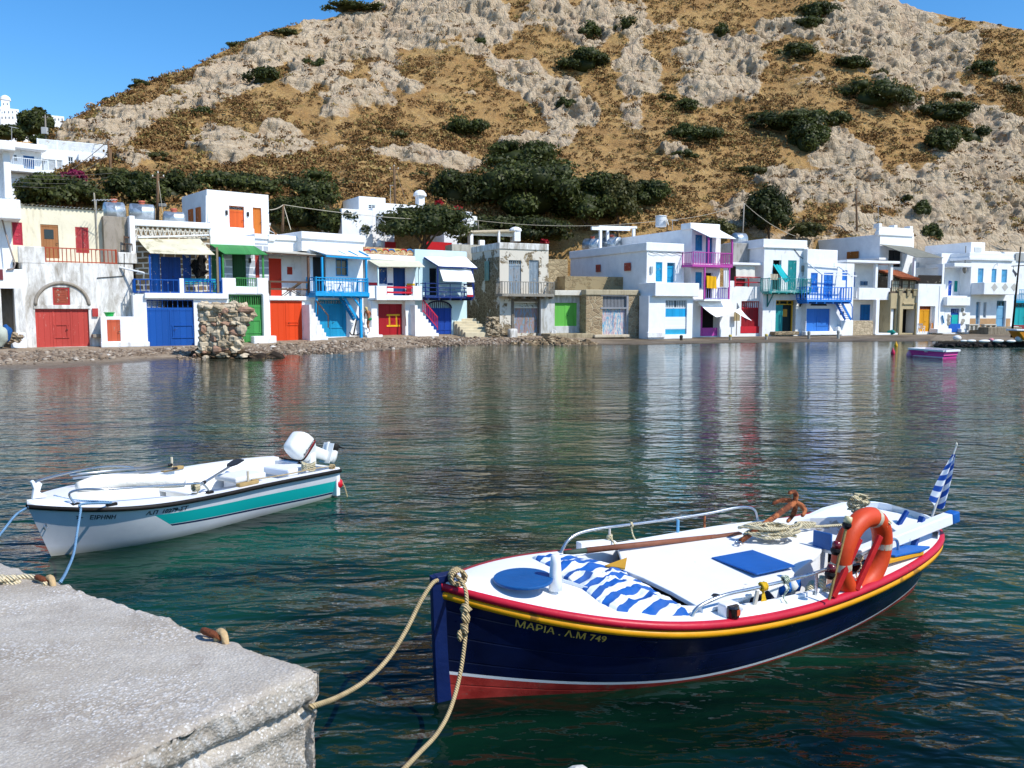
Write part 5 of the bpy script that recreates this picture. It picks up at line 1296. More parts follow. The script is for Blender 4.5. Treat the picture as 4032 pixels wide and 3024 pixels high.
for k,(x0,x1,lab)in enumerate(((1108,1205,'pale stone bench on legs left of the narrow blue door'),(1262,1385,'pale stone bench beside the pale blue panelled door'))):
 r_=empty('stone_bench',h.pp((x0+x1)/2,1275,.9),lab,'bench');mt=whitewash('#c5c1b5','#8f8a7c',.4,.9)
 m=MB();h.rbox(m,(x0,1216,x1,1228),.6,1.1);m.build('seat',mt,r_,bevel=.02)
 for f in(.06,.5,.94):x=x0+(x1-x0)*f;m=MB();h.rbox(m,(x-7,1228,x+7,1275),.65,1.05);m.build('leg',mt,r_)
h=House('house','white end house with a turquoise boathouse door and blue railed upper porch',8,1562,1900,88.5,18)
h.door((1568,1000,1720,1225),'#12a3a8',.22,bars=4,leaves=3,dep=.15,wear=.02,tmat=P('#2f6f70'),width=.5)
h.wall((1545,612,1900,1250),CLEAN,6,0,parapet=.1,base=.3)
m=MB();h.rbox(m,(1562,975,1760,1002),0,.3);m.build('blue_beam',P('#1593bb'),h.root)
m=MB();h.rbox(m,(1560,1225,1760,1262),0,.6);m.build('red_step',P('#8f3a3a'),h.root);m=MB();h.rbox(m,(1545,1238,1605,1262),.6,1.2);m.build('white_step',CLEAN,h.root)
uA,zA=h.uz(1562,975,.3);uB=h.uz(1760,975,.3)[0];h.railing([(uA,.3,zA),(uB,.3,zA)],1.1,'#1593bb',12)
h.window((1585,738,1612,805),'#4f9cc0','louvre',1,dep=.1,hole=False)
h=House('house','flat roofed white house set back behind the row with grey curtained porch',8,1262,1900,97,18,zg=5)
h.wall((1262,492,1900,700),CLEAN,6,0,parapet=.2,base=3)
u0,u1,z0,z1=h.rect((1580,500,1720,580),.2);m=MB();h.box(m,u0,u1,.1,.16,z0,z1);m.build('porch_curtain',planks('#a7a9a6',None,.5),h.root)
h=House('house','white flat roofed house on the upper terrace with blue shutters and white railings',9,-60,402,80,40,zg=11)
h.window((205,695,300,815),'#1c5f9a','shutter',3,dep=.12);h.window((122,685,146,735),'#8fa0ad','glass',1,dep=.1)
h.wall((-80,610,362,870),WHITE,6,0,parapet=.05)
m=MB();h.rbox(m,(-120,572,408,622),-7,1.2);m.build('roof_slab',CLEAN,h.root,bevel=.06)
m=MB();h.rbox(m,(80,806,420,836),0,1.8);m.build('balcony_floor',CLEAN,h.root,bevel=.03)
uA,zA=h.uz(85,806,1.6);uB=h.uz(415,806,1.6)[0];h.railing([(uA,1.6,zA),(uB,1.6,zA),(uB,0,zA)],1.1,'#dfe6ea',30,bar=.035)
h.wall((-80,855,560,1075),WHITE,5,.6,name='lower_wall',parapet=.1,base=7)
m=MB();h.rbox(m,(310,875,355,898),.6,.65);m.build('window',P('#8fa0ad'),h.root)
m=MB();h.rbox(m,(410,868,545,920),.2,1.6);m.build('ledge',WHITE2,h.root,bevel=.04)
m=MB();h.rbox(m,(185,640,220,675),0,.35);m.build('air_conditioner',P('#d5d9db'),h.root)
h=House('house','long white house on the upper terrace with a white picket parapet and air conditioner',9,402,936,84,30,zg=12)
h.window((592,702,638,782),'#aab6bf','glass',2,dep=.12,fcol='#e6eaee');h.window((818,725,858,800),'#b5c3cf','louvre',1,dep=.1)
h.hole((420,725,540,815),1.2)
h.wall((362,655,938,900),CLEAN,8,0,parapet=.1)
m=MB();h.rbox(m,(738,682,778,716),0,.4);m.build('air_conditioner',P('#d5d9db'),h.root)
uA,zA=h.uz(330,650,-.6);uB=h.uz(938,650,-.6)[0];h.railing([(uA,-.6,zA),(uA+(uB-uA)*.27,-.6,zA),(uB,-.6,zA)],1.15,'#e9edf0',60,bar=.06)
m=MB();h.rbox(m,(370,715,545,728),-.5,1.6);m.build('porch_roof',CLEAN,h.root,bevel=.03)
h.post(h.uz(492,830,1.5)[0],1.5,h.uz(492,835,1.5)[1],h.uz(492,722,1.5)[1],.15,CLEAN)
uA,zA=h.uz(420,828,1.5);uB=h.uz(545,828,1.5)[0];h.railing([(uA,1.5,zA),(uB,1.5,zA)],1.1,'#dfe6ea',14,bar=.04)
m=MB();h.rbox(m,(400,828,560,850),-.2,1.8);m.build('balcony_floor',CLEAN,h.root,bevel=.03)
h.wall((690,680,940,1000),CLEAN,5,.8,name='lower_wall',parapet=.05)
for k,(r,d,lab)in enumerate((((10,212,84,300),262,'white chapel tower rising above the far hilltop village'),((-60,262,20,380),258,'tall white house at the outer edge of the far hilltop village'),((20,282,165,360),256,'long white house below the chapel tower in the far village'),((0,330,130,395),246,'low white house at the foot of the far village'),((130,318,235,385),252,'grey white house with a dark parapet in the far village'),((238,318,310,372),255,'small white house beside the dark tree of the far village'),((432,345,560,432),250,'last white house of the far village beyond the dark tree'))):
 h=House('village_house',lab,9,r[0],r[2],d,30,zg=45,cat='house',group='white houses of the far hilltop village')
 h.wall(r,CLEAN,8,0,parapet=.2,bevel=.15,base=EYE+35)
 m=MB()
 for i in range(2 if r[2]-r[0]<100 else 4):
  x=r[0]+(r[2]-r[0])*(i+.6)/(2.2 if r[2]-r[0]<100 else 4.2);h.rbox(m,(x-5,r[1]+22,x+5,r[1]+40),-.1,.06)
 m.build('window',P('#6d7884'),h.root)
 if k==0:
  m=MB();u,z=h.uz(47,212,-2);m.lathe([(1.6,0),(1.4,.8),(.8,1.4),(.01,1.7)],h.p(u,-2,z),12);m.build('dome',CLEAN,h.root)
h=House('house','white house behind the round tree with a square roof tower and chimneys',4,250,1000,81,32,zg=7)
h.window((328,230,398,275),'#c3d0da','glass',2,dep=.1,fcol='#d5dde3')
h.wall((250,168,482,300),CLEAN,7,0,name='tower',parapet=.1)
h.wall((470,236,905,420),CLEAN,6,-1,name='upper_wall',parapet=.1)
h.wall((102,276,372,640),CLEAN,7,2.0,name='lower_wall',parapet=.1,base=3)
m=MB();h.rbox(m,(405,320,470,480),1.2,1.3);m.build('recess_shade_panel',P('#8f9aa5'),h.root)  # raised blue-grey panel, its colour standing in for a recess in shade
h.wall((370,270,560,640),CLEAN,6,1.2,name='side_wall',parapet=.1,base=3)
h.wall((990,325,1282,640),CLEAN,8,0,name='rear_wing',parapet=.15,base=3)
m=MB();h.rbox(m,(772,155,823,240),-2,-1.2);u,z=h.uz(797,155,-1.2);m.lathe([(.68,0),(.62,.25),(.4,.5),(.05,.6)],h.p(u,-1.6,z),12);m.build('chimney',CLEAN,h.root)
m=MB();h.rbox(m,(1178,305,1230,380),.1,1.1);h.rbox(m,(1170,296,1238,308),0,1.2);m.build('chimney',CLEAN,h.root,bevel=.03)
m=MB();h.rbox(m,(480,558,572,640),2.1,2.2);m.build('red_shutter',P('#b5121f'),h.root)
m=MB();h.rbox(m,(840,560,1060,640),2.1,2.2);m.build('red_fence',P('#b5121f'),h.root)
m=MB();u,z=h.uz(425,600,2.4);m.lathe([(.3,0),(.32,.3),(.2,.5),(.02,.6)],h.p(u,2.6,z),10);m.build('vent_cowl',CLEAN,h.root)
HMID=h
r_=empty('pergola',h.pp(1320,560,0),'reed roofed terrace shelter with a rounded white pillar behind the ruin','pergola')
h5=House('terrace','',5,230,720,78,22);bpy.data.objects.remove(h5.root);h5.root=r_
m=MB();A,B,C_,E_2=h5.pp(228,378,-3),h5.pp(660,366,-3),h5.pp(656,384,.3),h5.pp(215,392,.3)
for k in range(60):f=k/59;m.tube([A.lerp(B,f),E_2.lerp(C_,f)],.06,5)
m.build('reed_roof',paint('#b5a98f',.9,.3,3),r_)
m=MB();h5.rbox(m,(235,386,660,425),-.1,.02);m.build('beam',P('#d5cfbd'),r_)
m=MB();h5.rbox(m,(504,376,520,490),0,.3);m.build('post',CLEAN,r_)
m=MB();h5.rbox(m,(652,376,712,475),-.8,.3);u,z=h5.uz(682,376,.3);m.lathe([(.62,0),(.55,.22),(.3,.36),(.02,.42)],h5.p(u,-.2,z),12);m.build('pillar',CLEAN,r_,bevel=.05)
m=MB();h5.rbox(m,(240,400,270,510),-.6,.2);m.build('pillar',CLEAN,r_,bevel=.03)
m=MB();h5.rbox(m,(328,462,378,520),0,.5);m.build('niche_block',CLEAN,r_,bevel=.05)
hm=House('garden_wall','grey plastered garden wall of the ruin terrace',5,60,520,74.5,22,zg=6,cat='wall');hm.wall((70,508,560,580),whitewash('#b9b4a6','#857d6c',.7,.8),2,0,name='wall',parapet=.02,base=3)
r_=empty('pergola',h5.pp(1600,480,0),'white timber pergola frame over the silver water tanks','pergola')
h6=House('terrace','',6,-50,400,80,22);bpy.data.objects.remove(h6.root);h6.root=r_
WB=P('#dfe4e8')
m=MB();m.bar(h6.pp(-55,252,0),h6.pp(330,262,0),.25,.3);m.bar(h6.pp(20,236,-3),h6.pp(400,245,-3),.2,.2)
for k in range(6):x=-20+70*k;m.bar(h6.pp(x,248,0),h6.pp(x+60,238,-3),.1,.14)
m.build('roof_frame',WB,r_)
for x,w_ in((36,0),(370,0),(108,-2.5)):
 m=MB();u,z=h6.uz(x,258,w_);h6.box(m,u-.12,u+.12,w_-.12,w_+.12,z-4.6,z);m.build('post',WB,r_)
def tree(name,label,cx,cy,rx,ry,Y,mat,n=2600,size=.22,seed=1,clumps=24,cat='tree',group=None,trunk=True,depth=None,core=.72,low=-.5,base=None,lean=0):
 0
 c=aty(cx,cy,Y);sx_,sz_=rx*Y/FPX,ry*Y/FPX;sy_=depth or(sx_*.8)
 zb=base if base is not None else c.z-sz_*1.7
 r_=empty(name,(c.x,c.y,zb),label,cat,group)
 crown('crown',r_,c,(sx_,sy_,sz_),int(n*1.7),size*.85,seed,mat,clumps,core,low)
 if trunk:
  q=random.Random(seed);m=MB();tr=max(.1,sx_*.06)
  m.tube([(c.x+lean,c.y,zb),(c.x+lean*.6+q.uniform(-.2,.2),c.y,(zb*2+c.z)/3),(c.x+q.uniform(-.1,.1),c.y,(zb+c.z*2)/3),(c.x,c.y,c.z)],[tr,tr*.85,tr*.7,tr*.4],8)
  m.build('trunk',BARK,r_,smooth=True)
  for k in range(4):
   a=k*1.6+seed;m=MB();s0=Vector((c.x+lean*.4,c.y,zb+(c.z-zb)*(.5+.1*k)));e0=Vector((c.x+math.cos(a)*sx_*.6,c.y+math.sin(a)*sy_*.6,c.z+sz_*(.1*k)))
   m.tube([s0,s0.lerp(e0,.5)+Vector((0,0,.2)),e0],[tr*.5,tr*.38,tr*.15],6);m.build('limb',BARK,r_,smooth=True)
 return r_
k_=4032/2212
T=lambda*a,**k:tree(a[0],a[1],a[2]*k_,a[3]*k_,a[4]*k_,a[5]*k_,*a[6:],**k)
T('tree','dark bushy tree with pale flower heads below the upper white houses',130,420,92,36,70,G_MID,n=2600,seed=3,size=.22)
T('tree','dark evergreen between the twin poles and the lamp pole',285,420,72,44,74,G_DARK,n=2400,seed=4)
T('tree','dark evergreen standing left of the white cube house',365,428,60,50,75,G_DEEP,n=2200,seed=5)
T('tree','dark evergreen rising just over the roof of the white cube house',490,412,100,36,80,G_DARK,n=2600,seed=6)
T('tree','broad dark evergreen on the slope right of the white cube',680,422,105,46,84,G_DARK,n=3000,seed=7)
T('tree','dense evergreen close behind the leaning pole on the roof terrace',640,470,62,40,79,G_DEEP,n=2400,seed=8)
T('tree','small grey green tree against the blue flank of the middle white house',738,490,46,32,77,G_MID,n=1700,seed=9)
T('tree','olive brown bush at the foot of the golden slope above the dark belt',250,380,40,14,78,G_OLIVE,n=900,seed=10,trunk=False,cat='bush')
T('bougainvillea','magenta bougainvillea in bloom in front of the upper terrace houses',157,386,28,16,72,foliage((.12,.008,.03),(.42,.03,.13),'b'),n=1300,seed=11,cat='bush',trunk=False,core=.6)
T('tree','round crowned dark tree standing before the white house with the tower',916,488,96,44,76,G_MID,n=3600,size=.2,seed=12,clumps=34,low=-.35,base=5.2,lean=-.6)
T('tree','top mound of the great dark thicket beneath the pale rock ledge',1120,345,82,38,100,G_DARK,n=3000,size=.26,seed=13)
T('tree','largest broad leaved tree in the middle of the great thicket',1140,430,125,72,91,G_DARK,n=5200,size=.27,seed=14,clumps=44)
T('tree','dark tree with red blossoms beside the white chimney',985,420,62,46,90,G_DEEP,n=2600,size=.24,seed=15)
T('tree','dark tree on the far side of the great thicket above the white pergola',1270,440,82,58,91,G_DARK,n=3400,size=.25,seed=16)
T('tree','yellow green feathery tree leaning out of the great thicket',1335,435,45,52,90,G_OLIVE,n=2200,size=.22,seed=17,core=.6)
T('tree','dark scrub tree under the great thicket beside the reed pergola',1110,500,110,30,87,G_DEEP,n=2600,size=.24,seed=18)
T('tree','dark green spreading tree on the slope right of the great thicket',1400,428,52,36,95,G_DARK,n=2200,seed=19)
T('tree','tall dark conical tree behind the pink balcony house',1660,460,50,52,93,G_DEEP,n=3200,size=.2,seed=20,clumps=34)
T('bush','olive yellow bushes at the foot of the slope behind the pink balcony house',1545,498,40,22,92,G_OLIVE,n=1000,seed=21,cat='bush',trunk=False)
T('bush','yellowish bush between the conical tree and the big battlemented house',1745,500,36,18,93,G_OLIVE,n=900,seed=22,cat='bush',trunk=False)
T('bush','low green hedge growing on the reed pergola terrace',1040,518,60,9,80,G_MID,n=900,seed=23,cat='bush',trunk=False)
fl=foliage((.25,.005,.012),(.6,.02,.04),'r')
for k,(x,y,lab)in enumerate(((948,440,'red flower cluster in the dark tree beside the white chimney'),(990,452,'red flower cluster low in the dark tree near the second chimney'),(1176,523,'red flower cluster behind the rubble wall corner'))):
 T('flowering_shrub',lab,x,y,9,7,86 if k<2 else 78,fl,n=90,seed=40+k,cat='flowers',trunk=False,core=.3,size=.16,group='red flower clusters in the greenery')
T('tree','tall dark tree between the far village and the cliff',80,275,38,34,165,G_MID,n=2200,size=.42,seed=24,base=40)
T('tree','dark scrub tree below the far village beside the antenna',15,292,34,18,160,G_MID,n=1200,size=.4,seed=25,base=40,trunk=False)
T('tree','dark scrub tree running down beside the cliff foot',100,308,30,16,150,G_MID,n=1100,size=.4,seed=26,base=36,trunk=False)
SH=[(575,190,36,22,0,'dark rounded shrub below the pale ridge rocks'),(685,167,24,15,0,'small dark shrub under the big upper cliff'),(440,257,22,14,0,'dark shrub above the hollowed lower rock'),(1035,88,17,11,1,'small green shrub beside the upper cliff foot'),(1270,65,32,20,0,'round dark shrub on the golden patch near the top'),(1357,50,24,20,0,'dark shrub tucked against the topmost rocks'),(1262,138,52,27,0,'broad dark shrub left of the pale rock tower'),(1222,235,19,14,0,'small black green shrub below the rock tower'),(1000,277,54,24,0,'wide dark shrub in the middle of the golden slope'),(1492,222,34,14,0,'flat dark shrub above the paired shrubs at mid slope'),(1498,300,55,24,0,'broad black green shrub at mid slope right of the thicket'),(1560,68,18,18,0,'dark shrub on the rib of upper rocks'),(1762,28,46,20,0,'elongated dark shrub high by the summit rocks'),(1742,55,36,14,0,'dark shrub just under the summit shrub'),(1715,122,44,20,1,'green rounded shrub below the summit gully'),(1880,220,82,34,1,'largest green shrub patch on the far slope'),(1700,274,78,22,0,'long dark shrub crowning the hanging thicket'),(1745,318,50,48,0,'tall dark hanging shrub over the pale scar'),(1792,265,44,22,0,'dark shrub beside the hanging thicket'),(1836,147,38,14,0,'flat dark shrub under the banded cliffs'),(2116,153,35,19,1,'bright green shrub at the end of the banded cliffs'),(2040,240,66,21,0,'long dark green shrub beside the largest green patch'),(2108,282,38,22,0,'dark shrub above the golden gully'),(2025,325,40,28,1,'grey green shrub over the lower cliffs'),(1622,378,44,13,2,'olive shrub strip above the conical tree'),(1960,433,12,8,0,'tiny dark shrub on the lower pale cliff'),(1988,467,18,17,0,'small dark oval shrub on the lower pale cliff'),(2012,510,20,19,1,'green oval shrub just above the battlemented house'),(300,172,22,10,1,'ridge shrub on the lower skyline'),(232,212,14,7,1,'little ridge shrub near the cliff end'),(515,95,24,7,1,'low ridge shrub halfway up the skyline'),(620,76,34,8,1,'long low ridge shrub on the upper skyline'),(760,22,62,9,1,'flat green scrub along the top of the skyline'),(2060,200,24,9,2,'olive shrub under the banded cliff end'),(2190,185,24,12,2,'olive shrub near the edge of the far slope'),(1440,205,20,8,2,'olive tuft on the golden slope above mid'),(1640,250,26,9,2,'olive shrub before the hanging thicket'),(350,345,36,12,2,'yellow green scrub above the dark evergreen belt'),(1480,335,30,9,1,'green shrub below the broad black green one'),(1900,160,16,8,2,'small olive shrub in the far gully'),(860,300,20,9,2,'olive shrub below the wide dark one'),(820,290,14,6,2,'small olive shrub left of the wide dark one'),(905,385,20,8,0,'dark little shrub at the slope foot above the tower roof')]
for i,(x,y,rx,ry,kd,lab)in enumerate(SH):
 c=hill_at(x*k_,y*k_);sc_=c.y/FPX*k_;r_=empty('hillside_shrub',c-Vector((0,0,ry*sc_*.6)),lab,'shrub','shrubs on the hillside')
 a=rx*ry;n=int(min(3400,420+a*1.6))
 crown('foliage',r_,c+Vector((0,.2,0)),(rx*sc_,rx*sc_*.85,ry*sc_*1.22),n,.22 if a>500 else .17,200+i,(G_DARK,G_MID,G_OLIVE)[kd],16,.75,-.3)
rg=np.random.default_rng(11);NT_=10000
ci=np.where((cols>-60)&(cols<4100))[0];jj=rg.choice(ci,NT_*4);ii=rg.integers(3,NS-2,NT_*4)
dens=fbm(PXg[ii,jj]/120,PYg[ii,jj]/90,o=3,s=33)
keep=(HROCK[ii,jj]<.5)&(rg.uniform(size=NT_*4)<.48+dens*.9)|(rg.uniform(size=NT_*4)<.07)
ii,jj=ii[keep][:NT_],jj[keep][:NT_];B_=HILL[ii,jj];nT=len(ii);NL=26
sz_=rg.gamma(2.2,.17,nT)+.15;sz_=np.minimum(sz_,1.2)
u=rg.normal(size=(nT,NL,3));u/=np.linalg.norm(u,axis=2)[...,None];u[...,2]=np.abs(u[...,2])*.8
p=B_[:,None]+u*sz_[:,None,None]*rg.uniform(.5,1,(nT,NL,1))*np.array([1.15,.9,.8])+np.array([0,-.15,.05])
nr=u+rg.normal(size=u.shape)*.6;a=np.cross(nr,rg.normal(size=u.shape));a/=np.linalg.norm(a,axis=2)[...,None]+1e-9;b=np.cross(nr/np.linalg.norm(nr,axis=2)[...,None],a)
ls=(sz_[:,None,None]*.13+.06);a*=ls;b*=ls*.6
vs=np.stack([p-a,p-b,p+a,p+b],2).reshape(-1,3)
kind=np.clip(rg.beta(1.25,1.9,nT)+dens[keep][:NT_]*.3,0,1)
tn=np.repeat(np.clip(kind[:,None]+rg.normal(size=(nT,NL))*.12,0,1).ravel(),4)
t=NT('dry_scrub');at=t.attr('tone')
c=t.ramp(at,[(0,(.10,.055,.022)),(.3,(.18,.095,.036)),(.5,(.22,.125,.05)),(.68,(.17,.15,.05)),(.85,(.36,.235,.09)),(1,(.44,.30,.125))])
o=np_mesh('dry_scrub',vs,np.arange(len(vs)).reshape(-1,4),t.done(c,.9,0,.1),smooth=False,attrs={'tone':tn})
tag(o,'brown and golden dry scrub tufts all over the slope',None,kind='stuff')
def proj(p):
 x,y,z=p[0],p[1],p[2]-EYE;d=y*CP-z*SP;u=y*SP+z*CP
 return 2016+FPX*x/d,1512-FPX*u/d
class Hull:
 def __init__(s,x,y,h,L,B,tm,pf,pa,roll,z0,zm,z1,q=None,bs=0,keel=-.33,rake=0,emid=.34,ebow=.95,estern=.55):
  s.__dict__.update(locals());s.f=Vector((math.cos(h),math.sin(h),0));s.c=Vector((-math.sin(h),math.cos(h),0));s.o=Vector((x,y,0))
 def hb(s,t):
  if t<s.tm:return s.B*(1-(1-t/s.tm)**s.pf)
  x=(t-s.tm)/(1-s.tm)
  return s.B*max(0,1-x**s.pa)**s.q if s.q else s.B-(s.B-s.bs)*x**s.pa
 def sh(s,t):
  return s.zm+(s.z0-s.zm)*((.55-t)/.55)**1.8 if t<.55 else s.zm+(s.z1-s.zm)*((t-.55)/.45)**1.8
 def P(s,a,b,z):return s.o+s.f*a+s.c*b+Vector((0,0,z+s.roll*b))
 def loc(s,p):d=Vector(p)-s.o;return d.dot(s.f),d.dot(s.c)
 def gun(s,t,side,off=0,dz=0):return s.P(t*s.L,side*(s.hb(t)+off),s.sh(t)+dz)
 def e(s,t):
  if t<.45:k=1-t/.45;return s.emid+(s.ebow-s.emid)*k**1.6
  k=(t-.45)/.55;return s.emid+(s.estern-s.emid)*k**2
 def skin(s,t,v,side,off=0):
  z=s.keel+(s.sh(t)-s.keel)*v
  return s.P(t*s.L+s.rake*(1-v)*(1-t)**3,side*(s.hb(t)*v**s.e(t)+off),z)
 def vz(s,t,z):return(z-s.keel)/(s.sh(t)-s.keel)
 def hull(s,name,mat,parent,nt=64,nv=22,attr=None,close=False):
  ts=1-(1-np.linspace(0,1,nt))**1.0;ts=.5*(ts+(1-np.cos(np.pi*ts))/2);vs=[];at={}
  for side in(-1,1):
   for t in ts:
    for j in range(nv):
     v=j/(nv-1);p=s.skin(t,v,side);vs.append(p)
     for k,val in attr(t,s.keel+(s.sh(t)-s.keel)*v).items():at.setdefault(k,[]).append(val)
  F=grid_faces(nt,nv);F2=F[:,::-1]+nt*nv;fs=np.concatenate([F,F2])
  if close:
   i=np.arange(nv-1)+(nt-1)*nv;fs=np.concatenate([fs,np.stack([i,i+1,i+1+nt*nv,i+nt*nv],-1)])
  return np_mesh(name,np.array([tuple(p)for p in vs]),fs,mat,parent,smooth=True,attrs=at)
 def strake(s,m,d0,d1,out,n=70,mi=0,t0=0,t1=1):
  0
  ring=[(t0+(t1-t0)*i/n,-1)for i in range(n+1)]+[(t1-(t1-t0)*i/n,1)for i in range(n+1)]
  rows=[]
  for t,sd in ring:
   rows.append([s.gun(t,sd,-.012,d0),s.gun(t,sd,out*.8,d0-.004),s.gun(t,sd,out,(d0+d1)/2),s.gun(t,sd,out*.8,d1+.004),s.gun(t,sd,-.012,d1)])
  m.grid(rows,mi)
def text_on(string,name,parent,mat,fn,size=1.,shear=0,bold=0):
 cu=bpy.data.curves.new('lettering','FONT');cu.body=string;cu.size=1;cu.shear=shear;cu.offset=bold;cu.resolution_u=3
 ob=bpy.data.objects.new('lettering',cu);COL.objects.link(ob);bpy.context.view_layer.update()
 me=bpy.data.meshes.new_from_object(ob);bpy.data.objects.remove(ob)
 vs=np.array([v.co for v in me.vertices]);w_=vs[:,0].max()-vs[:,0].min();x0=vs[:,0].min()
 m=MB();m.add([fn((x-x0)/w_,y)for x,y,_ in vs],[tuple(p.vertices)for p in me.polygons])
 return m.build(name,mat,parent)
def rope(name,label,pts,r,mat,group=None,cat='rope',n=7,sub=6):
 P_=[Vector(p)for p in pts];out=[]
 for i in range(len(P_)-1):
  a,b,c,d=P_[max(i-1,0)],P_[i],P_[i+1],P_[min(i+2,len(P_)-1)]
  for k in range(sub):
   t=k/sub;out.append(.5*((2*b)+(c-a)*t+(2*a-5*b+4*c-d)*t*t+(3*b-a-3*c+d)*t**3))
 out.append(P_[-1]);m=MB();m.tube(out,r,n);o=m.build(name,mat,None,smooth=True,origin_at=P_[0])
 return tag(o,label,cat,group)if label else o
def smooth_pts(pts,sub=5):
 P_=[Vector(p)for p in pts];out=[]
 for i in range(len(P_)-1):
  a,b,c,d=P_[max(i-1,0)],P_[i],P_[i+1],P_[min(i+2,len(P_)-1)]
  for k in range(sub):
   t=k/sub;out.append(.5*((2*b)+(c-a)*t+(2*a-5*b+4*c-d)*t*t+(3*b-a-3*c+d)*t**3))
 return out+[P_[-1]]
def ropemat(a,b,key=''):
 t=NT('rope');w=t.new('ShaderNodeTexWave');w.wave_type='BANDS';w.bands_direction='DIAGONAL';w.inputs['Scale'].default_value=26;t.L(t.tc.outputs['Object'],w.inputs[0])
 c=t.mix(w.outputs[1],a,b);c=t.mix(t.ramp(t.noise(9,5,.7),[(.45,0.),(.7,.5)]),c,tuple(x*.55 for x in lin(a)))
 t.bump(w.outputs[1],.8,.01);return t.done(c,.9,0,.1)
ROPE=ropemat('#a8916a','#cdb88f');ROPEW=ropemat('#c9bb94','#e2d8b8');ROPEB=ropemat('#5a88b0','#8fb4d0')
STEEL=metal('#c4c8ca',.22);RUSTY=paint('#6e3c24',.85,.4,14,wear=.5,wearcol='#a8643c',wscale=9,bump=.8,bscale=40)
BWHITE=paint('#e9ebec',.35,.06,3,wear=.1,wearcol='#b9b4a6',wscale=2.5,bump=.08,spec=.45)
H1=Hull(-.478,5.335,R(29.7),4.883,.825,.42,2.551,1.702,.054,.803,.477,.643,q=.25,keel=-.38,emid=.30,ebow=.85,estern=.95)
NBo=empty('fishing_boat',(0,0,0),'navy wooden fishing boat with red and yellow strakes and a white deck','boat');NBo.location=H1.P(H1.L*.5,0,0)
t=NT('navy_hull');wl=t.attr('wl')
base=t.mix(t.ramp(t.noise(3,6,.65),[(.35,0.),(.7,1.)]),(.0022,.004,.022),(.004,.009,.045))
sc_=t.noise(7,7,.72,co=t.co((.35,.35,3.)),dist=.3)
base=t.mix(t.ramp(sc_,[(.66,0.),(.72,.7)]),base,(.06,.10,.22))
plank=t.attr('strake');pf_=t.math('FRACT',plank)
red=t.mix(t.ramp(t.noise(5,7,.7),[(.4,0.),(.65,1.)]),(.24,.02,.016),(.42,.045,.035))
red=t.mix(t.ramp(t.noise(6,7,.75,co=t.co((1,1,2))),[(.56,0.),(.66,.8)]),red,(.16,.12,.085))
c=t.mix(t.math('GREATER_THAN',wl,0),red,t.mix(t.math('GREATER_THAN',wl,.022),'#d2d6d8',base))
t.bump(t.math('ADD',t.ramp(t.math('ABSOLUTE',t.math('SUBTRACT',pf_,.5)),[(.455,0.),(.5,-1.*0+1.)]),t.math('MULTIPLY',t.noise(14,4),.25)),.35,.006)
NAVYM=t.done(c,t.ramp(t.noise(4,5),[(.3,.22),(.7,.42)]),0,.35)
def navy_attr(tt,z):
 st=.052+.135*max(0,1-tt/.35)**1.5+.10*max(0,(tt-.72)/.28)**2
 return{'wl':z-st,'strake':(z+.4)/(H1.sh(tt)+.4)*7}
H1.hull('hull',NAVYM,NBo,72,26,navy_attr)
m=MB();H1.strake(m,.012,-.042,.034);m.build('red_strake',paint('#b81b33',.4,.12,6,wear=.12,wearcol='#7a2a2c',bump=.15),NBo,smooth=True)
m=MB();H1.strake(m,-.046,-.098,.022);m.build('yellow_strake',paint('#dd9a14',.4,.12,6,wear=.18,wearcol='#9a6a1c',bump=.15),NBo,smooth=True)
NVY=paint('#0a1c4a',.4,.2,5,wear=.12,wearcol='#33527e',bump=.2)
m=MB();pr=[]
for z,a0 in((-.38,.03),(0,-.0),(.5,-.02),(.86,-.03)):pr.append((a0,z))
rows=[]
for a0,z in pr:rows.append([H1.P(a0-.035,-.024,z),H1.P(a0-.035,.024,z),H1.P(a0+.07,.03,z),H1.P(a0+.07,-.03,z)])
m.grid(rows,closed=True);m.add(rows[-1],[(0,1,2,3)]);m.cube(H1.P(.03,0,.84),(.13,.074,.05),rz=H1.h);stem=m.build('stem_post',NVY,NBo,bevel=.006)
m=MB()
for z0,z1 in((.10,.158),):
 m.hexa([H1.P(-.038+(0 if k in(0,3,4,7)else .12),(-.039 if k in(0,1,4,5)else .039),z0 if k<4 else z1-.01)for k in range(8)])
DECK=paint('#e8ebed',.4,.05,2,wear=.06,wearcol='#a9a294',wscale=3,bump=.1,spec=.4)
def well(tt):
 near=float(np.interp(tt,[.19,.215,.26,.33,.42,.55,.70,.84,.90,.93],[0,.30,.56,.72,.80,.82,.80,.74,.45,0]))
 return near
TS=np.linspace(0,1,90);rows={-1:[],1:[]}
for sd in(-1,1):
 m=MB();rr=[];
 for tt in TS:
  s0=well(tt);h_=H1.hb(tt);z=H1.sh(tt)+.008
  rr.append([H1.P(tt*H1.L,sd*h_*(s0+(1-s0)*j/5),z+.035*(1-(s0+(1-s0)*j/5)**2)*(1 if tt<.25 else .4))for j in range(6)])
 m.grid(rr)
 ii_=[i for i,tt in enumerate(TS)if .19<tt<.93]
 m.grid([[rr[i][0],rr[i][0]-Vector((0,0,.3))]for i in ii_]);m.grid([[rr[i][0]+Vector((0,0,.0)),rr[i][0]+Vector((0,0,.022)),rr[i][0]+Vector((0,0,.022))+H1.c*sd*.03,rr[i][0]+H1.c*sd*.032]for i in ii_])
 m.build('deck',DECK,NBo,smooth=False)
m=MB();m.grid([[H1.P(a,b*(H1.hb(a/H1.L)*H1.vz(a/H1.L,.16)**H1.e(a/H1.L)-.03),.16)for b in(-1,0,1)]for a in np.linspace(.7,4.3,14)]);m.build('floor',paint('#8b6f64',.7,.2,3),NBo)
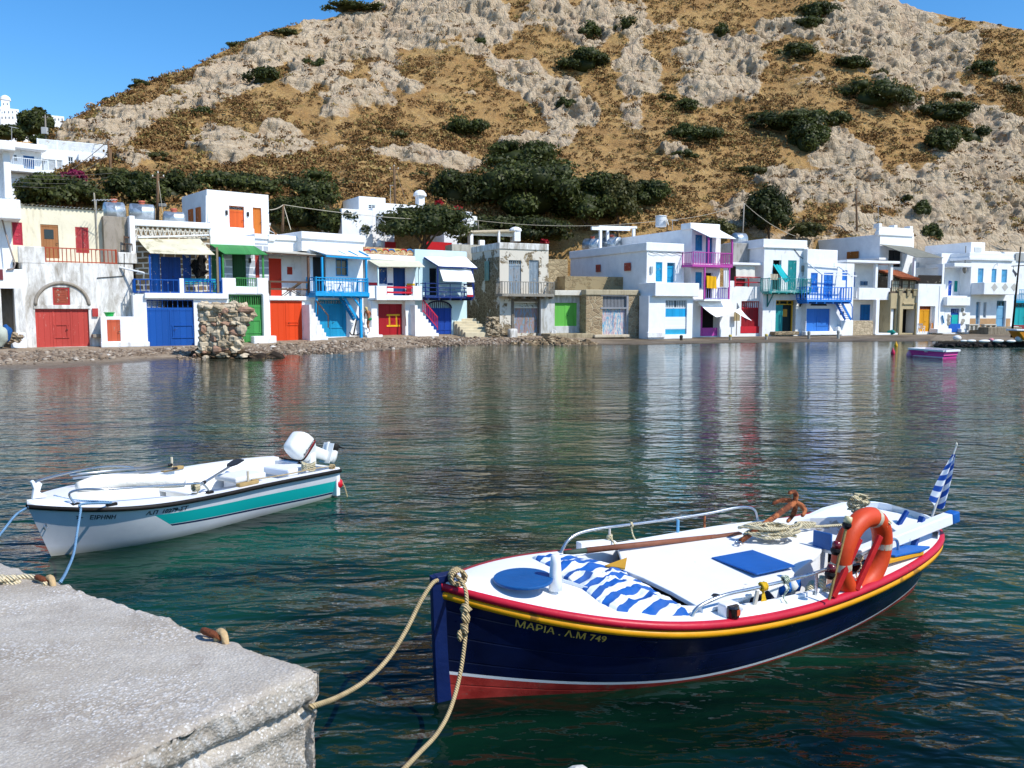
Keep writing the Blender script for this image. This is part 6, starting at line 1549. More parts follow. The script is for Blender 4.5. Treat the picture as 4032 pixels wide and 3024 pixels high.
m=MB();tt_=[.86,.9,.94,.97,.99,.998];ring=[(x,1)for x in tt_]+[(x,-1)for x in tt_[::-1]]
rows=[[H1.gun(x,sd,-.02,0),H1.gun(x,sd,-.02,.075*min(1,(x-.86)/.06)),H1.gun(x,sd,-.075,.075*min(1,(x-.86)/.06)),H1.gun(x,sd,-.075,0)]for x,sd in ring if not(sd<0 and x<.93)]
m.grid(rows);m.build('stern_coaming',DECK,NBo,smooth=False)
m=MB()
top=[(2457,2244),(2530,2268),(2640,2312),(2769,2373),(2870,2345),(2985,2305),(3085,2270),(3150,2222),(3222,2172),(3262,2120)]
front=[atz(x,y,.585)for x,y in top]
aa=[H1.loc(p)for p in front]
far_=[(a_,min(H1.hb(min(.99,a_/H1.L))-.05,.74))for a_ in np.linspace(aa[-1][0]+.25,aa[0][0]+.35,8)]
outline=[H1.P(a_,b_,.575-H1.roll*0)for a_,b_ in aa]+[H1.P(a_,b_,.575)for a_,b_ in far_]
m.prism([p-Vector((0,0,.035))for p in outline],(0,0,.035));cov=m.build('engine_cover',DECK,NBo,bevel=.008)
m=MB();inner=[H1.P(a_+.05,b_+.04,0)for a_,b_ in aa[3:]]
m.grid([[p+Vector((0,0,.55)),p+Vector((0,0,.12))]for p in inner]);m.build('cover_side',DECK,NBo)
DKIN=paint('#16181c',.9,.1);m=MB();inn=[H1.P(a_+.10,b_+.02,0)for a_,b_ in aa[:4]];m.grid([[p+Vector((0,0,.53)),p+Vector((0,0,.11))]for p in inn]);m.build('cover_front_shade',DKIN,NBo)  # near-black sheet: shade under the cover's front edge painted as colour
def deckquad(name,pts,z,mat,th=.02,bevel=.004,parent=NBo):
 m=MB();m.prism([atz(x,y,z)-Vector((0,0,th))for x,y in pts],(0,0,th));return m.build(name,mat,parent,bevel=bevel)
deckquad('hatch',[(2801,2194),(2963,2164),(3132,2226),(2980,2259)],.592,paint('#1557a3',.5,.12,4,bump=.15),.012)
c0=atz(2060,2273,.80);m=MB();ex=atz(2178,2275,.80)-c0;ey=H1.c*.0+Vector((-ex.y,ex.x,0)).normalized()*.215
ring=[c0+ex*math.cos(a)+ey*math.sin(a)for a in np.linspace(0,2*math.pi,33)[:-1]]
m.prism([p-Vector((0,0,.02))for p in ring],(0,0,.02));m.build('fore_hatch',paint('#14528f',.5,.15,5,wear=.08,wearcol='#3f7aa8',bump=.2),NBo,bevel=.005)
b0,b1=atz(2187,2303,.74),atz(2187,2192,1.0);b0=H1.P(*H1.loc(b0),.72);hgt=.23
m=MB();m.lathe([(.048,0),(.042,.12),(.036,.19),(.034,.235),(.02,.245)],b0,10);o=m.build('bitt',BWHITE,NBo,smooth=True)
def hull_text(Hh,string,px0,px1,dz,size,mat,name,parent,tilt=0,shear=0,bold=0):
 def find(px):
  best=min((abs(proj(Hh.skin(tt,Hh.vz(tt,Hh.sh(tt)+dz),-1))[0]-px),tt)for tt in np.linspace(.005,.9,900));return best[1]
 ta,tb=find(px0),find(px1)
 def fn(x,y):
  tt=ta+(tb-ta)*x;z=Hh.sh(tt)+dz+tilt*x+y*size;return Hh.skin(tt,Hh.vz(tt,z),-1,.006)
 return text_on(string,name,parent,mat,fn,shear=shear,bold=bold)
hull_text(H1,'ΜΑΡΙΑ . Λ.Μ 749',2026,2384,-.163,.068,P('#d0a348',rough=.6,bump=0),'lettering',NBo,tilt=-.012,bold=.012)
def W(x,y,z):return atz(x,y,z)
def rail(name,pts,r,parent,mat=STEEL):
 m=MB();m.tube(smooth_pts(pts,6),r,8);return m.build(name,mat,parent,smooth=True)
NEAR=[W(2727,2448,.50)]
A0=H1.loc(NEAR[0]);
def nr(a_,off,z):tt=a_/H1.L;return H1.P(a_,-H1.hb(tt)+off,H1.sh(tt)+z)
rail('near_rail',[nr(1.56,.10,.0),nr(1.62,.10,.075),nr(1.85,.10,.145),nr(2.2,.10,.17),nr(2.8,.10,.185),nr(3.4,.11,.20),nr(3.78,.12,.215),nr(3.93,.12,.17),nr(3.96,.12,.0)],.0135,NBo)
def fr(a_,off,z):tt=a_/H1.L;return H1.P(a_,H1.hb(tt)-off,H1.sh(tt)+z)
rail('far_rail',[fr(1.42,.06,.0),fr(1.52,.06,.12),fr(1.75,.06,.185),fr(2.4,.06,.215),fr(3.0,.06,.22),fr(3.4,.06,.225),fr(3.58,.06,.17),fr(3.62,.06,.02)],.0135,NBo)
for a_,mt in((1.95,P('#cfc6bd')),(3.0,RUSTY)):
 m=MB();m.tube([fr(a_,.06,0),fr(a_,.06,.205)],.011,6);m.build('rail_post',mt,NBo)
m=MB();m.tube([nr(2.8,.10,.18),nr(2.8,.10,0)],.012,6);m.build('rail_post',STEEL,NBo)
m=MB();m.tube([fr(2.68,.08,.05),fr(2.68,.08,.21)],.014,7);m.build('thole_pin',P('#5f9cc4'),NBo)
m=MB();m.prism([fr(a_,.03,z)for a_,z in((2.42,0),(2.47,.05),(2.56,.055),(2.62,.075),(2.8,.08),(2.88,.04),(3.0,.02),(3.05,0))],H1.c*-.05);m.build('thole_block',BWHITE,NBo,bevel=.006)
m=MB();m.prism([fr(a_,.02,z)for a_,z in((1.62,0),(1.62,.085),(1.98,.085),(2.1,0))],H1.c*-.08);m.build('thole_block',BWHITE,NBo,bevel=.006)
m=MB();m.prism([nr(a_,.04,z)for a_,z in((1.93,0),(1.97,.06),(2.3,.065),(2.42,0))],H1.c*.06);m.build('thole_block',BWHITE,NBo,bevel=.006)
m=MB();m.tube([nr(2.1,.07,.05),nr(2.13,.07,.16)],.016,7);m.build('thole_pin',P('#c9c2b2'),NBo)
lb=nr(1.86,.075,.0);lq=empty('x',(0,0,0),None,None);bpy.data.objects.remove(lq)
m=MB();m.cube(lb+Vector((0,0,.05)),(.13,.09,.1),rz=H1.h);o=m.build('lamp_box',BWHITE,NBo,bevel=.012)
m=MB();m.lathe([(.045,-.045),(.05,-.03),(.05,.03),(.045,.045)],lb+Vector((0,0,.052))-H1.c*.045-H1.f*.01,14);m.build('lamp_lens',paint('#1c0d0c',.1,.2,8,bump=0,spec=.7),o)
m=MB();m.cube(lb+Vector((0,0,.055))-H1.c*.092,(.03,.012,.04),rz=H1.h);m.build('lamp_bulb',P('#c0502c'),o)
A,B=W(3160,2235,.55),W(3722,2062,.80);A=aty(3330,2200,H1.P(3.7,-.5,0).y-.1);B=aty(3762,2030,H1.P(5.05,-.3,0).y-.3)
m=MB();m.bar(A,B.lerp(A,.07),.09,.095);m.build('tiller',BWHITE,NBo,bevel=.008)
m=MB();m.bar(B.lerp(A,.07),B,.095,.1);m.build('tiller_tip',paint('#155aa8',.5,.15,5),NBo,bevel=.012)
BLP=paint('#12408c',.5,.2,6,bump=.2)
m=MB();yk=H1.P(4.35,-.55,0).y;m.bar(aty(3582,2205,yk),aty(3632,2035,yk+.12),.045,.045);m.build('tiller_cheek',BLP,NBo,bevel=.005);m=MB();m.bar(H1.P(4.58,-.1,.58),aty(3572,2012,H1.P(4.6,-.05,0).y),.035,.035);m.build('tiller_cheek',BLP,NBo,bevel=.005)
deckquad('stern_thwart',[(3515,2142),(3662,2150),(3630,2165),(3525,2186),(3460,2178)],.60,paint('#1d62b0',.5,.15,5),.02)
deckquad('thwart_edge',[(3410,2216),(3636,2160),(3637,2172),(3415,2228)],.575,P('#d09a24'),.03)
m=MB();bxp=atz(3238,2150,.585);m.cube(bxp+Vector((0,0,.05)),(.025,.17,.15),rz=H1.h+.2);m.build('bulkhead',paint('#2f5f9e',.5,.15,4),NBo,bevel=.01)
m=MB();m.cube(bxp+H1.f*.12+Vector((0,0,.0)),(.2,.22,.12),rz=H1.h+.1);m.build('seat_box',DECK,NBo,bevel=.01)
pl=empty('lamp_pole',nr(3.0,.12,.0),'leaning bamboo pole carrying one cream and two dark red lanterns','lamp pole')
q0=atz(3264,2362,.47);q1=aty(3338,2052,q0.y+.06)
m=MB();m.tube([q0,q1],.011,7);m.build('pole',paint('#9a8150',.7,.25,20),pl)
def lantern(fr_,off,col,size):
 c_=q0.lerp(q1,fr_)+off;ax=(q1-q0).normalized();m=MB();m.lathe([(size*.55,-.05*size/.04),(size,-.02),(size,0),(size*.8,.004)],c_,12,axis=ax);o=m.build('lantern_base',paint('#151012',.5,.2),pl,smooth=False)
 m=MB();m.lathe([(size*.85,.004),(size*.88,size*.9),(size*.8,size*1.5),(size*.5,size*1.62)],c_,12,axis=ax);m.build('lantern_glass',paint(col,.2,.15,20,bump=0,spec=.6),pl,smooth=True)
lantern(.97,Vector((0,0,0)),'#cfc294',.034);lantern(.66,-H1.f*.06,'#6e1420',.036);lantern(.36,-H1.f*.06,'#5e1018',.038)
RB0,RT0=aty(3322,2290,H1.P(3.2,-.58,0).y-.2),aty(3466,2070,H1.P(3.5,-.52,0).y-.15)
cR=(RB0+RT0)/2;e1=(RT0-RB0).normalized();rmaj=(RT0-RB0).length/2;view=ray(3392,2186).normalized()
e2=view.cross(e1).normalized()*.46+view*.89;e2=(e2-e1*e2.dot(e1)).normalized()
ORB=paint('#c9431c',.5,.14,5,wear=.16,wearcol='#7d3a28',wscale=4,bump=.15)
lr=empty('life_ring',cR,'faded orange life ring lashed upright at the stern of the navy boat','life ring')
m=MB();m.tube([cR+(e1*math.cos(a)*rmaj+e2*math.sin(a)*.29)for a in np.linspace(0,2*math.pi,41)[:-1]],.078,14,closed=True);m.build('ring',ORB,lr,smooth=True)
for a in(.62,2.6,3.7,5.75):
 m=MB();cc=[cR+(e1*math.cos(x)*rmaj+e2*math.sin(x)*.29)for x in(a-.09,a,a+.09)];m.tube(cc,.0795,14,caps=False)
 m.build('reflective_band',paint('#c2b7a2',.5,.2,12,wear=.3,wearcol='#8a8074'),lr,smooth=True)
m=MB();tip=cR+e1*(rmaj+.04)+view*-.06
for k in range(4):a=k*1.6;m.blob(tip+Vector((.035*math.cos(a),-.03,.03*math.sin(a))),(.022,.018,.018),k,8,.3)
m.build('lashing_knot',ROPEW,lr,smooth=True)
sl=P('#b01c1e',wear=.1)
for(x0,y0,x1,y1,a0,a1,lab)in((3280,2350,3385,2120,3.05,3.4,'red wooden slat crossing the lower left of the life ring'),(3370,2322,3466,2110,3.35,3.6,'red wooden slat crossing the middle of the life ring')):
 p0=atz(x0,y0,.46);p1=aty(x1,y1,p0.y+.12);m=MB();m.bar(p0,p1,.028,.05);o=m.build('slat',sl,None,bevel=.004,origin_at=p0);tag(o,lab,'slat','red slats holding the life ring')
m=MB()
def coil(m,c_,ax,r,turns,L_,rr=.009,wob=.004,sd=1):
 ax=ax.normalized();a=ax.orthogonal().normalized();b=ax.cross(a);q=random.Random(sd)
 m.tube([c_+ax*(L_*(i/(turns*10)-.5))+(a*math.cos(i*.628)+b*math.sin(i*.628))*(r+q.uniform(-wob,wob))for i in range(turns*10+1)],rr,6)
for k,(a_,tn_,L_,w_,lab)in enumerate(((3.06,7,.16,ROPEW,'thick off white rope lashing round the near rail beside the life ring'),(2.45,3,.05,ropemat('#a8b8a0','#cfd8c4'),'thin pale green lashing tied round the near rail'),(3.32,4,.06,ROPEW,'rope knot on the near rail below the life ring middle'),(3.62,5,.07,ROPEW,'rope knot on the near rail towards the stern'))):
 m=MB();c_=nr(a_,.10,.19);coil(m,c_,H1.f+Vector((0,0,.03)),.024,tn_,L_,sd=k);e_=nr(a_,.10,.19)
 m.tube(smooth_pts([e_,e_+Vector((.02,-.02,-.06)),e_+Vector((-.01,0,-.13)),e_+Vector((.02,.0,-.18))]),.006,5);o=m.build('rope_lashing',w_,None,smooth=True,origin_at=c_);tag(o,lab,'lashing','rope lashings on the near rail')
m=MB();c_=nr(2.22,.10,.17);coil(m,c_,H1.f,.024,3,.05,.012)
m.grid([[c_+H1.f*(.03*i-.03)+Vector((0,0,-.04*j))-H1.c*(.02*math.sin(i*2+j))for i in range(3)]for j in range(6)]);o=m.build('rag',paint('#c9a322',.9,.2,10,bump=.5),None,smooth=True,origin_at=c_);tag(o,'yellow rag tied round the near rail of the navy boat','rag')
m=MB();c_=fr(1.95,.06,.1);coil(m,c_,Vector((0,0,1)),.02,4,.06,.009)
for k in range(4):e_=c_+H1.f*(.03*k)-H1.c*.05;m.tube(smooth_pts([c_,c_-H1.c*.06+Vector((0,0,-.02)),e_-H1.c*.08+Vector((0,0,-.13-.02*k))]),.007,5)
o=m.build('rope_lashing',ROPEW,None,smooth=True,origin_at=c_);tag(o,'cream rope lashing the oar to the far rail post','lashing','rope lashings on the far rail')
m=MB();c_=fr(2.18,.06,.205);coil(m,c_,H1.f,.02,2,.02,.007);m.tube(smooth_pts([c_,c_+Vector((.02,-.03,-.1)),c_+H1.f*.06-H1.c*.13+Vector((0,0,-.23))]),.007,5)
o=m.build('rope_lashing',ROPEW,None,smooth=True,origin_at=c_);tag(o,'single cream cord hanging from the far rail to the oar','lashing','rope lashings on the far rail')
og=empty('oar',fr(1.5,.2,.06),'brown wooden oar lying along the far side deck of the navy boat','oar');o0,o1=fr(1.36,.2,.06),fr(3.05,.34,.10)
m=MB();m.tube([o0.lerp(o1,f_)for f_ in(.12,.5,.9)],[.026,.024,.02],8);m.build('shaft',paint('#7a4a35',.6,.2,8,wear=.2,wearcol='#a58572'),og,smooth=True)
m=MB();m.tube([o0,o0.lerp(o1,.12)],[.02,.024],8);m.build('grip',paint('#3c4a40',.7,.2,8),og,smooth=True)
m=MB();m.bar(o0.lerp(o1,.86),o1+H1.f*.12,.05,.022);m.build('blade',paint('#7a4f3c',.6,.2,8),og,bevel=.008)
poly=[(2069,2215),(2187,2200),(2330,2205),(2442,2223),(2500,2268),(2600,2312),(2700,2365),(2790,2412),(2752,2428),(2650,2436),(2551,2434),(2440,2415),(2351,2388),(2280,2342),(2215,2300),(2170,2268),(2110,2240)]
PL=[H1.loc(atz(x,y,.60))for x,y in poly];PL=[(a_,float(np.clip(b_,-(H1.hb(a_/H1.L)-.11),H1.hb(a_/H1.L)-.08)))for a_,b_ in PL];ca,cb=np.mean([p[0]for p in PL]),np.mean([p[1]for p in PL])
rows=[];nr_=60
for i in range(nr_+1):
 f_=(i/nr_)**.8;ring=[]
 for j in range(len(PL)*14):
  k=j//14;u_=(j%14)/14;p0,p1=PL[k],PL[(k+1)%len(PL)];a_=ca+(p0[0]+(p1[0]-p0[0])*u_-ca)*f_;b_=cb+(p0[1]+(p1[1]-p0[1])*u_-cb)*f_
  ring.append((a_,b_,f_))
 rows.append(ring)
ar=np.array(rows);x_,y_=ar[...,0],ar[...,1]
wr=(1-np.abs(fbm(x_*4.5+y_*2,y_*7-x_*1.5,o=3,s=3)))**2*.06+fbm(x_*8,y_*11,o=2,s=5)*.018
sheer_=np.interp(x_/H1.L,np.linspace(0,1,40),[H1.sh(q_)for q_ in np.linspace(0,1,40)])
zz_=sheer_+.035+wr*(1-.5*ar[...,2])-.02+.05*(1-ar[...,2]**3)-.03*sstep(.93,1,ar[...,2])
V_=np.array([[tuple(H1.P(x_[i,j],y_[i,j],zz_[i,j]))for j in range(x_.shape[1])]for i in range(x_.shape[0])]).reshape(-1,3)
nc=x_.shape[1];F_=[(i*nc+j,i*nc+(j+1)%nc,(i+1)*nc+(j+1)%nc,(i+1)*nc+j)for i in range(nr_)for j in range(nc)]
t=NT('striped_cloth');sa=t.attr('stripe')
c=t.mix(t.ramp(t.math('FRACT',sa),[(.48,0.),(.52,1.)]),'#dfe3e4',(.008,.09,.36));c=t.mix(t.math('MULTIPLY',t.ramp(t.noise(5,6,.7),[(.4,0.),(.8,1.)]),.22),c,'#8a8f90');t.bump(t.noise(60,3),.25,.004)
STR=t.done(c,.85,0,.15)
sv=(y_-.34*x_)*7.6+fbm(x_*1.6,y_*1.6,o=2,s=9)*.4
o=np_mesh('striped_cover',V_,np.array(F_),STR,None,smooth=True,attrs={'stripe':sv});o2=H1.P(ca,cb,.5)
tag(o,'rumpled blue and white striped cloth over the fore well of the navy boat','cloth')
m=MB();tl=H1.loc(atz(2457,2246,.62));m.prism([H1.P(tl[0]-.09,tl[1]+.12,.62),H1.P(tl[0]+.01,tl[1]+.0,.62),H1.P(tl[0]+.12,tl[1]+.12,.65)],(0,0,.012));m.build('wooden_bracket',P('#c0902c'),NBo)
m=MB();c_=H1.P(2.72,-.50,.50)
for k in range(5):m.blob(c_+H1.f*(.045*k-.09),(.05,.055,.06),k,8,.2,k%2)
o=m.build('rolled_cloth',[paint('#115ba8',.85,.15,9,bump=.4),paint('#d9dcd6',.85,.1)],None,smooth=True,origin_at=c_);tag(o,'small rolled blue cloth bundle tied with white cord by the cover edge','bundle')
for k,(a_,off,sz,lab)in enumerate(((1.98,.26,(.13,.1,.13),'dark canvas bag leaning against the engine cover front corner'),(2.34,.27,(.17,.1,.13),'navy canvas bag in the side well under the yellow rag'))):
 m=MB();m.blob(nr(a_,off,-.06),sz,30+k,14,.18);o=m.build('bag',paint('#10152a' if k else '#23262c',.8,.3,6,bump=.5),None,smooth=True,origin_at=nr(a_,off,-.2));tag(o,lab,'bag')
m=MB();m.blob(nr(2.9,.17,-.02),(.09,.07,.08),8,12,.3);m.tube([nr(2.92,.14,-.02),nr(2.92,.13,.12)],.03,8);o=m.build('rope_bundle',ROPEW,None,smooth=True,origin_at=nr(2.9,.17,-.1));tag(o,'white rope bundle heaped beside the foot of the lamp pole','rope bundle')
ac=atz(2990,2125,.72);ag=empty('anchor',ac,'rusty grapnel anchor with curved flukes lying on the white deck','anchor')
fx_=(atz(3105,2045,.70)-atz(2915,2135,.63));s0=atz(2915,2132,.62);s1=s0+fx_*1.15+Vector((0,0,.13))
m=MB();m.tube([s0,s1],[.022,.028],8);m.build('shank',RUSTY,ag,smooth=True)
dv=(s1-s0).normalized();sv_=dv.cross(Vector((0,0,1))).normalized()
for k,ang in enumerate((.4,1.7,3.2,4.9)):
 o_=sv_*math.cos(ang)+sv_.cross(dv)*math.sin(ang)*-1;m=MB();m.tube(smooth_pts([s1-dv*.01,s1+o_*.07,s1+o_*.13-dv*.05,s1+o_*.15-dv*.14],4),[.024]*8+[.018]*4+[.008],7);m.build('fluke',RUSTY,ag,smooth=True)
m=MB();m.tube([s0-dv*.03+(sv_*math.cos(a)+dv*math.sin(a))*.028 for a in np.linspace(0,6.28,13)[:-1]],.007,6,closed=True);m.build('shackle',STEEL,ag,smooth=True)
m=MB();q=random.Random(5);hc=atz(3020,2118,.62)
for k in range(9):
 r1,r2=q.uniform(.08,.2),q.uniform(.05,.10);cc=hc+Vector((q.uniform(-.12,.16),q.uniform(-.05,.05),.014+.012*k));ph=q.uniform(0,6)
 m.tube([cc+Vector((math.cos(a+ph)*r1,math.sin(a+ph)*r2+.02*math.sin(3*a),.012*math.sin(2*a+k)))for a in np.linspace(0,6.28,25)[:-1]],.0135,6,closed=True)
o=m.build('rope_coil',ROPEW,None,smooth=True,origin_at=hc);tag(o,'heap of cream anchor rope coiled round the rusty anchor','rope')
m=MB();hc2=atz(3170,2078,.62)
for k in range(3):m.tube([hc2+Vector((math.cos(a)*(.05+.02*k),math.sin(a)*.035,.012+.014*k))for a in np.linspace(0,6.28,17)[:-1]],.013,6,closed=True)
m.tube(smooth_pts([hc2+Vector((.06,0,.012)),atz(3240,2072,.62),atz(3330,2066,.62)]),.013,6)
o=m.build('rope_coil',ROPEW,None,smooth=True,origin_at=hc2);tag(o,'small second coil of cream rope trailing towards the stern','rope')
m=MB();hc3=H1.P(4.42,.18,.70);q=random.Random(9)
for k in range(7):m.tube([hc3+Vector((q.uniform(-.06,.06)+math.cos(a)*.05,q.uniform(-.03,.03)+.03*math.sin(a),.02+.018*k+.03*math.sin(a+k)))for a in np.linspace(0,6.28,15)[:-1]],.013,6,closed=True)
o=m.build('rope_coil',ROPEW,None,smooth=True,origin_at=hc3);tag(o,'bunch of white rope knotted on the stern coaming behind the life ring','rope')
fb=aty(3668,2040,H1.P(4.78,-.15,0).y);ft=aty(3766,1754,fb.y+.1);fg=empty('flag',fb,'blue and white striped flag drooping on a thin staff at the stern','flag')
m=MB();m.tube([fb,ft],[.011,.007],7);m.build('staff',P('#c9c9c4'),fg);m=MB();m.blob(ft+Vector((0,0,.01)),(.012,.012,.02),2,8,.1);m.build('finial',P('#d8d2c2'),fg,smooth=True)
rows=[];A=ft.lerp(fb,.09)
for i in range(31):
 f_=i/30;row=[]
 for j in range(15):
  g_=j/14;wv=.03*math.sin(g_*10+f_*3)*(.3+f_)
  row.append(A+(fb-ft)*(.62*f_)+Vector((-.03-.07*f_+g_*(.03+.12*f_),wv-.02,-.02-.06*f_*math.sin(g_*3.14)-.05*g_*f_)))
 rows.append(row)
V_=np.array([[tuple(p)for p in r_]for r_ in rows]).reshape(-1,3);ii_,jj_=np.meshgrid(np.arange(31)/30.,np.arange(15)/14.,indexing='ij')
t=NT('flag_cloth');sa=t.attr('stripe');c=t.mix(t.ramp(t.math('FRACT',sa),[(.48,0.),(.52,1.)]),'#e2e5e8',(.008,.075,.36));FL=t.done(c,.8)
np_mesh('cloth',V_,grid_faces(31,15),FL,fg,smooth=True,attrs={'stripe':ii_*4.6+jj_*1.5+.3})
H2=Hull(-5.01,8.412,R(58.4),3.911,.758,.42,3.4,4.4,.043,.587,.479,.414,bs=.668,keel=-.22,rake=.30,emid=.30,ebow=.8,estern=.22)
DB=empty('motor_boat',(0,0,0),'white open motor boat with a turquoise stripe and a tilted outboard engine','boat');DB.location=H2.P(H2.L*.5,0,0)
t=NT('white_hull');bd,stt=t.attr('band'),t.attr('start')
on=t.math('GREATER_THAN',stt,0)
tq=t.math('MULTIPLY',on,t.math('MULTIPLY',t.math('GREATER_THAN',bd,0),t.math('LESS_THAN',bd,1)))
nv=t.math('MULTIPLY',on,t.math('MULTIPLY',t.math('GREATER_THAN',bd,-.2),t.math('LESS_THAN',bd,-.03)))
c=t.mix(t.ramp(t.noise(2.5,6,.6),[(.3,0.),(.7,1.)]),'#d3d6de','#e6e8ec');c=t.mix(t.math('MULTIPLY',t.ramp(t.attr('zz'),[(.02,1.),(.12,0.)]),.6),c,'#8f8a66')
c=t.mix(tq,c,(.008,.43,.42));c=t.mix(nv,c,(.012,.03,.09));t.bump(t.noise(8,3),.06,.01)
HUL2=t.done(c,.22,0,.5)
def d_attr(tt,z):
 f_=z/H2.sh(tt);fb_,ft_=.57-.33*tt,.80-.17*tt;bnd=(f_-fb_)/(ft_-fb_)
 return{'band':bnd,'start':tt-.25-.05*(1-bnd),'zz':z}
H2.hull('hull',HUL2,DB,72,30,d_attr,close=True)
RUB=paint('#17130f',.6,.3,8,bump=.4);m=MB();H2.strake(m,.016,-.034,.03);m.build('rub_rail',RUB,DB,smooth=True)
GEL=paint('#e7e9ec',.3,.05,3,bump=.05,spec=.5)
def well2(tt):return float(np.interp(tt,[.27,.3,.36,.5,.9,.96,1],[0,.5,.78,.86,.86,.84,.82]))
for sd in(-1,1):
 m=MB();rr=[]
 for tt in np.linspace(0,1,80):
  s0=well2(tt);z=H2.sh(tt)+.016
  rr.append([H2.P(tt*H2.L,sd*H2.hb(tt)*(s0+(1.0-s0)*j/4),z+.05*(1-(s0+(1-s0)*j/4)**2)*max(0,1-tt/.35))for j in range(5)])
 m.grid(rr);m.grid([[r_[0],H2.P(tt*H2.L,sd*(H2.hb(tt)*min(well2(tt),H2.vz(tt,.12)**H2.e(tt)-.08)),.12)]for tt,r_ in zip(np.linspace(0,1,80),rr)if tt>.265]);m.build('gunwale_deck',GEL,DB)
m=MB();m.grid([[H2.P(a_,b_*(H2.hb(a_/H2.L)*H2.vz(a_/H2.L,.12)**H2.e(a_/H2.L)-.03),.12)for b_ in(-1,0,1)]for a_ in np.linspace(.95,3.85,10)]);m.build('floor',paint('#d8d6c6',.5,.1),DB)
m=MB();A=H2.P(H2.L,-.66,.05);m.par(A,H2.c*1.32,H2.f*-.07,Vector((0,0,.40)));m.build('transom',GEL,DB,bevel=.01)
m=MB();m.par(H2.P(1.0,-.5,.40),H2.c*1.0,H2.f*.04,Vector((0,0,-.28)));m.build('bulkhead',GEL,DB)
for a_,w_ in((1.95,.3),(2.85,.34)):
 m=MB();m.par(H2.P(a_,-.6,.33),H2.c*1.2,H2.f*w_,Vector((0,0,.04)));m.par(H2.P(a_+.04,-.52,.12),H2.c*1.04,H2.f*(w_-.08),Vector((0,0,.21)));m.build('thwart',GEL,DB,bevel=.012)
m=MB();m.par(H2.P(3.3,-.3,.36),H2.c*.5,H2.f*.4,Vector((0,0,.1)));m.build('stern_locker',GEL,DB,bevel=.02)
m=MB();m.par(H2.P(1.25,-.42,.12),H2.c*.55,H2.f*.35,Vector((0,0,.14)));m.build('locker',paint('#ded9bd',.5,.08),DB,bevel=.02)
m=MB();cb_=H2.P(.10,0,.65);m.prism([cb_+H2.f*x+Vector((0,0,z))-H2.c*.02 for x,z in((-.05,0),(.11,0),(.07,.03),(.03,.06),(.045,.11),(.06,.14),(.03,.17),(.0,.15),(-.03,.2),(-.055,.18),(-.03,.1))],H2.c*.04);m.build('bow_roller',GEL,DB,bevel=.008)
def g2(tt,sd,off,z):return H2.P(tt*H2.L,sd*(H2.hb(tt)-off),H2.sh(tt)+z)
rail('bow_rail',[g2(.085,-1,.10,.02),g2(.075,-1,.10,.14),g2(.10,-1,.10,.19),g2(.16,-1,.09,.195),g2(.38,-1,.10,.16),g2(.42,-1,.09,.13),g2(.44,-1,.08,.03)],.0125,DB)
rail('bow_rail',[g2(.06,1,.10,.02),g2(.05,1,.10,.15),g2(.085,1,.10,.2),g2(.3,1,.10,.2),g2(.42,1,.09,.14),g2(.44,1,.08,.03)],.0125,DB)
for tt,sd in((.085,-1),(.44,-1),(.06,1),(.44,1)):m=MB();m.cube(g2(tt,sd,.10 if tt<.2 else .08,.03),(.08,.05,.025),rz=H2.h);m.build('rail_foot',RUB,DB)
m=MB();m.cube(g2(.15,-1,.05,.035),(.12,.035,.03),rz=H2.h);m.build('cleat',RUB,DB,bevel=.005)
m=MB();m.tube([H2.skin(.02,.72,-1)-H2.f*.03+Vector((math.cos(a)*.0,math.sin(a)*.028,math.cos(a)*.028))for a in np.linspace(0,6.28,11)[:-1]],.006,5,closed=True);m.build('bow_eye',STEEL,DB)
for tt,sd in((.585,-1),(.565,1)):
 m=MB();m.par(g2(tt,sd,.09,.016)-H2.f*.15-H2.c*.04,H2.f*.3,H2.c*.08,Vector((0,0,.045)));o=m.build('rowlock_pad',paint('#a88d5c',.7,.2,6),DB,bevel=.012)
 m=MB();m.tube([g2(tt,sd,.08,.05),g2(tt,sd,.08,.19)],.016,7);m.build('thole_pin',paint('#cabfa8',.7,.2),o)
INK=P('#101216',bump=0)
hull_text(H2,'ΕΙΡΗΝΗ',352,456,-.128,.07,INK,'lettering',DB,shear=.25,bold=.02);hull_text(H2,'Λ.Π  10279-ΣΤ',572,740,-.108,.062,INK,'lettering',DB,shear=.25,bold=.03)
hull_text(H2,'➤',297,330,-.125,.06,INK,'bow_arrow',DB)
mc=H2.P(3.98,-.02,.47);up=Vector((0,0,1));ax=(-H2.f*.70+up*.71).normalized();bk=(ax.cross(H2.c)).normalized()
if bk.dot(H2.f)<0:bk=-bk
om=empty('outboard_motor',mc,None,None);om.parent=DB;om.location=Vector(mc)-Vector(DB.location)
def loft(m,c_,ax,sx_,sy_,prof,n=20,pw=.42,mi=0):
 rows=[]
 for(d_,ka,kb,sh_)in prof:
  rows.append([c_+ax*d_+bk*(sh_+kb*math.copysign(abs(math.cos(a))**pw,math.cos(a)))+H2.c*(ka*math.copysign(abs(math.sin(a))**pw,math.sin(a)))for a in np.linspace(0,2*math.pi,n+1)[:-1]])
 m.grid(rows,mi,closed=True);m.add(rows[0][::-1],[tuple(range(n))],mi);m.add(rows[-1],[tuple(range(n))],mi)
MOT=paint('#dfe1de',.3,.06,4,bump=.04,spec=.5);cw=mc+ax*.14
m=MB();loft(m,cw,ax,0,0,[(.06,.115,.185,.02),(.10,.128,.195,.02),(.2,.125,.19,.012),(.28,.112,.172,.0),(.33,.09,.14,-.012),(.35,.06,.10,-.015),(.355,.03,.05,-.015)]);m.build('cowling',MOT,om,smooth=True)
m=MB();loft(m,cw,ax,0,0,[(.035,.122,.19,.02),(.058,.126,.196,.02)]);m.build('cowling_seam',RUB,om)
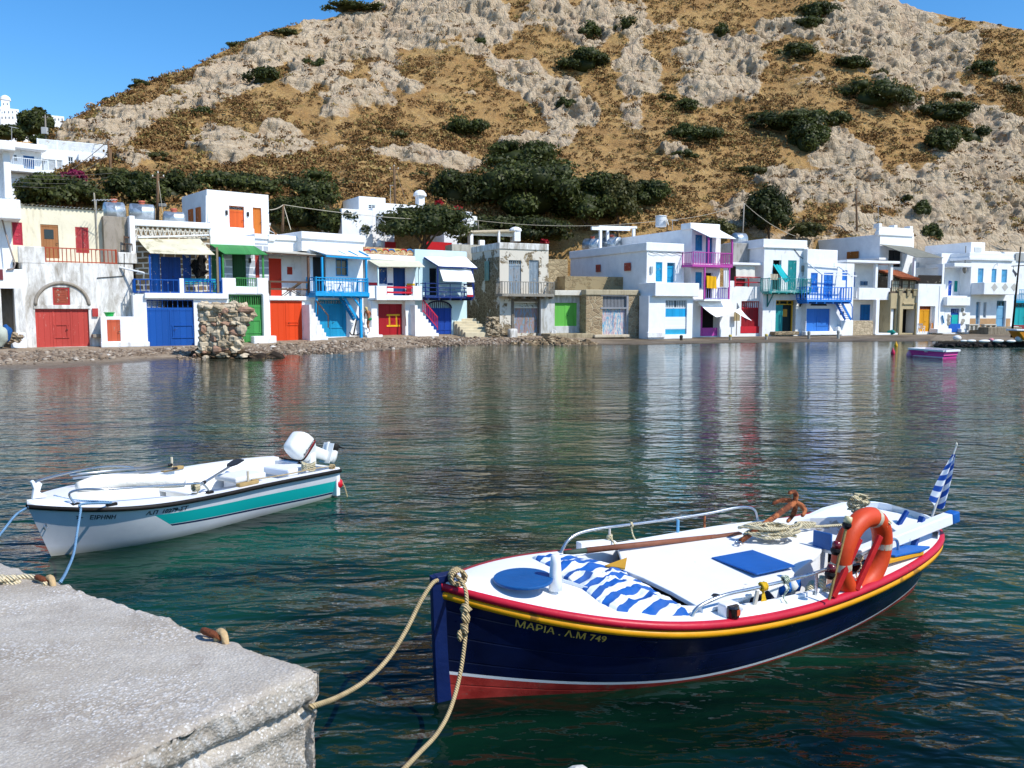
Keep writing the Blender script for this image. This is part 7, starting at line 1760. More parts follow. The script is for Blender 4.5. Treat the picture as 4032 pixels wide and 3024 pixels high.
m=MB();loft(m,cw,ax,0,0,[(-.06,.09,.14,.03),(.0,.108,.17,.02),(.035,.118,.186,.02)]);m.build('engine_pan',MOT,om,smooth=True)
cax,cbk=ax,bk;ax=(-H2.f*.93+up*.36).normalized();bk=ax.cross(H2.c).normalized()
if bk.dot(H2.f)<0:bk=-bk
m=MB();loft(m,cw-ax*.05+bk*.05,ax,0,0,[(-.52,.03,.07,.0),(-.4,.035,.08,.0),(-.02,.06,.10,0)],pw=.8);m.build('leg',MOT,om,smooth=True)
m=MB();fcx=cw-ax*.50+bk*.05;m.prism([fcx+bk*x+ax*y for x,y in((-.06,.07),(.20,.10),(.22,.06),(.1,.03),(-.06,.03))],H2.c*.03);m.prism([fcx+bk*x+ax*y-H2.c*.1 for x,y in((-.1,.08),(.2,.08),(.2,.07),(-.1,.07))],H2.c*.2);m.build('cavitation_plate',MOT,om)
m=MB();m.lathe([(.04,-.1),(.055,0),(.05,.08),(.03,.12)],cw-ax*.58+bk*.07,10,axis=bk);o=m.build('gearcase',MOT,om,smooth=True)
m=MB();pc=cw-ax*.58+bk*.22;m.lathe([(.045,-.05),(.05,0),(.04,.05)],pc,10,axis=bk)
for k in range(3):a=k*2.09;d_=ax*math.cos(a)+H2.c*math.sin(a);m.prism([pc+d_*.03-bk*.02,pc+d_*.11+H2.c*.04,pc+d_*.12-ax*.03,pc+d_*.04+bk*.02],bk*.012)
m.build('propeller',RUB,om)
ax,bk=cax,cbk
m=MB();m.tube([cw-bk*.16+ax*-.02,cw-bk*.34-ax*.02,cw-bk*.5+ax*.03],[.03,.025,.028],8);m.build('tiller_handle',RUB,om,smooth=True)
m=MB();m.par(mc-H2.c*.11-H2.f*.1-up*.1,H2.c*.22,H2.f*.12,up*.2);m.build('clamp_bracket',MOT,om,bevel=.02)
def cowl_text(string,d0,d1,x0,x1,mat,name,size):
 def fn(x,y):d_=d0+(d1-d0)*x;return cw+ax*(x0+y*size)+bk*(.02-.21+d_)-H2.c*.134
 return text_on(string,name,om,mat,fn,bold=.02,shear=.2)
cowl_text('Johnson',.07,.36,.085,0,INK,'lettering',.055)
m=MB();m.prism([cw+ax*y+bk*x-H2.c*.131 for x,y in((-.12,.068),(.17,.068),(.185,.085),(.05,.08))],-H2.c*.003);m.build('red_flash',P('#a01624'),om)
def WD_(zx,zy,z):return atz(zx*.6555,1650+zy*.6555,z)
rt=[g2(.17,1,.42,.10),g2(.27,1,.52,.11),g2(.36,1,.72,.10),g2(.43,-1,.48,.09)]
m=MB();m.tube(smooth_pts(rt,8),[.05+.035*min(1,k/4)-.03*max(0,(k-19)/5)for k in range(25)],12);o=m.build('rolled_awning',paint('#dfdcd2',.85,.12,5,bump=.6,bscale=18),None,smooth=True,origin_at=rt[0]);tag(o,'rolled cream awning lying across the foredeck of the motor boat','rolled awning')
GREY=metal('#b4bac0',.35);BLKP=paint('#15161a',.45,.25,6,bump=.2)
def oar2(label,p0,p1,blade=True,bl=.36):
 r_=empty('oar',p0,label,'oar');m=MB();m.tube([p0,p1],.0165,8);m.build('shaft',GREY,r_,smooth=True)
 m=MB();m.tube([p0.lerp(p1,.22),p0.lerp(p1,.28)],.024,8);m.build('collar',BLKP,r_,smooth=True)
 if blade:
  d_=(p1-p0).normalized();s_=d_.cross(up).normalized();m=MB();m.prism([p1-d_*.02+s_*.03,p1+d_*.1+s_*.07,p1+d_*bl+s_*.075,p1+d_*(bl+.05),p1+d_*bl-s_*.075,p1+d_*.1-s_*.07,p1-d_*.02-s_*.03],Vector((0,0,.02)));m.build('blade',BLKP,r_,bevel=.006)
 return r_
oar2('grey oar with its black blade towards the outboard engine',H2.P(1.75,-.36,.50),H2.P(2.75,.22,.52))
def pole2(label,p0,p1,r=.014):
 r_=empty('pole',p0,label,'pole','grey alloy poles lying in the motor boat');m=MB();m.tube([p0,p1],r,8);m.build('tube',GREY,r_,smooth=True);m=MB();m.tube([p1,p1+(p1-p0).normalized()*.07],r*1.3,8);m.build('end_cap',BLKP,r_,smooth=True)
pole2('grey alloy pole on the far gunwale, nearer the water',g2(.2,1,.12,.17),g2(.545,1,.10,.10));pole2('grey alloy pole on the far gunwale, just inside the outer one',g2(.2,1,.18,.14),g2(.55,1,.17,.06))
pole2('grey alloy pole on the near thwarts beside the rowlock pad',H2.P(1.6,-.5,.47),H2.P(2.45,-.42,.42));pole2('second grey alloy pole lying inside the near one',H2.P(1.62,-.42,.45),H2.P(2.42,-.33,.41));
m=MB();m.par(H2.P(2.5,-.2,.40),H2.c*.42,H2.f*.5,Vector((0,0,.07)));o=m.build('cushion',paint('#dcdcda',.7,.06),None,bevel=.02,origin_at=H2.P(2.5,-.2,.4));tag(o,'white slab cushion on the thwart under the black oar blade','cushion')
m=MB();q=random.Random(3);hc=H2.P(3.55,-.42,.45)
for k in range(6):m.tube([hc+Vector((math.cos(a+k)*.09,math.sin(a+k)*.06,.015*k+.02*math.sin(2*a+k)))for a in np.linspace(0,6.28,17)[:-1]],.011,6,closed=True)
o=m.build('rope_coil',ROPEW,None,smooth=True,origin_at=hc);tag(o,'coil of cream rope beside the outboard engine clamp','rope')
rope('stern_line','thin tan line running from the near rowlock pad to the stern',[g2(.6,-1,.09,.07),g2(.75,-1,.10,.05),g2(.9,-1,.10,.06),g2(.985,-1,.06,.05)],.008,ROPE)
m=MB();hc=g2(.975,-1,.08,.04);coil(m,hc,H2.c,.035,4,.06,.01);o=m.build('rope_lashing',ROPE,None,smooth=True,origin_at=hc);tag(o,'tan rope lashing round the stern corner of the motor boat','lashing')
m=MB();coil(m,g2(.40,-1,.12,.11),H2.f,.05,4,.07,.009);m.tube(smooth_pts([g2(.40,-1,.12,.08),g2(.41,-1,.14,.03),g2(.40,-1,.2,.02)]),.008,5);o=m.build('rope_lashing',ROPEW,None,smooth=True,origin_at=g2(.4,-1,.12,.1));tag(o,'cream cord lashing the awning end to the near bow rail','lashing')
bc_=aty(2029*.6555,1650+387*.6555,H2.P(H2.L,-.6,0).y);bu=empty('buoy',bc_,'red ball buoy hanging at the stern of the white motor boat','buoy')
RB=paint('#c4142a',.35,.08,5,bump=.05,spec=.5);m=MB();m.lathe([(.001,-.085),(.012,-.08),(.045,-.064),(.068,-.035),(.074,0),(.068,.035),(.045,.062),(.014,.078),(.012,.105)],bc_,18);m.build('ball',RB,bu,smooth=True)
m=MB();m.tube([bc_+Vector((math.cos(a)*.014,0,.115+math.sin(a)*.014))for a in np.linspace(0,6.28,11)[:-1]],.006,5,closed=True);m.build('eye',RB,bu)
rope('buoy_line','tan line dropping from the stern corner into the water',[g2(.99,-1,.0,.0),bc_+Vector((.02,0,.10)),bc_+Vector((.10,-.02,-.05)),bc_+Vector((.16,-.03,-.3)),bc_+Vector((.2,-.03,-.5))],.009,ROPE)
pb0=atz(3655,1402,.0);pd=pb0.y;pr_=empty('rowing_boat',atz(3720,1408,0),'small magenta rowing boat with a white rim moored off the far shore','boat')
tc_=atz(3711,1412,0);bl_=atz(3586,1402,0);tr_=atz(3762,1409,0);fl_=tr_+(bl_-tc_)*.9
q4=[bl_,tc_,tr_,fl_];up_=[bl_+Vector((-.12,0,.42)),tc_+Vector((.05,-.1,.41)),tr_+Vector((.18,.0,.41)),fl_+Vector((0,.15,.42))]
MAG=paint('#d9489c',.45,.08,3,bump=.1);m=MB();m.grid([[p-Vector((0,0,.1))for p in q4]+[q4[0]-Vector((0,0,.1))],up_+[up_[0]]]);m.build('hull',MAG,pr_)
m=MB();
for i in range(4):m.bar(up_[i],up_[(i+1)%4],.16,.1)
m.build('rim',paint('#e3e6e8',.5,.05),pr_);m=MB();m.add([p-Vector((0,0,.25))for p in up_],[(0,1,2,3)]);m.build('floor',paint('#c9c4c0',.7),pr_)
m=MB();a_,b_=up_[0].lerp(up_[1],.5),up_[3].lerp(up_[2],.5);m.bar(a_-Vector((0,0,.1)),b_-Vector((0,0,.1)),.25,.05);m.build('thwart',paint('#dcdcda',.6),pr_)
m=MB();m.bar(q4[0]+Vector((0,-.03,.05)),q4[1]+Vector((0,-.03,.05)),.03,.07);m.build('waterline_stripe',paint('#d5c9d0',.5),pr_)
for k,(x,y,col,rr_,lab)in enumerate(((3580,1402,'#d98fae',.16,'pale pink float under the bow of the magenta rowing boat'),(3516,1395,'#c4264e',.125,'raspberry red cone buoy floating left of the magenta rowing boat'),(3528,1365,'#d9a218',.125,'yellow cone buoy floating nearest the far slab'))):
 c_=atz(x,y,0);bu=empty('buoy',c_,lab,'buoy');m=MB();m.lathe([(.01,-.12),(rr_*.8,-.06),(rr_,.06),(rr_*.85,.17),(rr_*.4,.28),(.03,.34)],c_,14);m.build('float',paint(col,.4,.08,4,bump=.05),bu,smooth=True);m=MB();m.tube([c_+Vector((.03*math.cos(a),0,.36+.03*math.sin(a)))for a in np.linspace(0,6.28,9)[:-1]],.012,5,closed=True);m.build('eye',paint(col,.4,.08,4,bump=.05),bu)
QC=Vector((-.848,3.535,0));E1=(Vector((-3.221,5.089,0))-QC).normalized();E2=(Vector((-1.407,2.776,0))-QC).normalized()
def axis_pts(L,fine,nf,nc):return np.concatenate([np.linspace(0,fine,nf),np.geomspace(fine+.03,L,nc)])
w_=-np.linspace(1.35,.0,60)[:-1]
pa_=np.concatenate([w_,axis_pts(8,4.2,420,20)]);qa_=np.concatenate([w_,axis_pts(6,1.9,220,20)])
PP,QQ=np.meshgrid(pa_,qa_,indexing='ij')
p0=np.maximum(PP,0);q0_=np.maximum(QQ,0);dn=np.maximum(np.maximum(-PP,-QQ),0)
X=QC.x+E1.x*p0+E2.x*q0_;Y=QC.y+E1.y*p0+E2.y*q0_;Z=1.025-dn
n1=-(E2-E1*E2.dot(E1)).normalized();n2=-(E1-E2*E1.dot(E2)).normalized()
wq=np.clip(-QQ/.06,0,1)*(QQ<0);wp=np.clip(-PP/.06,0,1)*(PP<0)
nx=n1.x*wq+n2.x*wp;ny=n1.y*wq+n2.y*wp
lump=fbm(X*2.2,Y*2.2,Z*2.2,o=5,s=7);peb=sstep(.42,.1,worley(X*24+Z*14,Y*24+Z*11,3));peb2=sstep(.4,.1,worley((X+Z*.6)*50,(Y+Z*.4)*50,6))
pzone=sstep(-.1,.35,fbm(X*1.3+3,Y*2.2,Z,o=3,s=15))
side=np.clip(dn/.05,0,1);lift=(peb*.007)*(pzone*.8*sstep(-.2,.3,fbm(X*7,Y*7,o=2,s=44))+.02+side*.9)
groove=-.055*np.exp(-((dn-.17-.025*fbm(X*3,Y*3,o=3,s=4))/.028)**2)*(dn>.05)-.05*sstep(.17,.28,dn)
out=lump*.05*side+lift*side*1.5+groove
edge=np.exp(-np.minimum(p0+0*q0_,q0_)/.035)*(dn<=0)
rounding=-.018*edge*(1+1.6*fbm(X*9,Y*9,o=3,s=2))-.03*np.exp(-dn/.025)*(dn>0)*.0
er=(fbm(X*6,Y*6,Z*3,o=4,s=31))*.022
X=X+nx*(out+er);Y=Y+ny*(out+er)
edgei=np.exp(-np.minimum(p0,q0_)/.06)*(dn<=0)
X=X+(n1.x*(q0_<=p0)+n2.x*(q0_>p0))*er*edgei;Y=Y+(n1.y*(q0_<=p0)+n2.y*(q0_>p0))*er*edgei
Z=Z+(1-side)*(lift+lump*.012+fbm(X*.6,Y*.6,o=2,s=5)*.02)+rounding
t=NT('quay_concrete');pz=t.attr('pebble');zo=t.attr('zone')
c=t.mix(t.ramp(t.noise(.9,5,.6,co=t.co((1,2.2,1),(0,0,.5))),[(.35,0.),(.65,1.)]),(.37,.315,.245),(.58,.53,.455))
c=t.mix(t.ramp(t.noise(7,6,.7),[(.4,0.),(.7,.5)]),c,(.30,.265,.235))
c=t.mix(t.ramp(pz,[(.25,0.),(.7,.85)]),c,(.68,.66,.63))
vz_=t.voro(70,None,'F1');vc=t.voro(70,None,'F1','Color');sc3_=t.new('ShaderNodeSeparateColor');t.L(vc,sc3_.inputs[0])
fleck=t.math('MULTIPLY',t.math('MULTIPLY',t.math('LESS_THAN',vz_,.38),t.math('GREATER_THAN',sc3_.outputs[0],.52)),t.ramp(zo,[(.25,.15),(.6,1.)]))
c=t.mix(t.math('MULTIPLY',fleck,.95),c,t.mix(sc3_.outputs[1],(.5,.45,.4),(.82,.81,.79)))
c=t.mix(t.ramp(t.noise(2.3,6,.7),[(.56,0.),(.7,.65)]),c,(.25,.205,.165))
c=t.mix(t.ramp(t.noise(160,3,.8),[(.42,0.),(.62,.5)]),c,(.27,.235,.20));c=t.mix(t.ramp(t.voro(130,None,'F1','Color'),[(.7,0.),(.95,.55)]),c,(.74,.72,.69))
t.bump(t.math('ADD',t.math('MULTIPLY',t.noise(130,5,.85),.7),t.math('MULTIPLY',t.math('SUBTRACT',.4,vz_),.9)),.7,.008)
qo=np_mesh('quay',np.stack([X,Y,Z],-1).reshape(-1,3),grid_faces(*X.shape)[:,::-1],t.done(c,.92,0,.2),attrs={'pebble':np.clip(peb*(pzone*.7+side*.6),0,1),'zone':np.clip(pzone+side,0,1)})
tag(qo,'rough pale concrete quay corner with broken pebbly edge','quay')
rk_=MB();rk_.blob((.22,2.755,.955),(.08,.05,.05),5,14,.2);o=rk_.build('quay_stone',paint('#c9c5bc',.9,.15,6,bump=.6),None,smooth=True,origin_at=(.22,2.755,.93));tag(o,'white stone lump just showing at the bottom frame edge','stone')
def iron_ring(px,py,lab,lean,r=.058):
 c_=atz(px,py,1.01);g_=empty('mooring_ring',c_,lab,'ring','rusty mooring rings in the quay edge');m=MB();m.tube([c_+E1*(math.cos(a)*r)+Vector((0,0,.03+.022*math.sin(a)))-n1*(.03*math.sin(a))for a in np.linspace(0,6.28,22)[:-1]],.016,8,closed=True);m.build('ring',RUSTY,g_,smooth=True)
 m=MB();m.tube(smooth_pts([c_-E1*.03+Vector((0,0,-.02)),c_-E1*.04+Vector((0,0,.045)),c_-E1*.085+Vector((0,0,.05)),c_-E1*.10+Vector((0,0,-.02))],4),.017,8);m.build('staple',paint('#b59a72',.9,.3,14,wear=.4,wearcol='#6e4a30',bump=.8),g_,smooth=True)
iron_ring(838,2520,'rusty mooring ring on the quay edge facing the navy boat',0);iron_ring(175,2303,'rusty mooring ring at the rope end beside the motor boat',0,.05)
rope('mooring_rope','thick pale rope lying along the quay edge to the rusty ring',[atz(-80,2300,1.03),atz(20,2288,1.035),atz(90,2272,1.04),atz(150,2278,1.04),atz(182,2302,1.03)],.017,ropemat('#c9b894','#e6dabb'))
m=MB();hc=atz(20,2300,1.03)
for k in range(4):m.tube(smooth_pts([hc+Vector((rnd.uniform(-.15,.07),rnd.uniform(-.045,.04),.005+.01*k))for _ in range(5)],4),.014,7)
o=m.build('rope_heap',ropemat('#c9b894','#e6dabb','h'),None,smooth=True,origin_at=hc);tag(o,'knotted heap of thick pale rope at the quay corner by the frame edge','rope')
def line_px(pts):return[aty(x,y,Y_)for x,y,Y_ in pts]
rope('mooring_rope','tan rope sagging from the navy bow to the quay wall',line_px([(1722,2285,5.28),(1700,2300,5.22),(1655,2370,5.08),(1600,2480,4.9),(1530,2590,4.68),(1440,2680,4.4),(1330,2745,4.0),(1225,2783,3.45)]),.014,ROPE)
rope('mooring_rope','knotted tan rope hanging from the navy bow towards the quay below',line_px([(1790,2262,5.34),(1818,2290,5.26),(1836,2340,5.18),(1836,2450,5.1),(1826,2560,5.02),(1806,2680,4.92),(1770,2800,4.7),(1720,2890,4.4),(1650,2965,4.05),(1560,3060,3.6)]),.0135,ROPE)
m=MB()
for x,y,Y_,s_ in((1834,2400,5.1,.03),(1832,2430,5.09,.032),(1828,2480,5.06,.03),(1812,2500,5.05,.026)):m.blob(aty(x,y,Y_),(s_,s_,s_*1.3),int(x+y),9,.35)
o=m.build('rope_knot',ROPE,None,smooth=True,origin_at=aty(1830,2450,5.1));tag(o,'bulky tan rope knots halfway down the line at the navy bow','rope knot')
m=MB();coil(m,aty(1800,2272,5.32),H1.c,.05,3,.06,.013)
o=m.build('rope_knot',ROPE,None,smooth=True,origin_at=aty(1800,2272,5.32));tag(o,'tan rope wound round the head of the navy stem','rope knot')
rope('mooring_rope','blue rope from the motor boat bow cleat down to the quay',[g2(.15,-1,.05,.05)]+line_px([(322,1985,8.15),(318,2010,8.12),(305,2090,7.9),(290,2180,7.3),(262,2250,6.2),(238,2292,5.2)]),.012,ROPEB)
rope('mooring_rope','blue rope running from the motor boat bow out past the frame edge',[H2.P(.0,.02,.56)]+line_px([(60,2030,8.0),(0,2105,7.4),(-60,2170,6.8)]),.012,ROPEB)
rope('blue_line','short blue line lying on the motor boat foredeck',[g2(.15,-1,.06,.06),g2(.14,-1,.2,.045),g2(.10,-1,.3,.045),g2(.09,1,.3,.05)],.010,ROPEB)
sb=atz(850,1408,.02);sY=sb.y;sg=empty('stone_stump',aty(860,1418,sY),'weathered stump of rubble masonry standing in the shallows before the green door','ruin')
Lr=[(1195,790,942),(1215,792,955),(1235,795,968),(1255,796,955),(1275,800,950),(1295,798,946),(1315,796,930),(1335,794,926),(1355,790,930),(1375,782,938),(1392,775,948),(1408,770,954),(1420,768,958)]
q=random.Random(4);m=MB();k=0;mpp=sY/FPX;mats_=[paint('#ab9a80',.95,.3,3,wear=.35,wearcol='#7a6852',bump=.9,bscale=9),paint('#c2b39a',.95,.3,3,wear=.3,wearcol='#8f7c64',bump=.9,bscale=9),paint('#9a7a66',.95,.3,3,bump=.9,bscale=9),paint('#54432f',.95,.35,3,bump=.9)]
for row in range(4):
 y=1200
 while y<1424:
  hgt=q.uniform(15,27)if y<1365 else q.uniform(9,16);ym=y+hgt/2
  xl,xr=float(np.interp(ym,[l[0]for l in Lr],[l[1]for l in Lr])),float(np.interp(ym,[l[0]for l in Lr],[l[2]for l in Lr]));x=xl+q.uniform(-10,4)
  while x<xr-4:
   wd=q.uniform(16,46)if y<1365 else q.uniform(14,34);c_=aty(x+wd/2,ym+q.uniform(-4,4),sY-.62+row*.42+q.uniform(-.10,.10));k+=1
   m.blob(c_,(wd*mpp*.72,q.uniform(.24,.36),hgt*mpp*.78),k,10,.2,3 if y>1400 or(y>1372 and q.random()<.5)else q.choice([0,0,1,1,1,2]))
   x+=wd*.86
  y+=hgt*.84
for x,y,mi in((805,1197,1),(845,1204,0),(882,1206,2),(922,1198,1),(963,1236,2),(906,1214,2),(958,1268,0)):
 k+=1;m.blob(aty(x,y,sY-.2),(.24,.2,.2),k,10,.24,mi)
m.build('stonework',mats_,sg)
m=MB();core_r=[]
for y,xl,xr in Lr:
 core_r.append([aty(xl+6,y,sY-.62),aty(xr-6,y,sY-.62),aty(xr-8,y,sY+.7),aty(xl+8,y,sY+.7)])
m.grid(core_r,closed=True);m.add(core_r[0],[(0,1,2,3)]);m.build('core',paint('#9c8c74',.95,.3,4,bump=1,bscale=8),sg)
m=MB();c_=aty(914,1262,sY-.62);m.blob(c_,(.2,.1,.26),3,10,.2);m.build('hollow_shade_lump',paint('#1f1812',.95),sg)  # solid near-black lump; the shade of a hollow is painted, nothing is cut
m=MB();q=random.Random(8)
for i in range(46):
 x=q.uniform(770,1090);y=1412-18*q.random()*(1 if x<960 else .6);s_=q.uniform(.25,.5);m.blob(aty(x,y+4,sY+q.uniform(-.4,.6)),(s_*1.5,s_,s_*.6),300+i,8,.35)
m.build('base_ledge',paint('#2e241a',.9,.4,3,wear=.3,wearcol='#6a573e',bump=1),sg)
m=MB();q=random.Random(6)
for i in range(95):
 x=q.gauss(2190,65);f=q.random();y=1352+12*f-13*math.exp(-((x-2190)/60)**2)*(1-f);c_=aty(x,y-4,62.3+(1-f)*2.2);s_=q.uniform(.16,.42);m.blob(c_,(s_*1.2,s_,s_*.7),i,8,.38)
o=m.build('rubble',paint('#75634b',.95,.4,2,wear=.4,wearcol='#a8977b',bump=1),None);tag(o,'broken brown rocks heaped at the water edge before the lime green door',None,kind='stuff')
def person():
 Y0=60.9;s_=.0964*Y0/FPX;base=aty(1454,1308.5,Y0);root=empty('person',base,'woman in a green bikini bottom leaning on the white side steps','person')
 def J(zx,zy,dy=0):return base+Vector(((zx-560)*s_,dy,(1333-zy)*s_))
 pts=[('pel',J(572,790),.165),('waist',J(552,665,-.02),.135),('chest',J(515,540,-.03),.155),('sh',J(495,470,-.02),.10),('neck',J(470,420,.02),.058),('head0',J(448,385,.05),.088),('head1',J(436,345,.06),.085),('hipR',J(540,850,-.05),.135),('kneeR',J(505,1010,.04),.075),('calfR',J(530,1090,-.02),.072),('ankR',J(580,1275,0),.042),('toeR',J(520,1328,.16),.035),('hipL',J(520,830,.1),.125),('kneeL',J(455,950,.3),.075),('calfL',J(470,1030,.26),.068),('ankL',J(485,1130,.22),.042),('toeL',J(450,1155,.36),.034),('shL',J(405,490,0),.062),('elL',J(358,640,.06),.045),('wrL',J(352,690,.2),.032),('haL',J(330,610,.3),.036),('shR',J(600,500,.02),.062),('elR',J(628,630,.16),.045),('wrR',J(520,640,.34),.032),('haR',J(440,640,.4),.036)]
 idx={n:i for i,(n,_,_)in enumerate(pts)}
 ed=[('pel','waist'),('waist','chest'),('chest','sh'),('sh','neck'),('neck','head0'),('head0','head1'),('pel','hipR'),('hipR','kneeR'),('kneeR','calfR'),('calfR','ankR'),('ankR','toeR'),('pel','hipL'),('hipL','kneeL'),('kneeL','calfL'),('calfL','ankL'),('ankL','toeL'),('sh','shL'),('shL','elL'),('elL','wrL'),('wrL','haL'),('sh','shR'),('shR','elR'),('elR','wrR'),('wrR','haR')]
 n0=len(pts)
 for hnd,dirx in(('haL',-1),('haR',-1)):
  h0=pts[idx[hnd]][1]
  for f in range(5):
   nm=f'{hnd}f{f}';idx[nm]=len(pts);pts.append((nm,h0+Vector((dirx*(.045-.01*abs(f-2)),.05 if f<4 else 0,-.035+.02*f)),.010));ed.append((hnd,nm))
 me=bpy.data.meshes.new('body');o=bpy.data.objects.new('body',me);COL.objects.link(o);o.parent=root
 me.from_pydata([tuple(p-base)for _,p,_ in pts],[(idx[a],idx[b])for a,b in ed],[])
 sk=o.modifiers.new('skin','SKIN');sk.use_smooth_shade=True
 for i,(_,_,r_)in enumerate(pts):me.skin_vertices[0].data[i].radius=(r_,r_*.82)
 me.skin_vertices[0].data[0].use_root=True
 sb_=o.modifiers.new('sub','SUBSURF');sb_.levels=2;sb_.render_levels=2
 me.materials.append(paint('#a5653f',.5,.12,4,bump=.05))
 m=MB();c_=J(445,362,.045);m.blob(c_,(.115,.12,.125),2,14,.08);m.blob(J(480,410,-.06),(.075,.06,.11),4,12,.12);m.blob(J(505,445,-.10),(.05,.04,.08),5,10,.12);m.build('hair',paint('#cdb277',.7,.25,20,bump=.6,bscale=60),root,smooth=True)
 m=MB();w3=[J(462,770,-.0),J(575,772,-.0),J(672,770,-.0)]
 pel=J(585,790,.0)
 rows=[]
 for zy,rx,ry in((742,.150,.135),(775,.178,.155),(815,.175,.158),(850,.10,.12)):
  cc=J(582,zy,-.01);rows.append([cc+Vector((math.cos(a)*rx,math.sin(a)*ry,0))for a in np.linspace(0,6.28,17)[:-1]])
 m.grid(rows,closed=True);m.build('bikini_bottom',paint('#0d8a55',.7,.1),root,smooth=True)
 m=MB();cc=J(515,575,-.03);m.tube([cc+Vector((math.cos(a)*.162,math.sin(a)*.135,-.01*math.cos(a)))for a in np.linspace(0,6.28,21)[:-1]],.012,6,closed=True);m.blob(J(552,590,-.16),(.02,.02,.02),1,8,.1);m.build('bikini_strap',paint('#7a2a24',.7),root,smooth=True)
 m=MB();cf=J(440,352,.165);m.blob(cf,(.02,.03,.025),1,8,.1);m.build('nose',paint('#a5653f',.5,.12,4,bump=.05),root,smooth=True)
person()
ab=HLB.pp(975,1372,.8);ag2=empty('anchor',ab,'black iron anchor leaning under the light blue balcony stairs','anchor');m=MB();a0,a1=HLB.pp(978,1368,.8),HLB.pp(1005,1225,.45);m.tube([a0,a1],[.06,.045],8);m.build('shank',IRON,ag2,smooth=True)
m=MB();m.tube(smooth_pts([HLB.pp(945,1345,.9),HLB.pp(958,1366,.85),a0,HLB.pp(1005,1368,.75),HLB.pp(1030,1356,.7)],4),.045,8);m.build('arms',IRON,ag2,smooth=True)
m=MB();m.tube([a1+HLB.u*(.1*math.cos(a))+Vector((0,0,.1*math.sin(a)+.08))for a in np.linspace(0,6.28,13)[:-1]],.025,6,closed=True);m.build('ring',IRON,ag2,smooth=True)
A,B=HRED.pp(652,1155,.5),HRED.pp(660,1290,.7);m=MB();m.bar(B,A,.1,.05);o=m.build('plank',paint('#6a4a38',.8,.3),None,origin_at=B);tag(o,'brown plank leaning on the white stair wall beside the red door','plank')
m=MB();c_=aty(27,1312,46.5);m.blob(c_,(.30,.2,.42),6,14,.25);o=m.build('sack',paint('#12508f',.7,.3,5,bump=.6),None,smooth=True,origin_at=c_-Vector((0,0,.42)));tag(o,'crumpled blue sack in the shadowed bay of the first house','sack')
m=MB();c_=aty(4,1320,46.2);m.blob(c_,(.34,.3,.62),9,16,.2);o=m.build('covered_load',paint('#a9b0a4',.8,.15,3,bump=.4),None,smooth=True,origin_at=c_-Vector((0,0,.62)));tag(o,'grey green tarpaulin bundle at the frame edge in the first bay','tarpaulin')
m=MB();c_=aty(55,1325,46.9)
for i in range(9):m.blob(c_+Vector((rnd.uniform(-.35,.35),0,rnd.uniform(-.3,.12))),(.22,.2,.13),i,8,.35)
o=m.build('rubble_heap',paint('#9c8b74',.95,.3,4,bump=.8),None,origin_at=c_-Vector((0,0,.4)));tag(o,'small heap of broken stones beside the blue sack','rubble heap')
TANK=NT('galvanised');c=TANK.mix(TANK.ramp(TANK.voro(3.2,None,'F1','Color'),[(.2,0.),(.8,1.)]),'#8d969c','#c3cace');TANK=TANK.done(c,.38,.75,.5)
def htank(label,ca_,cb_,r,cap=True,mat=TANK,group='silver water tanks on the roofs'):
 a,b=Vector(ca_),Vector(cb_);g_=empty('water_tank',(a+b)/2-Vector((0,0,r)),label,'water tank',group);ax_=(b-a);L_=ax_.length;ax_.normalize()
 m=MB();m.lathe([(.05,-.10),(r*.6,-.07),(r*.94,0),(r,.04),(r,L_/2-.03),(r*1.02,L_/2),(r,L_/2+.03),(r,L_-.04),(r*.94,L_),(r*.6,L_+.07),(.05,L_+.1)],a,20,axis=ax_);m.build('drum',mat,g_,smooth=True)
 if cap:m=MB();m.lathe([(.2,0),(.2,.14),(.24,.15),(.22,.24),(.02,.26)],(a+b)/2+Vector((0,0,r-.03)),12);m.build('filler_cap',P('#b5604a',rough=.5),g_)
 for f in(.2,.8):m=MB();m.cube(a.lerp(b,f)-Vector((0,0,r*.9)),(.12,r*1.3,.3));m.build('cradle',IRON,g_)
 return g_
htank('silver dome ended water tank behind the cream house roof end',aty(412,836,55.5),aty(488,838,56.2),.68);htank('patched silver water tank between the dome ended one and the lamp pole',aty(512,838,56),aty(606,843,56.6),.62);htank('pale blue silver water tank just left of the white cube house',aty(646,860,56.5),aty(724,864,57),.48)
htank('silver water tank under the white pergola, nearer the rubble wall',aty(2303,968,83.5),aty(2362,968,82.7),.72);htank('silver water tank under the white pergola with its bright round end showing',aty(2378,964,83.5),aty(2440,964,82.2),.76)
htank('crumpled silver water tank behind the pink balcony house',aty(2890,942,80),aty(2930,944,80.5),.62,cap=False)
g_=empty('water_tank',aty(2602,890,79),'upright white water drum on the roof of the pink balcony house','water tank');c_=aty(2602,893,79);m=MB();m.lathe([(.5,0),(.52,.1),(.5,.5),(.52,.55),(.5,.9),(.45,.95),(.1,1.0)],c_,18);m.build('drum',P('#c9cdd0',rough=.5),g_,smooth=False);m=MB();m.lathe([(.55,0),(.54,.06),(.3,.1)],c_+Vector((0,0,.95)),18);m.build('lid',P('#d5d8da',rough=.5),g_)
g_=empty('satellite_dish',aty(2625,900,78.5),'pale round satellite dish beside the upright water drum','satellite dish');c_=aty(2628,872,78.3);m=MB();m.lathe([(.01,-.08),(.2,-.06),(.38,0),(.38,.02),(.2,-.03),(.01,-.05)],c_,18,axis=(.9,-.3,.3));m.build('dish',P('#d3d0c6',rough=.5),g_,smooth=True);m=MB();m.tube([c_,c_-Vector((0,0,1.0))],.03,6);m.build('mast',IRON,g_)
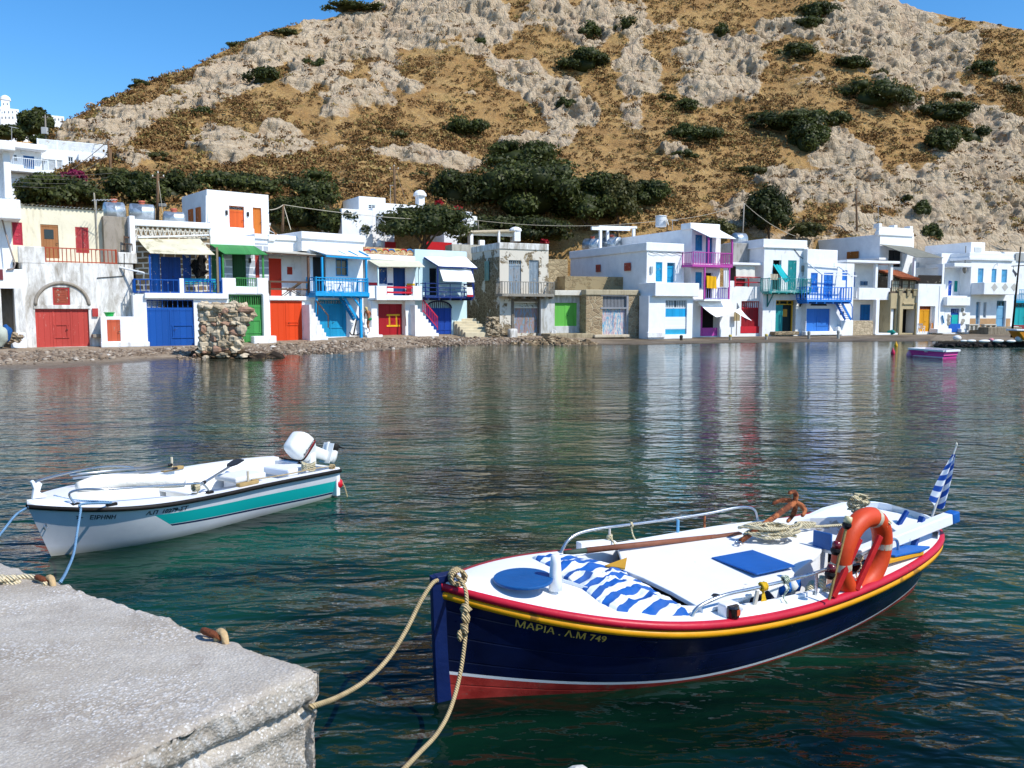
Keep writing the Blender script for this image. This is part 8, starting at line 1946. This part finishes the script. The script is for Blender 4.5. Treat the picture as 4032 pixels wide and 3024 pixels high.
def aerial(label,px,y0,y1,Y_,arms=7,span=1.2,ang=.2):
 b_,t_=aty(px,y1,Y_),aty(px,y0,Y_);g_=empty('tv_aerial',b_,label,'aerial');m=MB();m.tube([b_,t_],.028,6);m.build('mast',P('#9a9a98'),g_)
 m=MB();d_=Vector((math.cos(ang),math.sin(ang),.04));p_=Vector((-d_.y,d_.x,0));m.tube([t_-d_*span*.2,t_+d_*span],.02,5)
 for k in range(arms):c_=t_+d_*span*(k/(arms-1)*1.15-.15);m.tube([c_-p_*.3-Vector((0,0,.08)),c_+p_*.3+Vector((0,0,.08))],.014,4)
 m.build('boom',P('#a9abac'),g_)
aerial('yagi television aerial standing on the cream house eaves',379,788,900,50.5,8,1.1,.2);aerial('small television aerial on the pink balcony house roof',2648,868,905,79,4,.5,.2);aerial('thin white aerial on the battlemented house',3458,812,880,88,3,.4,.5);aerial('thin white mast beside the middle white house tower',1537,730,800,85,3,.3,.4);aerial('forked white aerial on the upper terrace roof',46,500,556,82,4,.5,1.2)
WOODP=paint('#6b543e',.9,.25,6,bump=.5);WIRE=P('#b5ac98')
def pole(label,px0,y0,px1,y1,Y_,r=.11,arm=True,mat=WOODP,group=None,cat='utility pole'):
 b_,t_=aty(px1,y1,Y_),aty(px0,y0,Y_);g_=empty('utility_pole',b_,label,cat,group);m=MB();m.tube([b_,b_.lerp(t_,.5),t_],[r,r*.9,r*.75],8);m.build('shaft',mat,g_,smooth=True)
 if arm:
  m=MB();m.bar(t_-Vector((.45,0,.3)),t_+Vector((.45,0,-.3)),.09,.1);m.build('crossarm',mat,g_)
  for k in(-.4,0,.4):m=MB();m.lathe([(.03,0),(.05,.05),(.03,.12),(.045,.16)],t_+Vector((k,0,-.26 if k else 0)),8);m.build('insulator',P('#d5d2c9',rough=.3),g_)
 return t_,g_
p1,_=pole('tall wooden pole at the right end of the upper white house, inner of two',425,555,448,770,78,.13);p2,_=pole('shorter wooden pole of the pair beside the upper white house',437,590,432,740,79,.12,arm=False)
p3,g3=pole('wooden pole with a street lamp behind the patched water tank',622,682,620,870,62,.13)
m=MB();m.tube(smooth_pts([aty(623,848,61.9),aty(626,800,61.7),aty(640,792,61.5),aty(652,800,61.4)]),.03,6);m.build('lamp_arm',IRON,g3,smooth=True);m=MB();m.cube(aty(640,808,61.5),(.5,.28,.24));m.build('lamp_head',P('#8f8f8a'),g3,bevel=.04)
m=MB();m.tube([p3-Vector((0,0,.4)),aty(642,845,61)],.015,4);m.build('stay_wire',WIRE,g3)
p4,g4=pole('wooden pole with a stay wire on the terrace behind the orange door house',1116,806,1113,915,64,.12,arm=False)
m=MB();m.tube([p4,aty(1145,905,63.6)],.03,5);m.build('stay_wire',WIRE,g4)
p5,g5=pole('tall brown pole behind the round crowned tree',1552,655,1556,830,84,.14);m=MB();m.tube([p5,aty(1602,800,84)],.02,4);m.build('stay_wire',P('#6b6258'),g5)
p6,g6=pole('thin grey pole in front of the conical tree',2930,800,2924,940,89,.07,arm=False,mat=P('#a39d92'));p7,g7=pole('reddish brown pole above the battlemented house flank',3371,742,3374,912,96,.13)
p8,g8=pole('grey pole with a transformer box before the far village',178,455,182,580,140,.16,mat=P('#7d776c'));m=MB();m.cube(aty(176,515,139.6),(.9,.6,1.1));m.build('transformer',P('#b5b8b8'),g8,bevel=.05)
p9,_=pole('thin post with a wire at the right end of the middle white house',1882,868,1884,905,80,.05,arm=False,mat=P('#8d877c'))
def wire(label,a,b,sag,r=.022,mat=WIRE):
 a,b=Vector(a),Vector(b);pts=[a.lerp(b,i/24)-Vector((0,0,4*sag*(i/24)*(1-i/24)))for i in range(25)];m=MB();m.tube(pts,r,5);o=m.build('power_line',mat,None,origin_at=a);tag(o,label,'cable')
wire('cream cable from the terrace pole to the reed pergola post',p4,p9,.35,.024);wire('cream cable crossing the great thicket to the upright water drum',p9,aty(2590,870,82),.5,.02);wire('cable from the upright water drum to the thin grey pole',aty(2590,868,82),p6,.4,.02)
wire('cable dropping from the thin grey pole to the battlemented house flank',p6,aty(3132,930,90),.4,.026);wire('cable from the terrace pole back to the white cube house',p4,aty(1062,826,62),.1,.03)
wire('dark cable slanting down over the upper terrace houses',p1,aty(208,714,70),.2,.03,P('#57534d'));wire('dark cable slanting from the second pole over the ledge',aty(428,600,79),aty(330,676,74),.1,.025,P('#57534d'));wire('dark cable running up from the tall pole along the cliff',p1,aty(272,520,105),.8,.03,P('#57534d'))
for k,y in enumerate((686,700,716,732)):wire(f'thin dark cable before the upper house, {("topmost", "second from the top", "third from the top", "lowest")[k]} of four',aty(-40,y-6,60),aty(440,y-4+9*k*.2,76),.2,.014,P('#6b6862'))
for k,(x,y0,y1,Y_,col,lab)in enumerate(((2682,1320,1356,68.5,'#3a342e','short dark iron bollard before the slatted turquoise door'),(2875,1318,1346,70,'#c9b35a','yellow topped bollard between the pink and red doors'),(3017,1315,1345,71.5,'#cdb860','yellow topped bollard before the teal door'),(3184,1304,1344,72.5,'#8f8f88','grey concrete bollard at the near edge of the cornflower blue door'),(3300,1301,1337,73.5,'#a3a49e','pale grey bollard under the blue ladder stairs'))):
 b_,t_=aty(x,y1,Y_),aty(x,y0,Y_);g_=empty('bollard',b_,lab,'bollard','bollards along the wet slab');h_=(t_-b_).z;m=MB();m.lathe([(.13,-.2),(.12,0),(.115,h_*.75)],b_,12);m.build('shaft',paint('#a5a093' if k in(1,2)else col,.85,.25,5,bump=.4),g_,smooth=False);m=MB();m.lathe([(.135,h_*.72),(.14,h_*.9),(.1,h_),(.01,h_+.02)],b_,12);m.build('cap',paint(col,.6,.2,5),g_)
g_=empty('pier',atz(3900,1360,0),'low dark seaweed covered landing stage at the far shore','pier');PD=paint('#17130f',.8,.4,2,wear=.25,wearcol='#4a3f30',bump=.8);PT=paint('#7d6f5c',.9,.3,1.5,wear=.3,wearcol='#a3967f')
m=MB();L_,Rr=atz(3690,1362,0),atz(4250,1366,0);bk_=atz(3700,1335,.1);m.prism([(L_.x,L_.y,-.3),(Rr.x,Rr.y,-.3),(Rr.x+1,Rr.y+6,-.3),(bk_.x,bk_.y,-.3)],(0,0,.62));m.build('footing',PD,g_,bevel=.1)
m=MB();m.prism([(L_.x-.5,L_.y+.15,.32),(Rr.x,Rr.y+.15,.32),(Rr.x+1,Rr.y+6,.32),(bk_.x,bk_.y+.5,.32)],(0,0,.08));m.build('planking',PT,g_,bevel=.02)
m=MB();q=random.Random(2)
for i in range(40):x=q.uniform(3690,3960);c_=atz(x,1361+q.uniform(-2,3),.05);m.blob(c_,(q.uniform(.2,.5),.3,q.uniform(.1,.22)),i,8,.35)
m.build('seaweed_rocks',PD,g_)
for k,(x,y,col,sx_,sz_,lab)in enumerate(((3768,1334,'#dfe1e0',.55,.34,'round white float on the low pier'),(3795,1340,'#e4e4e0',.45,.13,'small flat white fender behind the round float'),(3825,1341,'#e6e6e2',.62,.16,'flat white fender alone on the pier middle'),(3876,1342,'#e6e6e2',.75,.17,'long white fender just before the pink float'),(3903,1339,'#d98a94',.34,.22,'pink float lying among the white fenders'),(3930,1342,'#e6e6e2',.72,.19,'long white fender just past the pink float'),(3981,1342,'#e6e6e2',.6,.16,'white fender at the foot of the leaning mast'),(4013,1338,'#e2e3e1',.5,.36,'domed white float beside the leaning mast'))):
 c_=atz(x,y+6,.4);r_=empty('float',c_,lab,'float','white and pink floats on the low pier');m=MB();m.lathe([(.02,-1),(.55,-.82),(.9,-.45),(1,0),(.9,.45),(.55,.82),(.02,1)],(0,0,0),14,axis=(1,0,0));m.v=[(c_.x+a*sx_*.55,c_.y+b*sz_*.8,c_.z+sz_*.5+e_*sz_*.62)for a,b,e_ in m.v];m.build('shell',paint(col,.5,.06,3,bump=.08),r_,smooth=True);m=MB();m.tube([c_+Vector((sx_*.56+.04*math.cos(a),0,sz_*.5+.04*math.sin(a)))for a in np.linspace(0,6.28,9)[:-1]],.015,5,closed=True);m.build('eye',IRON,r_)
m=MB();c_=atz(4032,1345,.4);r_=empty('dinghy',c_,'orange hulled white dinghy on the pier, cut by the frame','boat');m.prism([c_+Vector((-.5,0,.75)),c_+Vector((2,0,.7)),c_+Vector((2,0,.1)),c_+Vector((0,0,.1))],(0,1.2,0));m.build('hull',paint('#d98a1a',.5,.1),r_,bevel=.08);m=MB();m.prism([c_+Vector((-.6,-.05,.75)),c_+Vector((2,-.05,.70)),c_+Vector((2,-.05,.82)),c_+Vector((-.6,-.05,.88))],(0,1.3,0));m.build('rim',CLEAN,r_,bevel=.03)
mb_,mt_=aty(3981,1348,72.5),aty(4019,972,71.5);g_=empty('mast',mb_,'leaning black wooden mast with a short crossarm by the pier','mast');BLKW=paint('#1d1712',.7,.3,6);m=MB();m.tube([mb_,mt_],[.10,.06],8);m.build('spar',BLKW,g_,smooth=True);m=MB();m.tube([aty(3983,1048,71.7),aty(4060,1044,71.7)],.04,6);m.build('crossarm',BLKW,g_)
pA=aty(3990,1056,71.6);g_=empty('pennant',pA,'limp dark grey pennant hanging from the leaning mast crossarm','flag');m=MB();m.grid([[pA.lerp(aty(4004,1078,71.6),i/5)+(aty(3986,1070,71.6)-pA)*(j/3)+Vector((0,.05*math.sin(i+j),0))for i in range(6)]for j in range(4)]);m.build('cloth',paint('#4a4f58',.9),g_,smooth=True);m=MB();m.tube([pA,pA+Vector((.02,0,.22))],.02,4);m.build('cord',BLKW,g_)
plastic_chair('white plastic chair on the slab in front of the yellow door',HYEL.pp(625,1302,.8),HYEL.a+1.9)
m=MB();c_=HSAND.pp(330,1295,.1);m.blob(c_,(.34,.25,.2),3,12,.3);o=m.build('net_heap',paint('#1d8a80',.9,.3,9,bump=1,bscale=30),None,smooth=True,origin_at=c_-Vector((0,0,.2)));tag(o,'heap of turquoise net beside the white column','net')
m=MB()
for k in range(7):a_=aty(3905+7*k,966+3*(k%3),96.5);b_=aty(3935+8*k,985,96);m.bar(a_ if k<4 else aty(3890+8*k,982,96),b_,.12,.08)
o=m.build('timber_pile',paint('#a39a8a',.9,.35,4),None,origin_at=aty(3940,985,96));tag(o,'tumbled pile of grey beams on the rearmost roof','timber pile')
A=aty(1080,900,63.2);g_=empty('deck_chair',A+Vector((0,0,-.6)),'white cloth deck chair on the terrace beside the wooden pole','deck chair');m=MB();m.par(A+Vector((-.55,0,-.1)),Vector((.7,.1,-.35)),Vector((.0,.5,0)),Vector((0,0,.04)));m.par(A+Vector((-.55,.0,-.1)),Vector((.12,0,.55)),Vector((0,.5,0)),Vector((.04,0,0)));m.build('canvas',P('#e3e3e0'),g_);m=MB();m.bar(A+Vector((-.55,0,.45)),A+Vector((.3,0,-.65)),.06);m.bar(A+Vector((.2,0,-.35)),A+Vector((-.5,0,-.65)),.06);m.build('frame',P('#9a6a42'),g_)
A=HCREAM.pp(1110,640,-.7);g_=empty('chair',A,'brown wooden chair leaning on the grey return wall of the cream house','chair');u_=HCREAM.u;m=MB();m.par(A-u_*.2+Vector((0,0,.42)),u_*.42,HCREAM.n*.4,Vector((0,0,.04)));m.build('seat',P(BROWN),g_);m=MB()
for k in(-.2,.2):m.bar(A+u_*k,A+u_*k+Vector((.05,0,.95)),.05)
m.bar(A-u_*.2+Vector((.04,0,.85)),A+u_*.2+Vector((.04,0,.85)),.05,.1);m.build('backrest',P(BROWN),g_)
for k in(-.18,.2):m=MB();m.bar(A+u_*k+HCREAM.n*.38,A+u_*k+HCREAM.n*.38+Vector((0,0,.42)),.045);m.build('leg',P(BROWN),g_)
